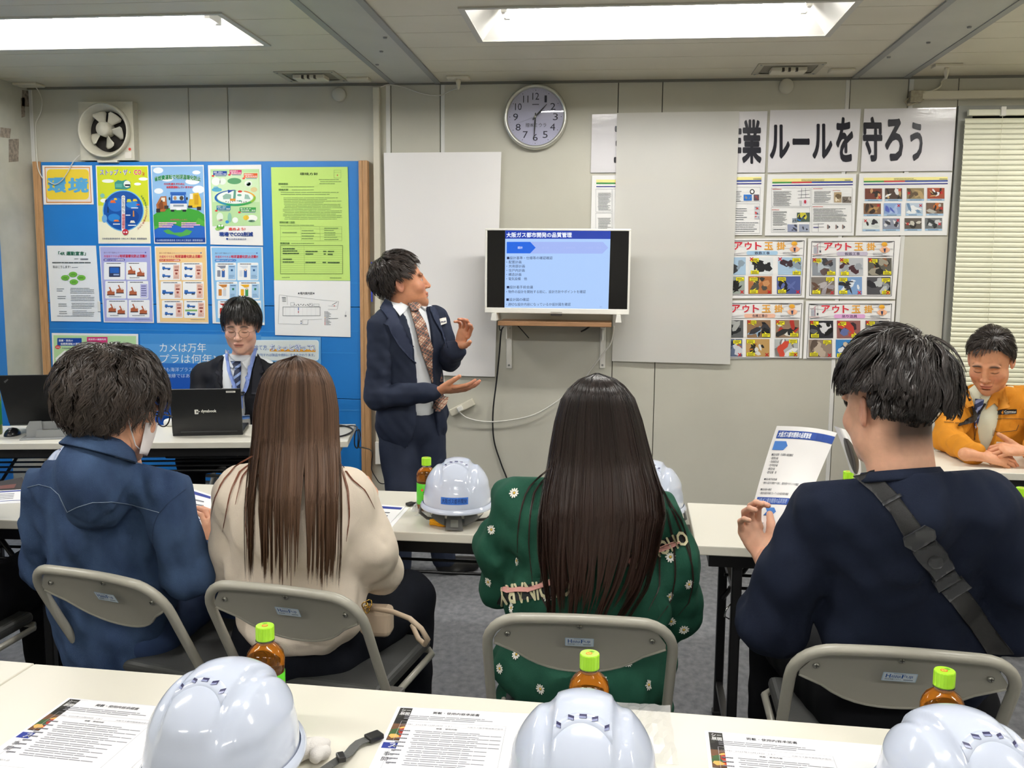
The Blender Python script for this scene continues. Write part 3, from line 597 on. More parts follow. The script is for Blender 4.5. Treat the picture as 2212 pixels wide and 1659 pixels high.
# --- site map sheet
o, p = poster('site_map_notice', 'white sheet with a site plan drawing below the green notice', c3, [(630, 1101), (1313, 1108), (1316, 1610), (640, 1592)], gloss=False, c='#f0f0ee', cat='notice')
p.text('★場内案内図★', 842, 1206, 996, 1230, '#30343a', 2, bold=.01); k_ = '#9a9c9e'
for s_ in ((678, 1232, 1060, 1278), (1060, 1278, 1210, 1290), (1210, 1290, 1195, 1362), (1195, 1362, 1115, 1360), (678, 1232, 668, 1490), (668, 1490, 930, 1498), (930, 1498, 938, 1455), (938, 1455, 1060, 1450), (745, 1240, 750, 1320), (1115, 1330, 1195, 1335), (885, 1455, 885, 1490), (1275, 1380, 1270, 1410)): p.line(*s_, 2, k_, 2)
p.frame(708, 1338, 1045, 1420, 3, '#707478', 2)
for x in range(735, 1040, 38): p.line(x, 1342, x, 1416, 1, '#c4c6c8', 2)
for (x0, y0, x1, y1) in ((778, 1300, 812, 1330), (945, 1308, 975, 1338), (985, 1312, 1035, 1335)): p.frame(x0, y0, x1, y1, 2, '#888c90', 2)
for k in range(12): p.ell(812+k*14+(k % 3)*3, 1318+(k*7 % 14), 4, 5, '#6a6e72', 2, 8)
for (x, y) in ((700, 1252), (702, 1262), (702, 1275), (704, 1288)): p.rect(x, y, x+35, y+4, '#44484c', 2)
p.rect(846, 1345, 852, 1370, '#2f5fa8', 3); p.rect(846, 1376, 852, 1394, '#b03040', 3); p.ell(1170, 1330, 4, 6, '#c03038', 3); p.line(1150, 1322, 1195, 1296, 3, '#50545a', 2)
for k in range(12): p.ell(1087, 1383+k*10.5, 4, 4, ['#50545a', '#50545a', '#50545a', '#50545a', '#50545a', '#d8a830', '#50545a', '#c03038', '#50545a', '#c03038', '#c03038', '#c03038'][k], 2, 8); p.rect(1096, 1380+k*10.5, 1116+(k*13 % 30), 1385+k*10.5, '#9a9ca0', 2)
p.lines(1120, 1435, 1215, 1450, 1, k_, 2); p.ell(1272, 1420, 9, 9, '#8a8c90', 2); p.ell(873, 1468, 5, 5, '#50545a', 3); p.ell(873, 1486, 5, 5, '#3a5f98', 3); p.frame(885, 1452, 936, 1495, 1.5, k_, 2); p.build(o)
# --- 4R declaration
o, p = poster('declaration_notice', 'white notice headed 4R with four green ovals', c2, [(52, 878), (540, 878), (590, 1635), (95, 1630)], gloss=False, cat='notice', c='#eceeee')
p.text('「4R 運動宣言」', 165, 935, 440, 976, '#2a6a50', 2, bold=.03); p.lines(325, 1004, 370, 1018, 1, '#50585a', 2); p.lines(385, 1000, 470, 1022, 1, '#6a6e78', 2, t=.6)
p.lines(105, 1038, 490, 1052, 1, '#50585a', 2, t=.8); p.text('私はこうします!', 112, 1076, 285, 1103, '#2a2e30', 2, bold=.01); p.lines(300, 1088, 375, 1102, 1, '#80868a', 2)
for (x, y) in ((312, 1165), (235, 1198), (395, 1198), (320, 1240)):
    p.ell(x, y, 42, 27, '#5fa83a', 3); p.ell(x, y, 36, 22, '#74b845', 4); p.rect(x-20, y-8, x+20, y-3, '#4a8a34', 5); p.rect(x-22, y+3, x+22, y+8, '#4a8a34', 5)
for a in ((245, 1175, 285, 1160), (345, 1162, 390, 1175), (255, 1225, 290, 1240), (350, 1240, 385, 1222)): p.line(*a, 4, '#b8bcc0', 2)
for k in range(4):
    y = 1300+k*75; p.lines(150+k*8, y, 235+k*8, y+40, 2, '#7c8286', 2); p.lines(282+k*7, y-5, 525, y+58, 4, '#7c8286', 2, ind=.02)
p.lines(155, 1568, 520, 1590, 1, '#a0a4a8', 2); p.build(o)
# --- three activity posters
def activity(p, X, Y_, S_, sub, subc, bg, side, seed):
    q = lambda x, y: (X+(x-572)*S_, Y_+(y-882)*S_)
    def r(x0, y0, x1, y1, c, L, rad=0): a, b = q(x0, y0); c_, d = q(x1, y1); p.rect(a, b, c_, d, c, L, r=rad*S_)
    def tx(s_, x0, y0, x1, y1, c, L, **k): a, b = q(x0, y0); c_, d = q(x1, y1); p.text(s_, a, b, c_, d, c, L, **k)
    def ln(x0, y0, x1, y1, n, c, L, **k): a, b = q(x0, y0); c_, d = q(x1, y1); p.lines(a, b, c_, d, n, c, L, **k)
    a = [q(582, 892), q(1078, 892), q(1106, 1636), q(628, 1632)]; p.poly(a, bg, 1)
    tx('自らの手で始めよう', 620, 940, 770, 956, '#6a4a7a' if sub != 2 else '#a04a5a', 2, res=1, bold=.01); r(770, 946, 1025, 948, '#8a7aa8', 2); r(1028, 941, 1040, 953, '#4a5aa8', 2)
    tx('作業所でできる', 620, 972, 770, 998, '#c8305a', 2, bold=.02); tx('地球温暖化防止活動!!', 774, 966, 1045, 998, '#c8203a', 2, bold=.03)
    r(616, 1008, 828, 1032, subc, 2, 10); tx({1: '油圧ショベルの省燃費運転', 2: 'トラック・ダンプトラックの省燃費運転', 3: '作業所のみなさんができること'}[sub], 624, 1012, 820, 1028, '#ffffff', 3, res=1)
    rr = random.Random(seed)
    for j in range(3):
        for i in range(2):
            x0 = 620+i*220+j*13; y0 = 1042+j*188; r(x0, y0, x0+208, y0+176, '#f6f6f4', 2, 10)
            ln(x0+25, y0+6, x0+185, y0+18, 1, '#50545a', 3, t=.6, seed=seed+i*9+j)
            if sub == 1:
                if (i, j) == (0, 0): r(x0+50, y0+45, x0+162, y0+148, '#3a3f58', 3, 6); r(x0+60, y0+55, x0+150, y0+110, '#2f63b4', 4); r(x0+95, y0+118, x0+150, y0+132, '#9ab0d8', 4)
                else:
                    for k in range(1 if (i, j) == (1, 1) else 2):
                        cx, cy = x0+55+k*90, y0+80+20*((k+j) % 2); a = [q(cx-35, cy+35), q(cx-35, cy+5), q(cx-5, cy-8), q(cx-20, cy-35), q(cx-8, cy-42), q(cx+10, cy), q(cx+38, cy+5), q(cx+38, cy+35)]
                        p.poly(a, '#b0603a', 3); r(cx-38, cy+35, cx+40, cy+44, '#4a3830', 3); r(cx+12, cy-12, cx+30, cy+6, '#e8ddd4', 4)
                    if (i, j) == (1, 1): r(x0+130, y0+30, x0+200, y0+165, '#c4c2e6', 3); ln(x0+138, y0+40, x0+192, y0+155, 5, '#5a5a8a', 4)
                    else: ln(x0+35, y0+148, x0+165, y0+166, 1, '#70747a', 3)
            elif sub == 2:
                r(x0+138, y0+24, x0+200, y0+165, '#f0c8b4', 3); ln(x0+148, y0+35, x0+192, y0+60, 2, '#8a3a30', 4); r(x0+150, y0+70, x0+188, y0+84, '#8a3a30', 4); r(x0+158, y0+100, x0+180, y0+120, '#a04a3a', 4); ln(x0+145, y0+130, x0+195, y0+160, 3, '#b08a80', 4)
                for k in range(2 if j != 1 else 1):
                    cx, cy = x0+68, y0+(55+k*75 if j != 1 else 105); s_ = 1 if j != 1 else 1.35
                    a = [q(cx-40*s_, cy+14*s_), q(cx-38*s_, cy-14*s_), q(cx-14*s_, cy-14*s_), q(cx-10*s_, cy-2), q(cx+42*s_, cy-2), q(cx+42*s_, cy+12*s_)]; p.poly(a, '#3a6ab0', 3)
                    for dx in (-26, 20, 32): a, b = q(cx+dx*s_, cy+15*s_); p.ell(a, b, 6*S_*s_, 6*S_*s_, '#30343c', 4, 10)
                if (i, j) == (1, 2): r(x0+10, y0+92, x0+130, y0+110, '#8ab86a', 3)
            else:
                r(x0+130, y0+24, x0+202, y0+165, '#a8cbe8', 3); ln(x0+138, y0+32, x0+194, y0+50, 1, '#3a5a8a', 4); r(x0+155, y0+65, x0+175, y0+85, '#2f5a8a' if j == 0 else '#2a7a5a', 4); ln(x0+138, y0+120, x0+195, y0+155, 3, '#6a8ab0', 4)
                cs = [('#8a8e9c', '#3a64a8'), ('#dfe3e8', '#3a64a8'), ('#c8823c', '#d0d4d8'), ('#e8b030', '#4a9a5a'), ('#c0392b', '#e8c030'), ('#4a9a5a', '#b0b4b8')][i+2*j]
                a = [q(x0+15, y0+30), q(x0+105, y0+28), q(x0+100, y0+55), q(x0+60, y0+60)]; p.poly(a, cs[0], 3); r(x0+20, y0+75, x0+52, y0+140, cs[0], 3, 6); r(x0+65, y0+70, x0+95, y0+145, cs[1], 3, 6); a, b = q(x0+80, y0+72); p.ell(a, b, 11*S_, 11*S_, '#e8c8a8', 4)
    ln(930, 1606, 1080, 1616, 1, '#70747a', 3)
o, p = poster('poster', 'lavender poster with six panels of brown diggers', c2, [(572, 882), (1088, 882), (1118, 1648), (618, 1642)]); activity(p, 572, 882, 1, 1, '#5a52a0', '#aeb0de', 0, 1); p.build(o)
o, p = poster('poster', 'orange poster with six panels of blue trucks', c2, [(1125, 885), (1640, 885), (1662, 1655), (1148, 1648)]); activity(p, 1124, 886, 1, 2, '#d0602c', '#f2cf92', 0, 2); p.build(o)
o, p = poster('poster', 'sky blue poster of panels partly behind the young man\'s head', c3, [(60, 797), (530, 803), (546, 1503), (80, 1487)]); activity(p, 60, 799, .902, 3, '#2f78c4', '#8fc3ea', 0, 3); p.build(o)
# --- lower row
cB = (100, 700, 380/2212)
o, p = poster('poster', 'wide pale green poster behind the curly haired person', cB, [(68, 112), (1155, 125), (1165, 900), (95, 900)])
p.poly([(90, 140), (1130, 150), (1130, 880), (110, 880)], '#b9dca2', 1)
p.rect(138, 176, 445, 272, '#24489a', 2, r=8); p.text('重機・車両の', 155, 194, 335, 222, '#ffffff', 3, res=1, bold=.02); p.text('省燃費運転の実施', 178, 235, 428, 264, '#ffffff', 3, res=1, bold=.02)
p.rect(510, 162, 770, 255, '#c83c72', 2); p.text('高効率の機器利用', 530, 180, 750, 205, '#ffffff', 3, res=1); p.ell(145, 290, 34, 24, '#d8403c', 4); p.text('CO2', 122, 280, 168, 302, '#ffffff', 5, res=1); p.text('作業員訓練にアイドリング', 198, 295, 440, 312, '#5a5a8a', 3, res=1)
p.poly([(115, 430), (230, 330), (275, 340), (280, 480), (140, 530)], '#eef2ea', 2); p.poly([(130, 535), (200, 535), (215, 590), (140, 600)], '#4a9aa8', 3); p.rect(300, 420, 420, 560, '#dfe9d4', 2); p.ell(800, 500, 120, 90, '#eef2ea', 2); p.build(o)
o, p = poster('poster', 'deep blue sea poster with two lines of big white characters', cB, [(1175, 118), (2700, 135), (2700, 1300), (1235, 1300)], c='#4a90d0')
p.poly([(1180, 250), (2695, 260), (2695, 500), (1195, 490)], '#5a9cd6', 1); p.poly([(1195, 490), (2695, 500), (2695, 640), (1205, 640)], '#2f6fbe', 1); p.poly([(1205, 640), (2695, 640), (2695, 1295), (1235, 1295)], '#1f52ab', 1)
p.text('カメは万年', 1425, 238, 2010, 355, '#eef2f4', 3, bold=-.004); p.text('プラは何年?', 1430, 378, 2130, 495, '#eef2f4', 3, bold=-.004)
p.text('私達も海洋プラスチックと', 1390, 545, 2060, 598, '#c8dcf0', 3, bold=-.004); p.text('無縁ではありません', 1515, 625, 2040, 675, '#c8dcf0', 3, bold=-.004)
for (x, y, a) in ((1600, 870, 40), (1560, 1080, 60), (1640, 1040, 30), (1500, 1180, 50), (1575, 805, 8), (1610, 960, 20)): p.ell(x, y, a, a*.5, '#174692' if a > 15 else '#8ab8e8', 3, 9)
p.build(o)
cC = (560, 720, 160/2212)
o, p = poster('poster', 'light blue poster with outlined slogan underlined in orange, behind the brown haired woman', cC, [(-260, 92), (1838, 120), (1845, 1700), (-240, 1700)], c='#6aa8da')
p.rect(-200, 200, 1780, 815, '#e6f2f6', 1, r=80); p.rect(-180, 225, 1755, 790, '#dfe6e2', 2, r=70)
p.rect(315, 470, 1680, 540, '#eaa63c', 3, sk=(16, 0))
p.text('捨て方、', -150, 350, 280, 500, '#5a7ab8', 5, bold=.0); p.text('ちょっと待って!', 312, 318, 1668, 535, '#7a90c4', 5, bold=.055); p.text('ちょっと待って!', 312, 322, 1668, 530, '#f4f6fa', 7, bold=.015)
p.text('分別すれば製品や燃料に生まれかわります。', -60, 600, 1660, 690, '#4a72b0', 5, bold=.0); p.build(o)
mbq = MB(); q_ = P(213, 662, YP-.006); mbq.bbox((q_.x-.008, q_.y, q_.z-.03), (q_.x+.008, q_.y+.008, q_.z+.03), m_white, r=.002, seg=1); tag(mbq.build('clip'), 'small white clip beside the lavender poster', 'clip')
# --- big blank sheets
mp = mat('plain_white_sheet', '#e9e7e6', rough=.5, spec=.3)
o = sheet('paper_sheet', 'large blank white sheet on the wall behind the presenter', 'paper sheet', [(829, 330), (1083, 328), (1069, 814), (966, 812)], 5.085, m=mp, wave=.004)
# the left edge of this sheet runs straight down behind the presenter
bpy.data.objects.remove(o)
o = sheet('paper_sheet', 'large blank white sheet on the wall behind the presenter', 'paper sheet', [(829, 330), (1083, 328), (1069, 814), (838, 808)], 5.085, m=mp, wave=.004)
# --- laminated sheets, right
YL = 5.092
n1 = (0, 0, 1)
for (nm, lb, pts, chars) in (
    ('banner_sheet', 'laminated banner sheet at the left end, mostly behind the hanging white sheet', [(1279, 247), (1462, 243), (1456, 372), (1276, 373)], [('玉', 1326, 272, 1368, 352), ('掛', 1374, 266, 1412, 356), ('け', 1420, 270, 1452, 352)]),
    ('banner_sheet', 'laminated banner sheet with one big character half covered by the hanging sheet', [(1466, 243), (1658, 240), (1652, 373), (1459, 373)], [('揚', 1484, 264, 1522, 352), ('重', 1528, 266, 1562, 352), ('作', 1564, 262, 1602, 354), ('業', 1603, 258, 1645, 354)]),
    ('banner_sheet', 'laminated banner sheet with four big black katakana characters', [(1664, 238), (1860, 235), (1851, 370), (1658, 373)], [('ル', 1663, 269, 1706, 343), ('ー', 1712, 299, 1749, 313), ('ル', 1755, 267, 1798, 343), ('を', 1806, 253, 1843, 350)]),
    ('banner_sheet', 'laminated banner sheet with three big black characters at the right end', [(1867, 235), (2066, 232), (2057, 369), (1859, 371)], [('守', 1864, 252, 1906, 349), ('ろ', 1912, 256, 1951, 348), ('う', 1966, 264, 1993, 348)])):
    o, p = poster(nm, lb, n1, pts, YL, c='#dcdade', cat='banner sheet')
    for (ch, a, b, c_, d) in chars: p.text(ch, a, b, c_, d, '#23232c', 2, bold=.035, res=3)
    p.build(o)
c6 = (1500, 360, 560/2212)
def dochead(p, x0, x1, yb):
    w = x1-x0; p.rect(x0, yb, x1, yb+26, '#efe69a', 2, sk=(-8, 0)); p.lines(x0+w*.36, yb+2, x0+w*.66, yb+22, 2, '#6a6a50', 3); p.lines(x1-w*.1, yb+2, x1, yb+20, 1, '#6a6a50', 3)
    p.rect(x0, yb+27, x0+w*.24, yb+39, '#3c8a44', 2, sk=(-2, 0)); p.rect(x0+w*.24, yb+25, x0+w*.49, yb+37, '#c03c44', 2, sk=(-2, 0)); p.rect(x0+w*.49, yb+23, x1, yb+35, '#34479c', 2, sk=(-3, 0)); p.rect(x0, yb+53, x1, yb+62, '#2c2c80', 2, sk=(-8, 0))
o, p = poster('rule_sheet', 'laminated rule sheet left of the hanging sheet above the television', n1, [(1279, 379), (1457, 377), (1452, 508), (1276, 508)], YL, cat='rule sheet', c='#ececec')
p.rect(1288, 388, 1450, 394, '#efe69a', 2); p.rect(1288, 394.5, 1329, 397.5, '#3c8a44', 2); p.rect(1329, 394.5, 1370, 397.5, '#c03c44', 2); p.rect(1370, 394.5, 1450, 397.5, '#34479c', 2); p.rect(1288, 402, 1450, 404, '#2c2c80', 2)
p.frame(1287, 408, 1322, 458, .5, '#9a9ca0', 2); p.frame(1287, 460, 1322, 505, .5, '#9a9ca0', 2); p.frame(1323, 408, 1448, 505, .5, '#9a9ca0', 2); p.lines(1291, 416, 1320, 455, 16, '#6a6e74', 3, ind=.06); p.lines(1291, 470, 1320, 502, 13, '#6a6e74', 3, ind=.06); p.lines(1326, 412, 1445, 500, 24, '#8a8e94', 3, ind=.3); p.build(o)
o, p = poster('rule_sheet', 'laminated rule sheet with small pictures just right of the hanging sheet', n1, [(1463, 377), (1652, 375), (1646, 508), (1457, 508)], YL, cat='rule sheet', c='#ececec'); p.c = c6
dochead(p, -130, 572, 95); p.frame(-130, 175, 562, 300, 2, '#9a9ca0', 2); p.frame(-130, 315, 558, 570, 2, '#9a9ca0', 2); p.ell(493, 213, 20, 22, '#2c2c30', 3); p.ell(493, 213, 12, 14, '#ececec', 4)
fakephoto(p, 420, 238, 490, 290, '#2f6fc0', ['#8a8c90'], 3, 2); fakephoto(p, 506, 238, 552, 290, '#5a4f5c', ['#8a4440'], 4, 3)
for k in range(3): fakephoto(p, 512, 335+k*40, 555, 368+k*40, '#c8cad0', ['#c84a48', '#5a6a8a'], 5+k, 3)
p.lines(350, 205, 402, 300, 7, '#7a7e84', 3); p.lines(350, 350, 450, 460, 6, '#7a7e84', 3); p.lines(350, 470, 545, 560, 5, '#7a7e84', 3); p.lines(-110, 200, 300, 560, 20, '#8a8e94', 3, ind=.4); p.build(o)
o, p = poster('rule_sheet', 'laminated rule sheet of dense text with line drawings under the katakana banner', c6, [(625, 68), (1382, 62), (1360, 588), (600, 588)], YL, cat='rule sheet', c='#ececec')
dochead(p, 665, 1352, 104); p.frame(658, 180, 990, 340, 2, '#9a9ca0', 2); p.frame(1000, 175, 1348, 318, 2, '#9a9ca0', 2); p.frame(655, 348, 985, 560, 2, '#9a9ca0', 2); p.frame(1000, 325, 1345, 560, 2, '#9a9ca0', 2)
for (x, y) in ((665, 186), (1012, 182), (660, 362), (1008, 336)): p.lines(x, y, x+95, y+12, 1, '#b8504c', 3)
p.lines(672, 208, 830, 335, 16, '#5c6068', 3, ind=.03); p.lines(1020, 208, 1165, 310, 12, '#5c6068', 3, ind=.03); p.lines(668, 380, 790, 505, 15, '#5c6068', 3, ind=.03); p.lines(1012, 355, 1300, 470, 13, '#5c6068', 3, ind=.03); p.lines(1180, 200, 1255, 208, 1, '#b8504c', 3)
for s_ in ((915, 185, 912, 270), (948, 180, 950, 268), (880, 210, 985, 200), (885, 240, 980, 235), (880, 268, 990, 262), (900, 290, 902, 335), (912, 290, 912, 335), (1015, 490, 1105, 488), (1015, 518, 1105, 515), (1058, 485, 1058, 555)): p.line(*s_, 3, '#6a6e78', 3)
p.rect(928, 280, 962, 322, '#e4dcea', 3); p.ell(945, 300, 10, 16, '#b03040', 4)
fakephoto(p, 1192, 218, 1255, 305, '#b09a78', ['#6a5a44', '#e0d4bc'], 11); fakephoto(p, 1262, 255, 1338, 308, '#6f665e', ['#4a443e', '#a8a09a'], 12); fakephoto(p, 875, 392, 985, 470, '#4a5a50', ['#2f6fc0', '#c8c040', '#303430'], 13, 9); fakephoto(p, 835, 440, 875, 478, '#8a94a0', ['#50585c'], 14, 3); fakephoto(p, 795, 492, 878, 555, '#8c94b0', ['#3a3e48'], 15, 3); fakephoto(p, 893, 492, 978, 555, '#98a0b4', ['#3a3e48'], 16, 2)
for x in (1135, 1205, 1262): p.rect(x, 495, x+7, 532, '#7a5a52', 3); p.poly([(x+10, 498), (x+26, 515), (x+10, 530)], '#4a4e58', 3)
p.rect(1015, 514, 1060, 522, '#5a5a9c', 3); p.frame(668, 520, 780, 552, 1.5, '#9a9ca0', 3); p.lines(675, 528, 775, 545, 1, '#5c6068', 3); p.build(o)
o, p = poster('rule_sheet', 'laminated sheet of twelve small photos marked with red crosses', c6, [(1408, 60), (2200, 50), (2155, 585), (1375, 588)], YL, cat='rule sheet', c='#ececec')
dochead(p, 1445, 2162, 95)
base = ['#6a3a30', '#4a3a34', '#8a7a5a', '#9a4a34', '#7a5a44', '#8aa4d0', '#b4c4d4', '#6a5446', '#d8dedc', '#8a90a0', '#5a544e', '#6a6e70']
tone = [['#2a2422', '#c89a70'], ['#20201e', '#c0a070', '#e4e4e4'], ['#5a4a38', '#b0986c'], ['#e4e4e8', '#3a2a24', '#c8a468'], ['#b08a58', '#3a2e28'], ['#a8bce0', '#5060b0'], ['#e8ecee', '#6a88a8'], ['#c06a34', '#2c2622', '#b4b0a8'], ['#2c2c30', '#c8d0ce'], ['#3c3c44', '#d8dade'], ['#2a2826', '#c8c4b8'], ['#2e3234', '#c4c8ca']]
xs = [1455, 1627, 1813, 1988]; xpos = [(1580, 262), (1752, 198), (1830, 226), (2108, 222), (1570, 332), (1743, 332), (1930, 332), (2108, 355), (1460, 462), (1737, 458), (1820, 488), (2092, 488)]
for j in range(3):
    for i in range(4):
        k = j*4+i; x0 = xs[i]-j*10; y0 = (186, 313, 442)[j]-i*1.5; fakephoto(p, x0, y0, x0+146, y0+92, base[k], tone[k], 30+k, 6); p.rect(x0, y0+93, x0+146, y0+108, '#a8c8e4', 3); p.lines(x0+25, y0+95, x0+125, y0+108, 1, '#50607a', 4)
        cross(p, xpos[k][0], xpos[k][1], 11)
p.build(o)
c4 = (1540, 500, 420/2212)
def outposter(lb, dx, dy, sub, subc, pal, corners, crane=True):
    o, p = poster('safety_poster', lb, n1, corners, YL, cat='safety poster', c='#eeedec'); p.c = (c4[0]+dx*c4[2], c4[1]+dy*c4[2], c4[2])
    for a in ((1125, 112, 2065, 112), (1098, 730, 2030, 733), (1125, 112, 1098, 730), (2065, 112, 2030, 733)): p.line(*a, 5, '#2a2c34', 2)
    for k in range(26):
        a = 2*PI*k/26+.07*(k % 3); ca, sa = math.cos(a), math.sin(a)
        def clip(r_): return (1590+max(-455, min(455, ca*r_)), 200+max(-82, min(82, sa*r_)))
        x0, y0 = clip(150); x1, y1 = clip(520)
        if abs(x1-x0)+abs(y1-y0) > 20: p.poly([(x0, y0), (x1-6*sa, y1+6*ca), (x1+6*sa, y1-6*ca)], '#bdbcc0', 2.2)
    for (ch, a, b, c_) in (('ア', 1265, 1362, '#c8283c'), ('ウ', 1388, 1468, '#c8283c'), ('ト', 1505, 1578, '#c8283c'), ('玉', 1608, 1710, '#dfa03c'), ('掛', 1750, 1856, '#dfa03c')): p.text(ch, a, 128, b, 216, '#f6f4f0', 3, bold=.07); p.text(ch, a, 128, b, 216, c_, 4, bold=.03)
    p.rect(1408, 230, 1762, 276, subc, 3, r=20); p.text(sub, 1500, 236, 1672, 270, '#2a2a48', 4, bold=.02)
    # worker drawing: helmet, face, shoulders, tie
    p.ell(1955, 210, 54, 32, '#eeb088', 3); p.poly([(1940, 190), (1968, 190), (1962, 236), (1948, 236)], '#2f3c5c', 4); p.ell(1952, 168, 26, 26, '#f0bd9c', 5); p.ell(1952, 145, 32, 24, '#e8ae3c', 6); p.rect(1918, 150, 1986, 158, '#d8942c', 7); p.ell(1943, 172, 2.5, 3, '#3a2a24', 7, 8); p.ell(1961, 172, 2.5, 3, '#3a2a24', 7, 8)
    for sx in (-1, 1): p.ell(1955+sx*42, 205, 16, 14, '#f0bd9c', 5)
    if crane:
        p.rect(1148, 180, 1196, 250, '#8a8e9c', 3)
        for a in range(4):
            for b in range(3): p.rect(1153+b*14, 186+a*16, 1162+b*14, 196+a*16, '#dfe2ea', 4)
        p.line(1190, 140, 1190, 245, 5, '#c0506a', 4); p.line(1150, 175, 1222, 128, 3, '#a0506a', 4); p.line(1222, 128, 1222, 210, 2, '#50505a', 4); p.rect(1212, 215, 1230, 240, '#4a4e58', 4); p.rect(1128, 258, 1240, 263, '#c08a8a', 3)
    p.lines(1820, 240, 1990, 270, 2, '#8a8e94', 3)
    for j in range(2):
        for i in range(3):
            k = j*3+i; x0 = (1130, 1440, 1765)[i]-j*12; y0 = 302+j*216; b, tn = pal[k]; fakephoto(p, x0, y0, x0+268, y0+200, b, tn, 60+k+int(abs(dx)+abs(dy)), 8)
            rr = random.Random(k+int(abs(dx)+abs(dy))*3)
            for m_ in range(2):
                cx = x0+(10 if rr.random() < .5 else 165)+rr.random()*8; cy = y0+(6 if m_ else 150)+rr.random()*10
                p.rect(cx-2, cy-2, cx+92, cy+40, '#3a3c20', 4.6); p.rect(cx, cy, cx+90, cy+38, '#efe52c', 5); p.lines(cx+10, cy+4, cx+85, cy+36, 2, '#3a3a2c', 5.5, t=.45)
                p.poly([(cx+35, cy+38), (cx+55, cy+38), (cx+35+.35*(x0+134-cx), cy+62)] if m_ else [(cx+35, cy), (cx+55, cy), (cx+35+.35*(x0+134-cx), cy-26)], '#efe52c', 4.8)
            cross(p, x0+(25 if j == 0 else 238), y0+(20 if j == 0 else 178), 18)
    p.build(o); return o
sky = '#a8c4dc'; W_ = '#dfe4e6'
palA = [(sky, ['#3a3c40', '#8a9aa8']), (W_, ['#26282c']), (sky, ['#3c2e34', '#8a9aa8']), ('#9aa49c', ['#1e1e1e']), ('#a86a40', ['#3c3c38', '#4c4a44', '#c08a5c']), ('#4a5890', ['#1c1f24', '#5a68a4'])]
palB = [('#8a9098', ['#5a4a48', '#b4bcc4', '#3c3e44']), ('#b8bcc2', ['#4a2e34', '#9aa0a8']), ('#5c5a52', ['#2c2a28', '#9a9484', '#8a5a3c']), ('#7a726c', ['#b4aeb0', '#5c4438', '#98949a']), ('#7a9cc8', ['#2c2c34', '#dfe6ee', '#3c3c44']), ('#4c4c50', ['#b8bcbe', '#24242a', '#8a8e90'])]
palC = [('#5a5c5e', ['#24262a', '#a8aaa8']), ('#8a6c50', ['#1c1c20', '#34343a', '#9ab8d4']), ('#8c7460', ['#a8342c', '#2a2a2c', '#d8d4cc']), ('#5a6680', ['#26304a', '#c8ccd4', '#9a5a44']), ('#b8945c', ['#2c2a26', '#d8d8d4', '#b07030']), ('#b0b4b4', ['#7a7470', '#c84a38', '#e4e6e6'])]
palD = [('#2c2c34', ['#d8d8dc', '#101014', '#5a5c60']), ('#8a5c58', ['#3a3034', '#b84038', '#5c6a9c']), ('#6a6664', ['#2c2c30', '#a89c94']), ('#8c7c70', ['#b8a898', '#5a4c44']), ('#3a7cb8', ['#d8dce0', '#24486c', '#c8b8a0']), ('#5c5854', ['#2a2826', '#a09890'])]
outposter('upper left safety poster with a pale blue caption pill', -1025, -8, '鉄筋工事', '#a8cbe6', palA, [(1545, 516), (1742, 514), (1738, 643), (1543, 645)])
outposter('upper right safety poster with a grey mauve caption pill', 0, 0, '仮設工事', '#c4bcd0', palB, [(1746, 515), (1946, 511), (1934, 646), (1741, 645)])
outposter('lower left safety poster with a salmon caption pill', -1052, 706, '各種工事②', '#eab8a0', palC, [(1541, 650), (1736, 648), (1732, 774), (1538, 775)])
outposter('lower right safety poster with a pink caption pill, behind dark hair', -30, 712, '吊り治具', '#e0a8d8', palD, [(1741, 650), (1934, 650), (1925, 776), (1735, 775)])
outposter('safety poster showing faintly through the hanging sheet, upper one', -2060, -2, '鉄骨工事', '#c8d8b8', palB, [(1350, 518), (1541, 516), (1538, 645), (1348, 645)])
outposter('safety poster showing faintly through the hanging sheet, lower one', -2085, 712, '各種工事①', '#eab8a0', palC, [(1346, 650), (1537, 649), (1534, 775), (1344, 776)])
# translucent hanging sheet in front of them
m_tr = mat('thin_white_sheet', '#ecebe6', rough=.6, spec=.25); nt = m_tr.node_tree; b_ = nt.nodes['Principled BSDF']
tl_ = nt.nodes.new('ShaderNodeBsdfTranslucent'); tl_.inputs[0].default_value = lin('#e3e1dc'); tr_ = nt.nodes.new('ShaderNodeBsdfTransparent'); m1 = nt.nodes.new('ShaderNodeMixShader'); m1.inputs[0].default_value = .3; m2 = nt.nodes.new('ShaderNodeMixShader'); m2.inputs[0].default_value = .2
nt.links.new(b_.outputs[0], m1.inputs[1]); nt.links.new(tl_.outputs[0], m1.inputs[2]); nt.links.new(m1.outputs[0], m2.inputs[1]); nt.links.new(tr_.outputs[0], m2.inputs[2]); nt.links.new(m2.outputs[0], nt.nodes['Material Output'].inputs[0])
sheet('hanging_sheet', 'translucent white sheet hanging over the safety posters right of the television', 'paper sheet', [(1333, 244), (1597, 240), (1577, 787), (1322, 780)], 5.078, m=m_tr, wave=.003)
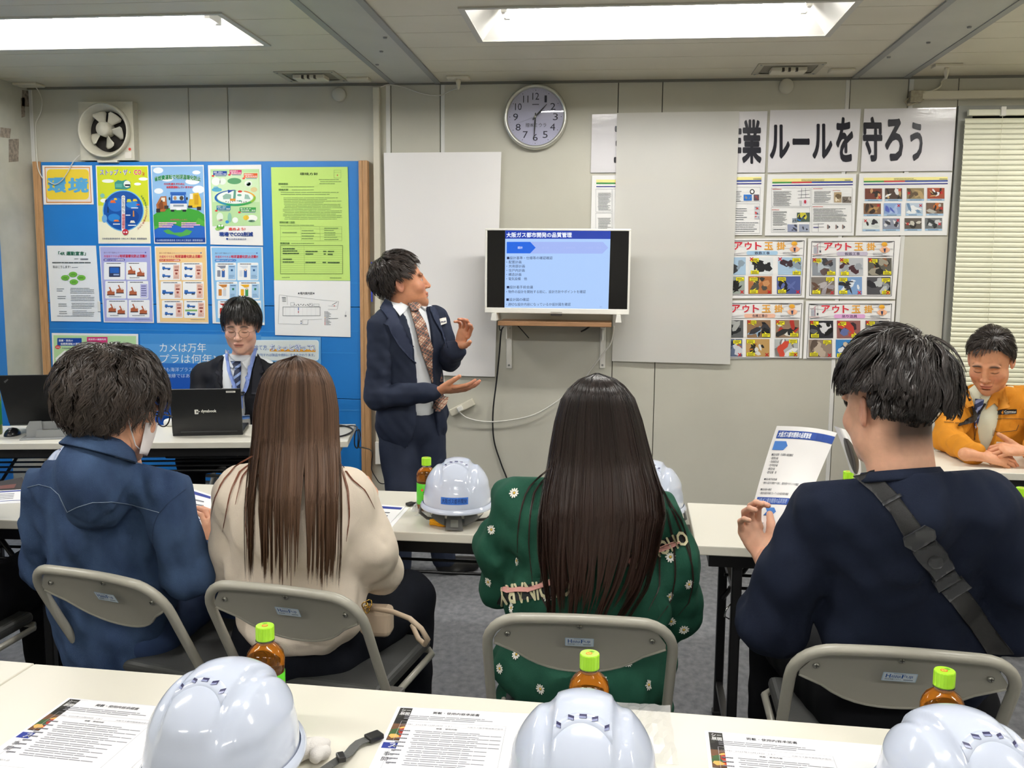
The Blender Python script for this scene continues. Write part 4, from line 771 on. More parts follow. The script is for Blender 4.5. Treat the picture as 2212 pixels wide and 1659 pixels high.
# ------------------------------------------------------------------ television on a wall shelf
YT = 4.88
a, b = P(1048, 493, YT), P(1359, 680, YT); tw = b.x-a.x; th_ = a.z-b.z
t = empty('television', ((a.x+b.x)/2, YT, b.z), 0, 'white framed television showing a blue slide', 'television')
m_tvw = mat('tv_white', '#e9e7df', rough=.3); hx = tw/2
mb = MB(); bz = .011
for q in (((-hx, 0, 0), (hx, .035, .028)), ((-hx, 0, th_-bz), (hx, .035, th_)), ((-hx, 0, .028), (-hx+bz, .035, th_-bz)), ((hx-bz, 0, .028), (hx, .035, th_-bz))): mb.bbox(q[0], q[1], m_tvw, r=.003)
mb.build('bezel', t)
mb = MB(); mb.bbox((-hx+.01, .02, .01), (hx-.01, .06, th_-.01), m_tvw, r=.01); mb.build('back_cover', t)
mb = MB(); mb.box((-.03, -.002, .006), (.03, .001, .010), mat('tv_logo', '#a8a69e')); mb.build('brand_mark', t)
mb = MB(); mb.bbox((-.03, .005, -.012), (.03, .03, .002), mat('tv_sensor', '#3a3836'), r=.004); mb.build('sensor', t)
for sx in (-1, 1):
    mb = MB(); x = sx*(hx-.055); mb.prism([(x-.010, 0), (x+.010, 0), (x+.016-.03*(sx > 0)*0, -.038), (x-.016, -.038)], -.05, .09, m_tvw); mb.build('foot', t)
def scr(c, e): 
    k = 'screen_'+c.lstrip('#'); new = k not in MATS; m = mat(k, c, rough=.3, emit=e)
    if new: m.node_tree.nodes['Principled BSDF'].inputs['Base Color'].default_value = (.01, .01, .012, 1)
    return m
mb = MB(); mb.box((-hx+bz, .006, .028), (hx-bz, .02, th_-bz), mat('screen_black', '#0b0b0d', rough=.18)); mb.build('screen', t)
c5 = (1040, 480, 340/2212)
class SP(Print):
    def poly(s, pts, c, L=None):
        s.L = s.L if L is None else L; s.mb.add([s.q(x, y, s.L) for x, y in pts], [tuple(range(len(pts)))], scr(c, 1.05))
    def text(s, body, x0, y0, x1, y1, c, L=None, bold=.01, res=3, **k):
        vs, fs, a, b, cc, d = text_geo(body, bold, res); s.mb.add([s.q(x0+(x1-x0)*(u-a)/(b-a), y0+(y1-y0)*(d-v)/(d-cc), L+.06*(i_//_nd[id(vs)])) for i_, (u, v) in enumerate(vs)], fs, scr(c, 1.05))
p = SP(lambda x, y, L: P(x, y, YT+.0055-.0003*L)-t.location, c5)
p.poly([(335, 112), (1816, 120), (1782, 1242), (324, 1220)], '#a8c8f6', 1); p.poly([(336, 114), (1816, 120), (1813, 236), (334, 232)], '#0636a8', 2)
p.poly([(640, 276), (1710, 278), (1782, 360), (1700, 442), (640, 440)], '#9eb2ee', 2); p.poly([(356, 276), (685, 276), (762, 358), (684, 438), (354, 438)], '#0560dc', 3)
p.text('大阪ガス都市開発の品質管理', 350, 142, 1270, 215, '#f4f8ff', 3, bold=.025); p.text('設計', 510, 340, 578, 374, '#f4f8ff', 4)
for (s_, a, b) in (('着工前', 848, 950), ('工事期間中', 1150, 1320), ('引渡後・竣工', 1460, 1690)): p.text(s_, a, 342, b, 374, '#a8b8f0', 3, bold=0)
for (s_, x0, x1, y) in (('■設計基準・仕様等の確認確認', 358, 998, 502), ('・配置計画', 352, 562, 560), ('・共用部計画', 352, 610, 618), ('・住戸内計画', 352, 608, 677), ('・構造計画', 350, 560, 735), ('・電気設備　他', 350, 640, 795), ('■設計着手前会議', 356, 724, 912), ('・物件の設計を開始する前に、設計方針やポイントを確認', 350, 1465, 977), ('■設計図の確認', 350, 670, 1087), ('・適切な設計内容になっているか設計図を確認', 346, 1254, 1154)):
    p.text(s_, x0, y-22, x1, y+22, '#16244c', 3, bold=.006)
p.text('31', 1662, 1180, 1690, 1200, '#7a8cc0', 3, bold=0)
p.build(t, 'slide')
# shelf
a, b = P(1075, 694, 4.85), P(1321, 700, 4.85)
t = empty('wall_shelf', (a.x, 5.1, a.z), 0, 'small brown wooden wall shelf on white brackets under the television', 'shelf')
w = b.x-a.x; m_sh = mat('shelf_wood', '#9a7350', rough=.45, noise=.3, nscale=6, stretch=(1, 20, 20))
mb = MB(); mb.bbox((0, -.25, -.022), (w, 0, 0), m_sh, r=.002); mb.build('board', t)
for px_ in (1100, 1303):
    q = P(px_, 710, 5.09); x = q.x-a.x; z1 = P(px_, 796, 5.09).z-a.z
    mb = MB(); mb.bbox((x-.016, -.008, z1), (x+.016, -.001, -.023), m_tvw, r=.004); mb.bbox((x-.014, -.22, -.03), (x+.014, -.002, -.023), m_tvw, r=.002); mb.box((x-.003, -.14, -.1), (x+.003, -.006, -.023), m_tvw)
    mb.build('bracket', t)
    for zz in (-.05, z1+.018):
        mb = MB(); mb.lathe([(0, .011), (.005, .011), (.006, .008)], m_beamedge, 10, Matrix.Translation((x, 0, zz)) @ Mr); mb.build('screw', t)
# cables near the TV
cable('television_cable', [P(1092, 702, 5.03), P(1083, 715, 5.03), P(1079, 760, 5.06), P(1073, 820, 5.07), P(1065, 890, 5.07), P(1067, 950, 5.085), P(1082, 1000, 5.085), P(1097, 1040, 5.085), P(1104, 1080, 5.085), P(1110, 1130, 5.085)], .0045, m_black, 'black television cable hanging down the wall')
cable('television_cable', [P(1326, 704, 5.03), P(1320, 740, 5.04), P(1298, 770, 5.05), P(1275, 800, 5.06), P(1262, 820, 5.07), P(1225, 850, 5.07), P(1190, 876, 5.07), P(1150, 897, 5.07), P(1100, 908, 5.07), P(1050, 911, 5.07), P(1010, 903, 5.06), P(990, 888, 5.05)], .004, m_cable, 'white power cord looping from the shelf to the wall outlet')
cable('television_cable', [P(1118, 703, 4.98), P(1130, 716, 5.0), P(1142, 730, 5.06)], .003, m_black, 'short black cable end under the shelf, left')
cable('television_cable', [P(1276, 704, 4.98), P(1264, 712, 5.0), P(1256, 716, 5.04)], .005, m_black, 'short black cable end under the shelf, right')
cable('television_cable', [P(1078, 700, 4.98), P(1080, 713, 4.99), P(1086, 708, 5.0), P(1090, 700, 5.0)], .003, m_black, 'tiny black cable loop at the shelf corner')
c = P(998, 880, 5.08)
t = empty('wall_outlet', (c.x, YW, c.z), 0, 'tilted white outlet block on the wall behind the presenter', 'outlet')
mb = MB(); mb.bbox((-.075, -.035, -.02), (.075, 0, .02), m_cream, r=.005, M=Matrix.Rotation(R(-28), 4, 'Y')); mb.build('block', t)
mb = MB(); mb.bbox((-.022, -.06, -.014), (.008, -.03, .014), m_white, r=.004, M=Matrix.Rotation(R(-28), 4, 'Y')); mb.build('plug', t)
# power strips end near the floor cable
# ================================================================== FURNITURE AND THINGS ON THE TABLES
m_top = mat('table_laminate', '#e0dccf', rough=.32, bump=.04, bscale=90); m_edge = mat('table_edge', '#dcd5c5', rough=.45)
m_blk = mat('black_steel', '#141416', rough=.35)
def table(x, y, ang, L, D, label, left=True, group='long white folding tables'):
    """x, y: right end of the camera-side edge; the table runs to the left of it"""
    t = empty('folding_table', (x, y, 0), R(ang), label, 'table', group)
    mb = MB(); mb.bbox((-L+.0015, 0, .672), (-.0015, D, .70), m_top, r=.003); mb.build('tabletop', t)
    mb = MB()
    for a in ((-L+.04, .03, -.04, .05), (-L+.04, D-.05, -.04, D-.03)): mb.box((a[0], a[1], .632), (a[2], a[3], .672), m_blk)
    for xx in (-L+.04, -.06): mb.box((xx, .05, .636), (xx+.02, D-.05, .672), m_blk)
    mb.build('under_frame', t)
    for k in range(4):
        yy = .07+(D-.14)*k/3; mb = MB(); mb.tube([(-L+.10, yy, .56), (-.10, yy, .56)], .005, m_blk, 6); mb.build('shelf_rod', t)
    for xx in (-L+.12, -.12):
        for yy in (.045, D-.045):
            mb = MB(); mb.bbox((xx-.014, yy-.014, .012), (xx+.014, yy+.014, .65), m_blk, r=.003, seg=1); mb.bbox((xx-.018, yy-.018, 0), (xx+.018, yy+.018, .014), m_black, r=.003, seg=1); mb.build('leg', t)
        mb = MB(); mb.box((xx-.01, .05, .10), (xx+.01, D-.05, .12), m_blk); mb.box((xx-.01, .05, .55), (xx+.01, D-.05, .57), m_blk); mb.build('crossbar', t)
        s = 1 if xx < -L/2 else -1
        mb = MB(); mb.tube([(xx, .06, .40), (xx+s*.16, .06, .64)], .008, m_blk, 6); mb.tube([(xx, D-.06, .40), (xx+s*.16, D-.06, .64)], .008, m_blk, 6); mb.build('brace', t)
        mb = MB(); mb.tube([(xx-s*.016, .02, .53), (xx-s*.03, .0, .52), (xx-s*.034, .0, .50), (xx-s*.02, .01, .49)], .0022, mat('chrome', '#c8c8c8', rough=.15, metal=1), 6); mb.build('release_hook', t)
    return t
a = R(-2.0); ux, uy = math.cos(a), math.sin(a)
table(-1.097+1.8*ux+.45*math.sin(a)*0, 1.577+1.8*uy-.45, -2, 1.8, .45, 'long white folding table nearest the camera with three helmets')
table(-1.100, 1.577-.45+.003, -2.5, 1.8, .45, 'white folding table nearest the camera at the lower left corner, only its end in view')
table(.232, 2.553, .0, 1.8, .485, 'white folding table of the middle row, left of the joint, before the long haired women')
table(2.035, 2.49, -1.5, 1.795, .485, 'white folding table of the middle row on the right, before the navy shirt')
table(-1.572, 2.52, 3.5, 1.8, .485, 'white folding table of the middle row at the left edge')
table(-1.149, 3.914, 11.3, 1.8, .46, 'white folding table at the front left with two laptops on it')
qa = PZ(2115, 1019.5, .7); qb = PZ(2212, 1023, .7); an = math.degrees(math.atan2(qb.y-qa.y, qb.x-qa.x)); lx = 1.12
dx_ = (lx-qa.x)/math.cos(R(an)); table(qa.x+(dx_+1.8)*math.cos(R(an)), qa.y+(dx_+1.8)*math.sin(R(an)), an, 1.8, .45, 'white folding table at the front right under the clasped hands')
# ------------------------------------------------------------------ folding chairs
m_chair = mat('chair_grey_paint', '#a6a397', rough=.32, spec=.6); m_hinge = mat('chair_hinge_plastic', '#54524e', rough=.5); m_vinyl = mat('chair_seat_vinyl', '#3c3d3c', rough=.5, bump=.1)
def make_chair():
    t = empty('folding_chair', (0, 0, 0))
    # continuous back tube: feet (front) -> up and back -> across the top
    hw = .200; zt = .735; r = .0115; lean = .46
    def side(s):
        pts = []
        for k in range(9):
            z = .012+(.655-.012)*k/8; pts.append((s*(hw+.0), lean*(1-z/zt)-.02*math.sin(PI*z/.7), z))
        return pts
    L = side(-1); Rr = side(1); n = 7; arc = []
    for k in range(1, n):
        a = PI/2*k/n; arc.append((-hw+.075*(1-math.cos(a)), .0+.012*math.sin(a)+lean*(1-(.66+.075*math.sin(a))/zt)*0-.0, .66+.075*math.sin(a)))
    def yz(z): return lean*(1-z/zt)-.02*math.sin(PI*z/.7)
    top = [(x, yz(z), z) for x, _, z in arc]
    mid = [(-hw+.075+(2*hw-.15)*k/8, yz(zt)+.022*math.sin(PI*k/8), zt-.006*math.sin(PI*k/8)) for k in range(9)]
    path = L+top+mid+[(-x, y, z) for x, y, z in reversed(top)]+list(reversed(Rr))
    mb = MB(); mb.tube(path, r, m_chair, 12); mb.build('back_frame', t)
    # backrest panel: follows the tube at the top, curved lower edge, bowed
    mb = MB(); nu, nv = 17, 9; vs = []
    for side_ in (0, 1):
        for j in range(nv):
            for i in range(nu):
                u = -1+2*i/(nu-1); v = j/(nv-1); hwid = hw-.012
                low = .135*(1-abs(u)**2.2)**.75+.012; ztop = zt-.008-.05*max(0, abs(u)-.72)**2/.08
                z = ztop-low*v; x = u*(hwid-.004)
                y = yz(z)+.022*math.cos(u*PI/2)+.012*math.sin(v*PI)*math.cos(u*PI/2)-.004+(.006 if side_ else 0)
                vs.append((x, y, z))
    N = nu*nv
    fs = [(j*nu+i, (j+1)*nu+i, (j+1)*nu+i+1, j*nu+i+1) for j in range(nv-1) for i in range(nu-1)]
    mb.add(vs[:N], [f[::-1] for f in fs], m_chair, True); mb.add(vs[N:], fs, m_chair, True)
    rim = [i for i in range(nu)]+[j*nu+nu-1 for j in range(1, nv)]+[(nv-1)*nu+i for i in range(nu-2, -1, -1)]+[j*nu for j in range(nv-2, 0, -1)]
    ro = [vs[i] for i in rim]+[vs[i+N] for i in rim]; L_ = len(rim); mb.add(ro, [(k, k-1 if k else L_-1, (k-1 if k else L_-1)+L_, k+L_) for k in range(L_)], m_chair, False)
    # rolled lower lip
    mb.tube([vs[(nv-1)*nu+i] for i in range(nu)], .003, m_chair, 6); mb.build('backrest', t)
    def on_panel(x, z): u = x/(hw-.016); return yz(z)+.022*math.cos(u*PI/2)+.006*math.cos(u*PI/2)-.006
    for (x, z) in ((-.155, zt-.045), (0, zt-.028), (.155, zt-.05)):
        mb = MB(); mb.lathe([(0, .003), (.004, .003), (.0065, .0), (.0068, -.003)], mat('screw_metal', '#a5a49c', rough=.3, metal=.8), 12, Matrix.Translation((x, on_panel(x, z), z)) @ Mr)
        mb.box((x-.004, on_panel(x, z)-.0034, z-.0006), (x+.004, on_panel(x, z)-.003, z+.0006), m_dark); mb.box((x-.0006, on_panel(x, z)-.0035, z-.004), (x+.0006, on_panel(x, z)-.0031, z+.004), m_dark); mb.build('screw', t)
    cx, cz = .0, zt-.066
    def stp(x, y, L): return Vector((cx+x, min(on_panel(cx+.033, cz-.014), on_panel(cx+.033, cz+.014))-lean/zt*(-y+.0)*1.0-.0022-.0003*L-.001, cz-y))
    pr = Print(stp)
    pr.rect(-.031, -.012, .031, .012, '#b8cfe0', 0, r=.002); pr.rect(-.029, -.0105, .029, .0105, '#d6e0e8', 1, r=.002)
    pr.text('H', -.025, -.008, -.0165, .0025, '#2458a0', 2, bold=.02); pr.text('ANNA', -.0155, -.0055, .002, .0025, '#2458a0', 2, bold=.01); pr.text('F', .0035, -.008, .0105, .0025, '#2458a0', 2, bold=.02); pr.text('UJI', .0115, -.0055, .023, .0025, '#2458a0', 2, bold=.01)
    pr.text('(株)阪神藤システム', -.026, .0045, .004, .0085, '#46607a', 2, res=1); pr.rect(.008, .0055, .025, .0075, '#6a7c90', 2); pr.rect(-.012, -.0098, .004, -.0088, '#6a7c90', 2); pr.build(t, 'sticker')
    # seat
    mb = MB(); mb.bbox((-.178, .17, .415), (.178, .52, .45), m_vinyl, r=.015, seg=3); mb.build('seat', t)
    mb = MB(); mb.tube([(-.186, .12, .405), (-.186, .50, .405), (-.17, .525, .405), (.17, .525, .405), (.186, .50, .405), (.186, .12, .405)], .009, m_chair, 8); mb.build('seat_frame', t)
    for s in (-1, 1):
        mb = MB(); mb.tube([(s*.219, .26, .40), (s*.222, .05, .20), (s*.222, -.05, .012)], .0105, m_chair, 10); mb.tube([(s*.222, -.045, .02), (s*.222, -.055, .0)], .013, m_black, 8); mb.build('leg', t)
        yb = yz(.42); mb = MB(); mb.bbox((s*.209-.022, yb-.025, .38), (s*.209+.022, yb+.025, .45), m_hinge, r=.006); mb.build('hinge', t)
    mb = MB(); mb.tube([(-.2, yz(.12), .12), (.2, yz(.12), .12)], .008, m_chair, 8); mb.build('stretcher', t)
    return t
chair0 = make_chair()
for i, (x, y, an, sx, lb) in enumerate((
    (-1.20, 1.965, -15.5, 1.0, 'grey folding chair under the person in the denim shirt'), (-.735, 1.93, -9.3, .98, 'grey folding chair under the brown haired woman in the cream top'),
    (-.055, 1.842, 1.4, .98, 'grey folding chair under the black haired woman in the green top'), (.57, 1.752, -2.3, 1.04, 'grey folding chair under the man in the navy shirt'),
    (-1.86, 1.93, -2, 1.0, 'grey folding chair at the far left, mostly out of view'), (1.25, 1.76, 3, 1.0, 'folding chair at the right edge, mostly out of view'),
    (P(520, 905, 4.62).x, 4.94, 180, 1.0, 'folding chair of the young man behind the laptop'), (P(2150, 1040, 4.42).x, 4.76, 180, 1.0, 'folding chair of the man in the orange jacket'))):
    c = chair0 if i == 0 else copy_tree(chair0); c.location = (x, y, 0); c.rotation_euler = (0, 0, R(an)); c.scale = (sx, 1, 1); tag(c, lb, 'chair', 'grey folding chairs')
# ------------------------------------------------------------------ helmets
m_helm = mat('helmet_white_abs', '#ccd4e6', rough=.12, spec=.55, coat=.3); m_harn = mat('harness_grey', '#5c5d5c', rough=.45); m_strap = mat('webbing_grey', '#5a5b59', rough=.8, bump=.6, bscale=900); m_liner = mat('helmet_liner', '#dcdad4', rough=.7)
A_, B_, C_ = .101, .124, .129
def hsurf(x, yb, lift=0.):
    """helmet surface by angle: th from the top, ph around (ph=-90 deg is the rear)"""
    pass
def hp(th, ph, lift=0.):
    sx = math.sin(th); e = 1.0
    r_ = sx**.93 if sx > 0 else 0
    x = A_*r_*math.cos(ph); y = B_*r_*math.sin(ph); z = C_*max(0, math.cos(th))**.92
    def ss(a, b, v): t = min(1, max(0, (v-a)/(b-a))); return t*t*(3-2*t)
    d = .0045*(1-ss(.034, .040, abs(x)))*(1-ss(.85, 1.15, th))
    d += .0035*ss(.052, .060, abs(x))*(1-ss(1.05, 1.25, th))*ss(.3, .5, th)
    d += -.002*ss(.040, .046, abs(x))*(1-ss(.050, .056, abs(x)))*(1-ss(.9, 1.2, th))
    n = Vector((x/A_**2, y/B_**2, z/C_**2)).normalized()
    return Vector((x, y, z))+n*(d+lift)
def hback(x, s, lift=0.):
    """point on the rear face at lateral x and polar angle s"""
    r_ = math.sin(s)**.93; cph = max(-1, min(1, x/(A_*r_))); return hp(s, -math.acos(cph), lift)
def make_helmet():
    t = empty('safety_helmet', (0, 0, 0))
    mb = MB(); nu, nv = 96, 40; vs = [hp(PI/2*j/(nv-1), 2*PI*i/nu) for j in range(nv) for i in range(nu)]
    mb.add(vs, [(j*nu+i, (j+1)*nu+i, (j+1)*nu+(i+1) % nu, j*nu+(i+1) % nu) for j in range(nv-1) for i in range(nu)], m_helm, True)
    mb.build('shell', t)
    mb = MB(); prof = [(0, .004), (.004, -.001), (.007, -.006), (.0065, -.010), (.003, -.011), (-.003, -.010), (-.004, .002)]; vs = []
    for (d, z) in prof:
        for i in range(nu):
            a = 2*PI*i/nu; f_ = max(0, math.sin(a))**3; vs.append(((A_+d+.002)*math.cos(a), (B_+d+.002)*math.sin(a)+f_*(.02 if d > 0 else 0), z-.002*f_))
    mb.add(vs, [(j*nu+i, (j+1)*nu+i, (j+1)*nu+(i+1) % nu, j*nu+(i+1) % nu) for j in range(len(prof)-1) for i in range(nu)], m_helm, True); mb.build('brim', t)
    # vents: raised arched frame and five openings
    mb = MB(); fr = []
    for k in range(21):
        u = -1+2*k/20; x = .034*u; s = .30+.26*u*u
        fr.append((hback(x*1.0, s-.055, .0022), hback(x*1.02, s+.055+.02*abs(u), .0022), hback(x, s-.075, -.001), hback(x*1.04, s+.08+.02*abs(u), -.001)))
    vs = [p for q in fr for p in (q[2], q[0], q[1], q[3])]
    mb.add(vs, [(4*k+j, 4*k+j+1, 4*k+4+j+1, 4*k+4+j) for k in range(20) for j in range(3)], m_helm, True); mb.build('vent_frame', t)
    for k in range(5):
        u = (k-2)/2*.82; x = .034*u; s = .30+.26*u*u; w = .0044-.0008*abs(k-2); h_ = .028
        mb = MB(); tilt = .02*u
        c4_ = [hback(x-w, s-h_+tilt*-1.5*abs(u)*0+.03*abs(u)*(1 if u > 0 else -1)*-1*0, .0027), hback(x+w, s-h_, .0027), hback(x+w, s+h_, .0027), hback(x-w, s+h_, .0027)]
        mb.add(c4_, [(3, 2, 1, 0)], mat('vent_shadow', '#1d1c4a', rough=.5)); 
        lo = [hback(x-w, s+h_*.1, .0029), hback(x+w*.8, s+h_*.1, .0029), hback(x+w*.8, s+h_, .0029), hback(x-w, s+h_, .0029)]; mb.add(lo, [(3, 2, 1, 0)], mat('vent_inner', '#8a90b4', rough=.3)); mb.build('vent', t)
    # harness: head band, ratchet, cradle
    mb = MB(); n = 40; vs = []
    for z, g in ((-.004, 0), (-.030, 0)):
        for i in range(n):
            a = 2*PI*i/n; dz = -.022*max(0, -math.sin(a))**2; vs.append((.078*math.cos(a), .098*math.sin(a), z+dz))
    mb.add(vs, [(i, (i+1) % n, n+(i+1) % n, n+i) for i in range(n)], m_harn, True); o = mb.build('head_band', t); so = o.modifiers.new('t', 'SOLIDIFY'); so.thickness = .003
    mb = MB(); mb.prism([(-.020, -.012), (.020, -.012), (.025, -.058), (-.025, -.058)], -.112, -.098, m_harn); mb.box((-.010, -.1145, -.048), (.012, -.111, -.026), mat('harness_light', '#7c7d78')); mb.build('ratchet', t)
    for s in (-1, 1):
        mb = MB(); mb.prism([(s*.028, -.016), (s*.06, -.004), (s*.068, -.02), (s*.03, -.046)][::s], -.101, -.085, m_harn); mb.build('side_arm', t)
    mb = MB(); vs = []
    for z, k in ((-.004, .93), (-.03, .8), (-.045, .55)):
        for i in range(n): a = 2*PI*i/n; vs.append((A_*k*math.cos(a), B_*k*math.sin(a), z))
    mb.add(vs, [(j*n+i, j*n+(i+1) % n, (j+1)*n+(i+1) % n, (j+1)*n+i) for j in range(2) for i in range(n)], m_liner, True); mb.build('liner', t)
    for s in (-1, 1):
        mb = MB(); mb.tube([(s*.105, -.03, -.005), (s*.11, -.02, -.03), (s*.09, -.01, -.05), (s*.05, 0, -.058)], [.004, .005, .005, .004], m_harn, 6); mb.build('chin_strap', t)
    return t
def tape(t):
    pr = Print(None); 
    def put(x, y, L):   # x lateral m, y from tape centre, on the rear face
        return hback(x, 1.36+y/.125, .0006+.0003*L)
    pr.put = put; n = 12
    for i in range(n): x0 = -.038+.078*i/n; pr.rect(x0, -.0095, x0+.078/n+.0001, .0095, '#3f74cf', 0)
    pr.text('大阪ガス都市開発', -.035, -.0065, .037, .0068, '#182a58', 1, bold=.004); pr.build(t, 'name_tape')
helm0 = make_helmet()
hz = .062+.70
pz = lambda x, y, z: PZ(x, y, z)
top1 = PZ(988, 983, .70+.062+C_)
hel = [((988, 983), 5, 'white safety helmet with blue name tape beside the small green tea bottle', True), ((1405, 989), -8, 'white safety helmet with blue name tape half hidden by long black hair', True), ((165, 951), 10, 'white safety helmet behind the denim shoulder', False),
       ((478, 1421), -6, 'large white safety helmet in the foreground, leftmost of the three', False), ((1262, 1494), 0, 'large white safety helmet in the foreground centre', False), ((2092, 1530), 10, 'large white safety helmet cut by the lower right corner', False)]
for i, ((x, y), an, lb, tp) in enumerate(hel):
    p = PZ(x, y+(16 if y > 1200 else 6), hz+C_+.004); h = helm0 if i == 0 else copy_tree(helm0); h.location = (p.x, p.y, hz-.0); h.rotation_euler = (R(0), 0, R(an)); tag(h, lb, 'helmet', 'white safety helmets on the tables'); HL = globals().setdefault('HL', []); HL.append((h, tp))
for h, tp in HL:
    if tp: tape(h)
# ------------------------------------------------------------------ tea bottles
m_tea = mat('green_tea_liquid', '#b06a1c', rough=.06, trans=.82, ior=1.33); m_pet = mat('clear_pet', '#f4f4ee', rough=.04, trans=.95, ior=1.2); m_cap = mat('lime_cap', '#a6e02c', rough=.35); m_lab = mat('green_label', '#58c02c', rough=.3)
def make_bottle():
    t = empty('tea_bottle', (0, 0, 0))
    mb = MB(); mb.lathe([(0, .002), (.024, 0), (.028, .004), (.029, .012), (.030, .018), (.0306, .024), (.0306, .088), (.0298, .092), (.0308, .097), (.0314, .104), (.0312, .113), (.0290, .122), (.0240, .130), (.0175, .135), (.0135, .138)], m_tea, 32); mb.lathe([(.0135, .138), (.0, .138)], m_tea, 32); mb.build('body', t)
    mb = MB(); mb.lathe([(.0137, .1375), (.0125, .139), (.0125, .142), (.0155, .1425), (.0155, .1445), (.0125, .145)], m_pet, 28); mb.build('neck', t)
    mb = MB(); n = 40; pr = [(.0148, .1455), (.0148, .1665), (.0142, .168), (0, .1682)]
    for k, (r_, z) in enumerate(pr): pass
    vs = []
    for (r_, z) in pr:
        for i in range(n): rr = r_+(.0004 if i % 2 and r_ > .0145 else 0); a = 2*PI*i/n; vs.append((rr*math.cos(a), rr*math.sin(a), z))
    mb.add(vs, [(j*n+i, j*n+(i+1) % n, (j+1)*n+(i+1) % n, (j+1)*n+i) for j in range(3) for i in range(n)], m_cap, False); mb.lathe([(.0148, .1455), (.015, .1435), (.0135, .1435)], m_cap, 28); mb.build('cap', t)
    mb = MB(); mb.lathe([(.0300, .022), (.0310, .0235), (.0310, .0885), (.0300, .0895)], m_lab, 36); mb.build('label', t)
    p = Print(lambda x, y, L: Vector((.0311*math.sin(x/.0311)*(1+.006*L), -.0311*math.cos(x/.0311)*(1+.006*L), .0885-y)))
    p.text('伊藤園', -.002, .006, .014, .010, '#2f4a20', 1, res=1, bold=.01); p.ell(-.013, .018, .004, .0045, '#d8463c', 1, 12); p.text('お', -.009, .022, -.001, .034, '#10200c', 2, bold=.03); p.text('茶', -.008, .037, .002, .052, '#10200c', 2, bold=.03); p.text('お〜い', .002, .018, .010, .046, '#10200c', 2, bold=.02)
    p.rect(.034, .004, .052, .062, '#e8efdf', 1); p.lines(.036, .022, .050, .058, 8, '#50604a', 2); p.poly([(.020, .008), (.030, .008), (.025, .02)], '#163c1c', 1); p.build(t, 'label_print')
    p = Print(lambda x, y, L: Vector((x, -y, .1682+.0002*L))); p.ell(-.002, 0, .0055, .005, '#e2502c', 1, 14); p.ell(-.002, 0, .004, .0036, '#c6ec60', 2, 14); p.text('茶', -.005, -.003, .001, .003, '#d8402c', 3, res=1); p.text('新緑', .004, -.004, .010, .004, '#2f8a2c', 1, res=1); p.build(t, 'cap_print')
    return t
bot0 = make_bottle()
for i, ((x, y), s, rz, lb) in enumerate((((921, 988), 1, 10, 'small green tea bottle with lime cap beside the middle helmet'), ((572, 1350), 1, 170-60, 'small tea bottle with lime cap behind the leftmost foreground helmet'), ((1274, 1410), 1, 60, 'small tea bottle with lime cap behind the centre foreground helmet'),
        ((2041, 1447), 1, 40, 'small tea bottle with lime cap behind the helmet at the lower right'), ((1833, 1018), 1, 0, 'lime bottle cap just visible over the navy shoulder'), ((2208, 1053), 1, 30, 'tea bottle cut by the right edge next to the navy sleeve'))):
    p = PZ(x, y, .70+.1685); b = bot0 if i == 0 else copy_tree(bot0); b.location = (p.x, p.y, .70); b.rotation_euler = (0, 0, R(rz)); tag(b, lb, 'bottle', 'small tea bottles on the tables')
t = empty('large_bottle', PZ(-12, 938, .70)+Vector((0, 0, 0)), 0, 'larger green labelled drink bottle cut by the left edge', 'bottle')
mb = MB(); mb.lathe([(0, 0), (.03, 0), (.034, .006), (.034, .18), (.030, .195), (.018, .215), (.014, .22)], mat('drink_yellow', '#d8c860', rough=.06, trans=.7, ior=1.33), 28); mb.build('body', t)
mb = MB(); mb.lathe([(.0345, .045), (.0348, .047), (.0348, .15), (.0345, .152)], mat('label_deep_green', '#2f8a3c', rough=.3), 28); mb.build('label', t)
p = Print(lambda x, y, L: Vector((.0352*math.sin(x/.0352), -.0352*math.cos(x/.0352), .10-y))); p.ell(.012, 0, .015, .022, '#e8f0e0', 1); p.ell(.012, .034, .02, .012, '#d8e040', 1); p.build(t, 'label_print')
mb = MB(); mb.lathe([(.014, .22), (.0145, .24), (0, .241)], m_cap, 20); mb.build('cap', t)
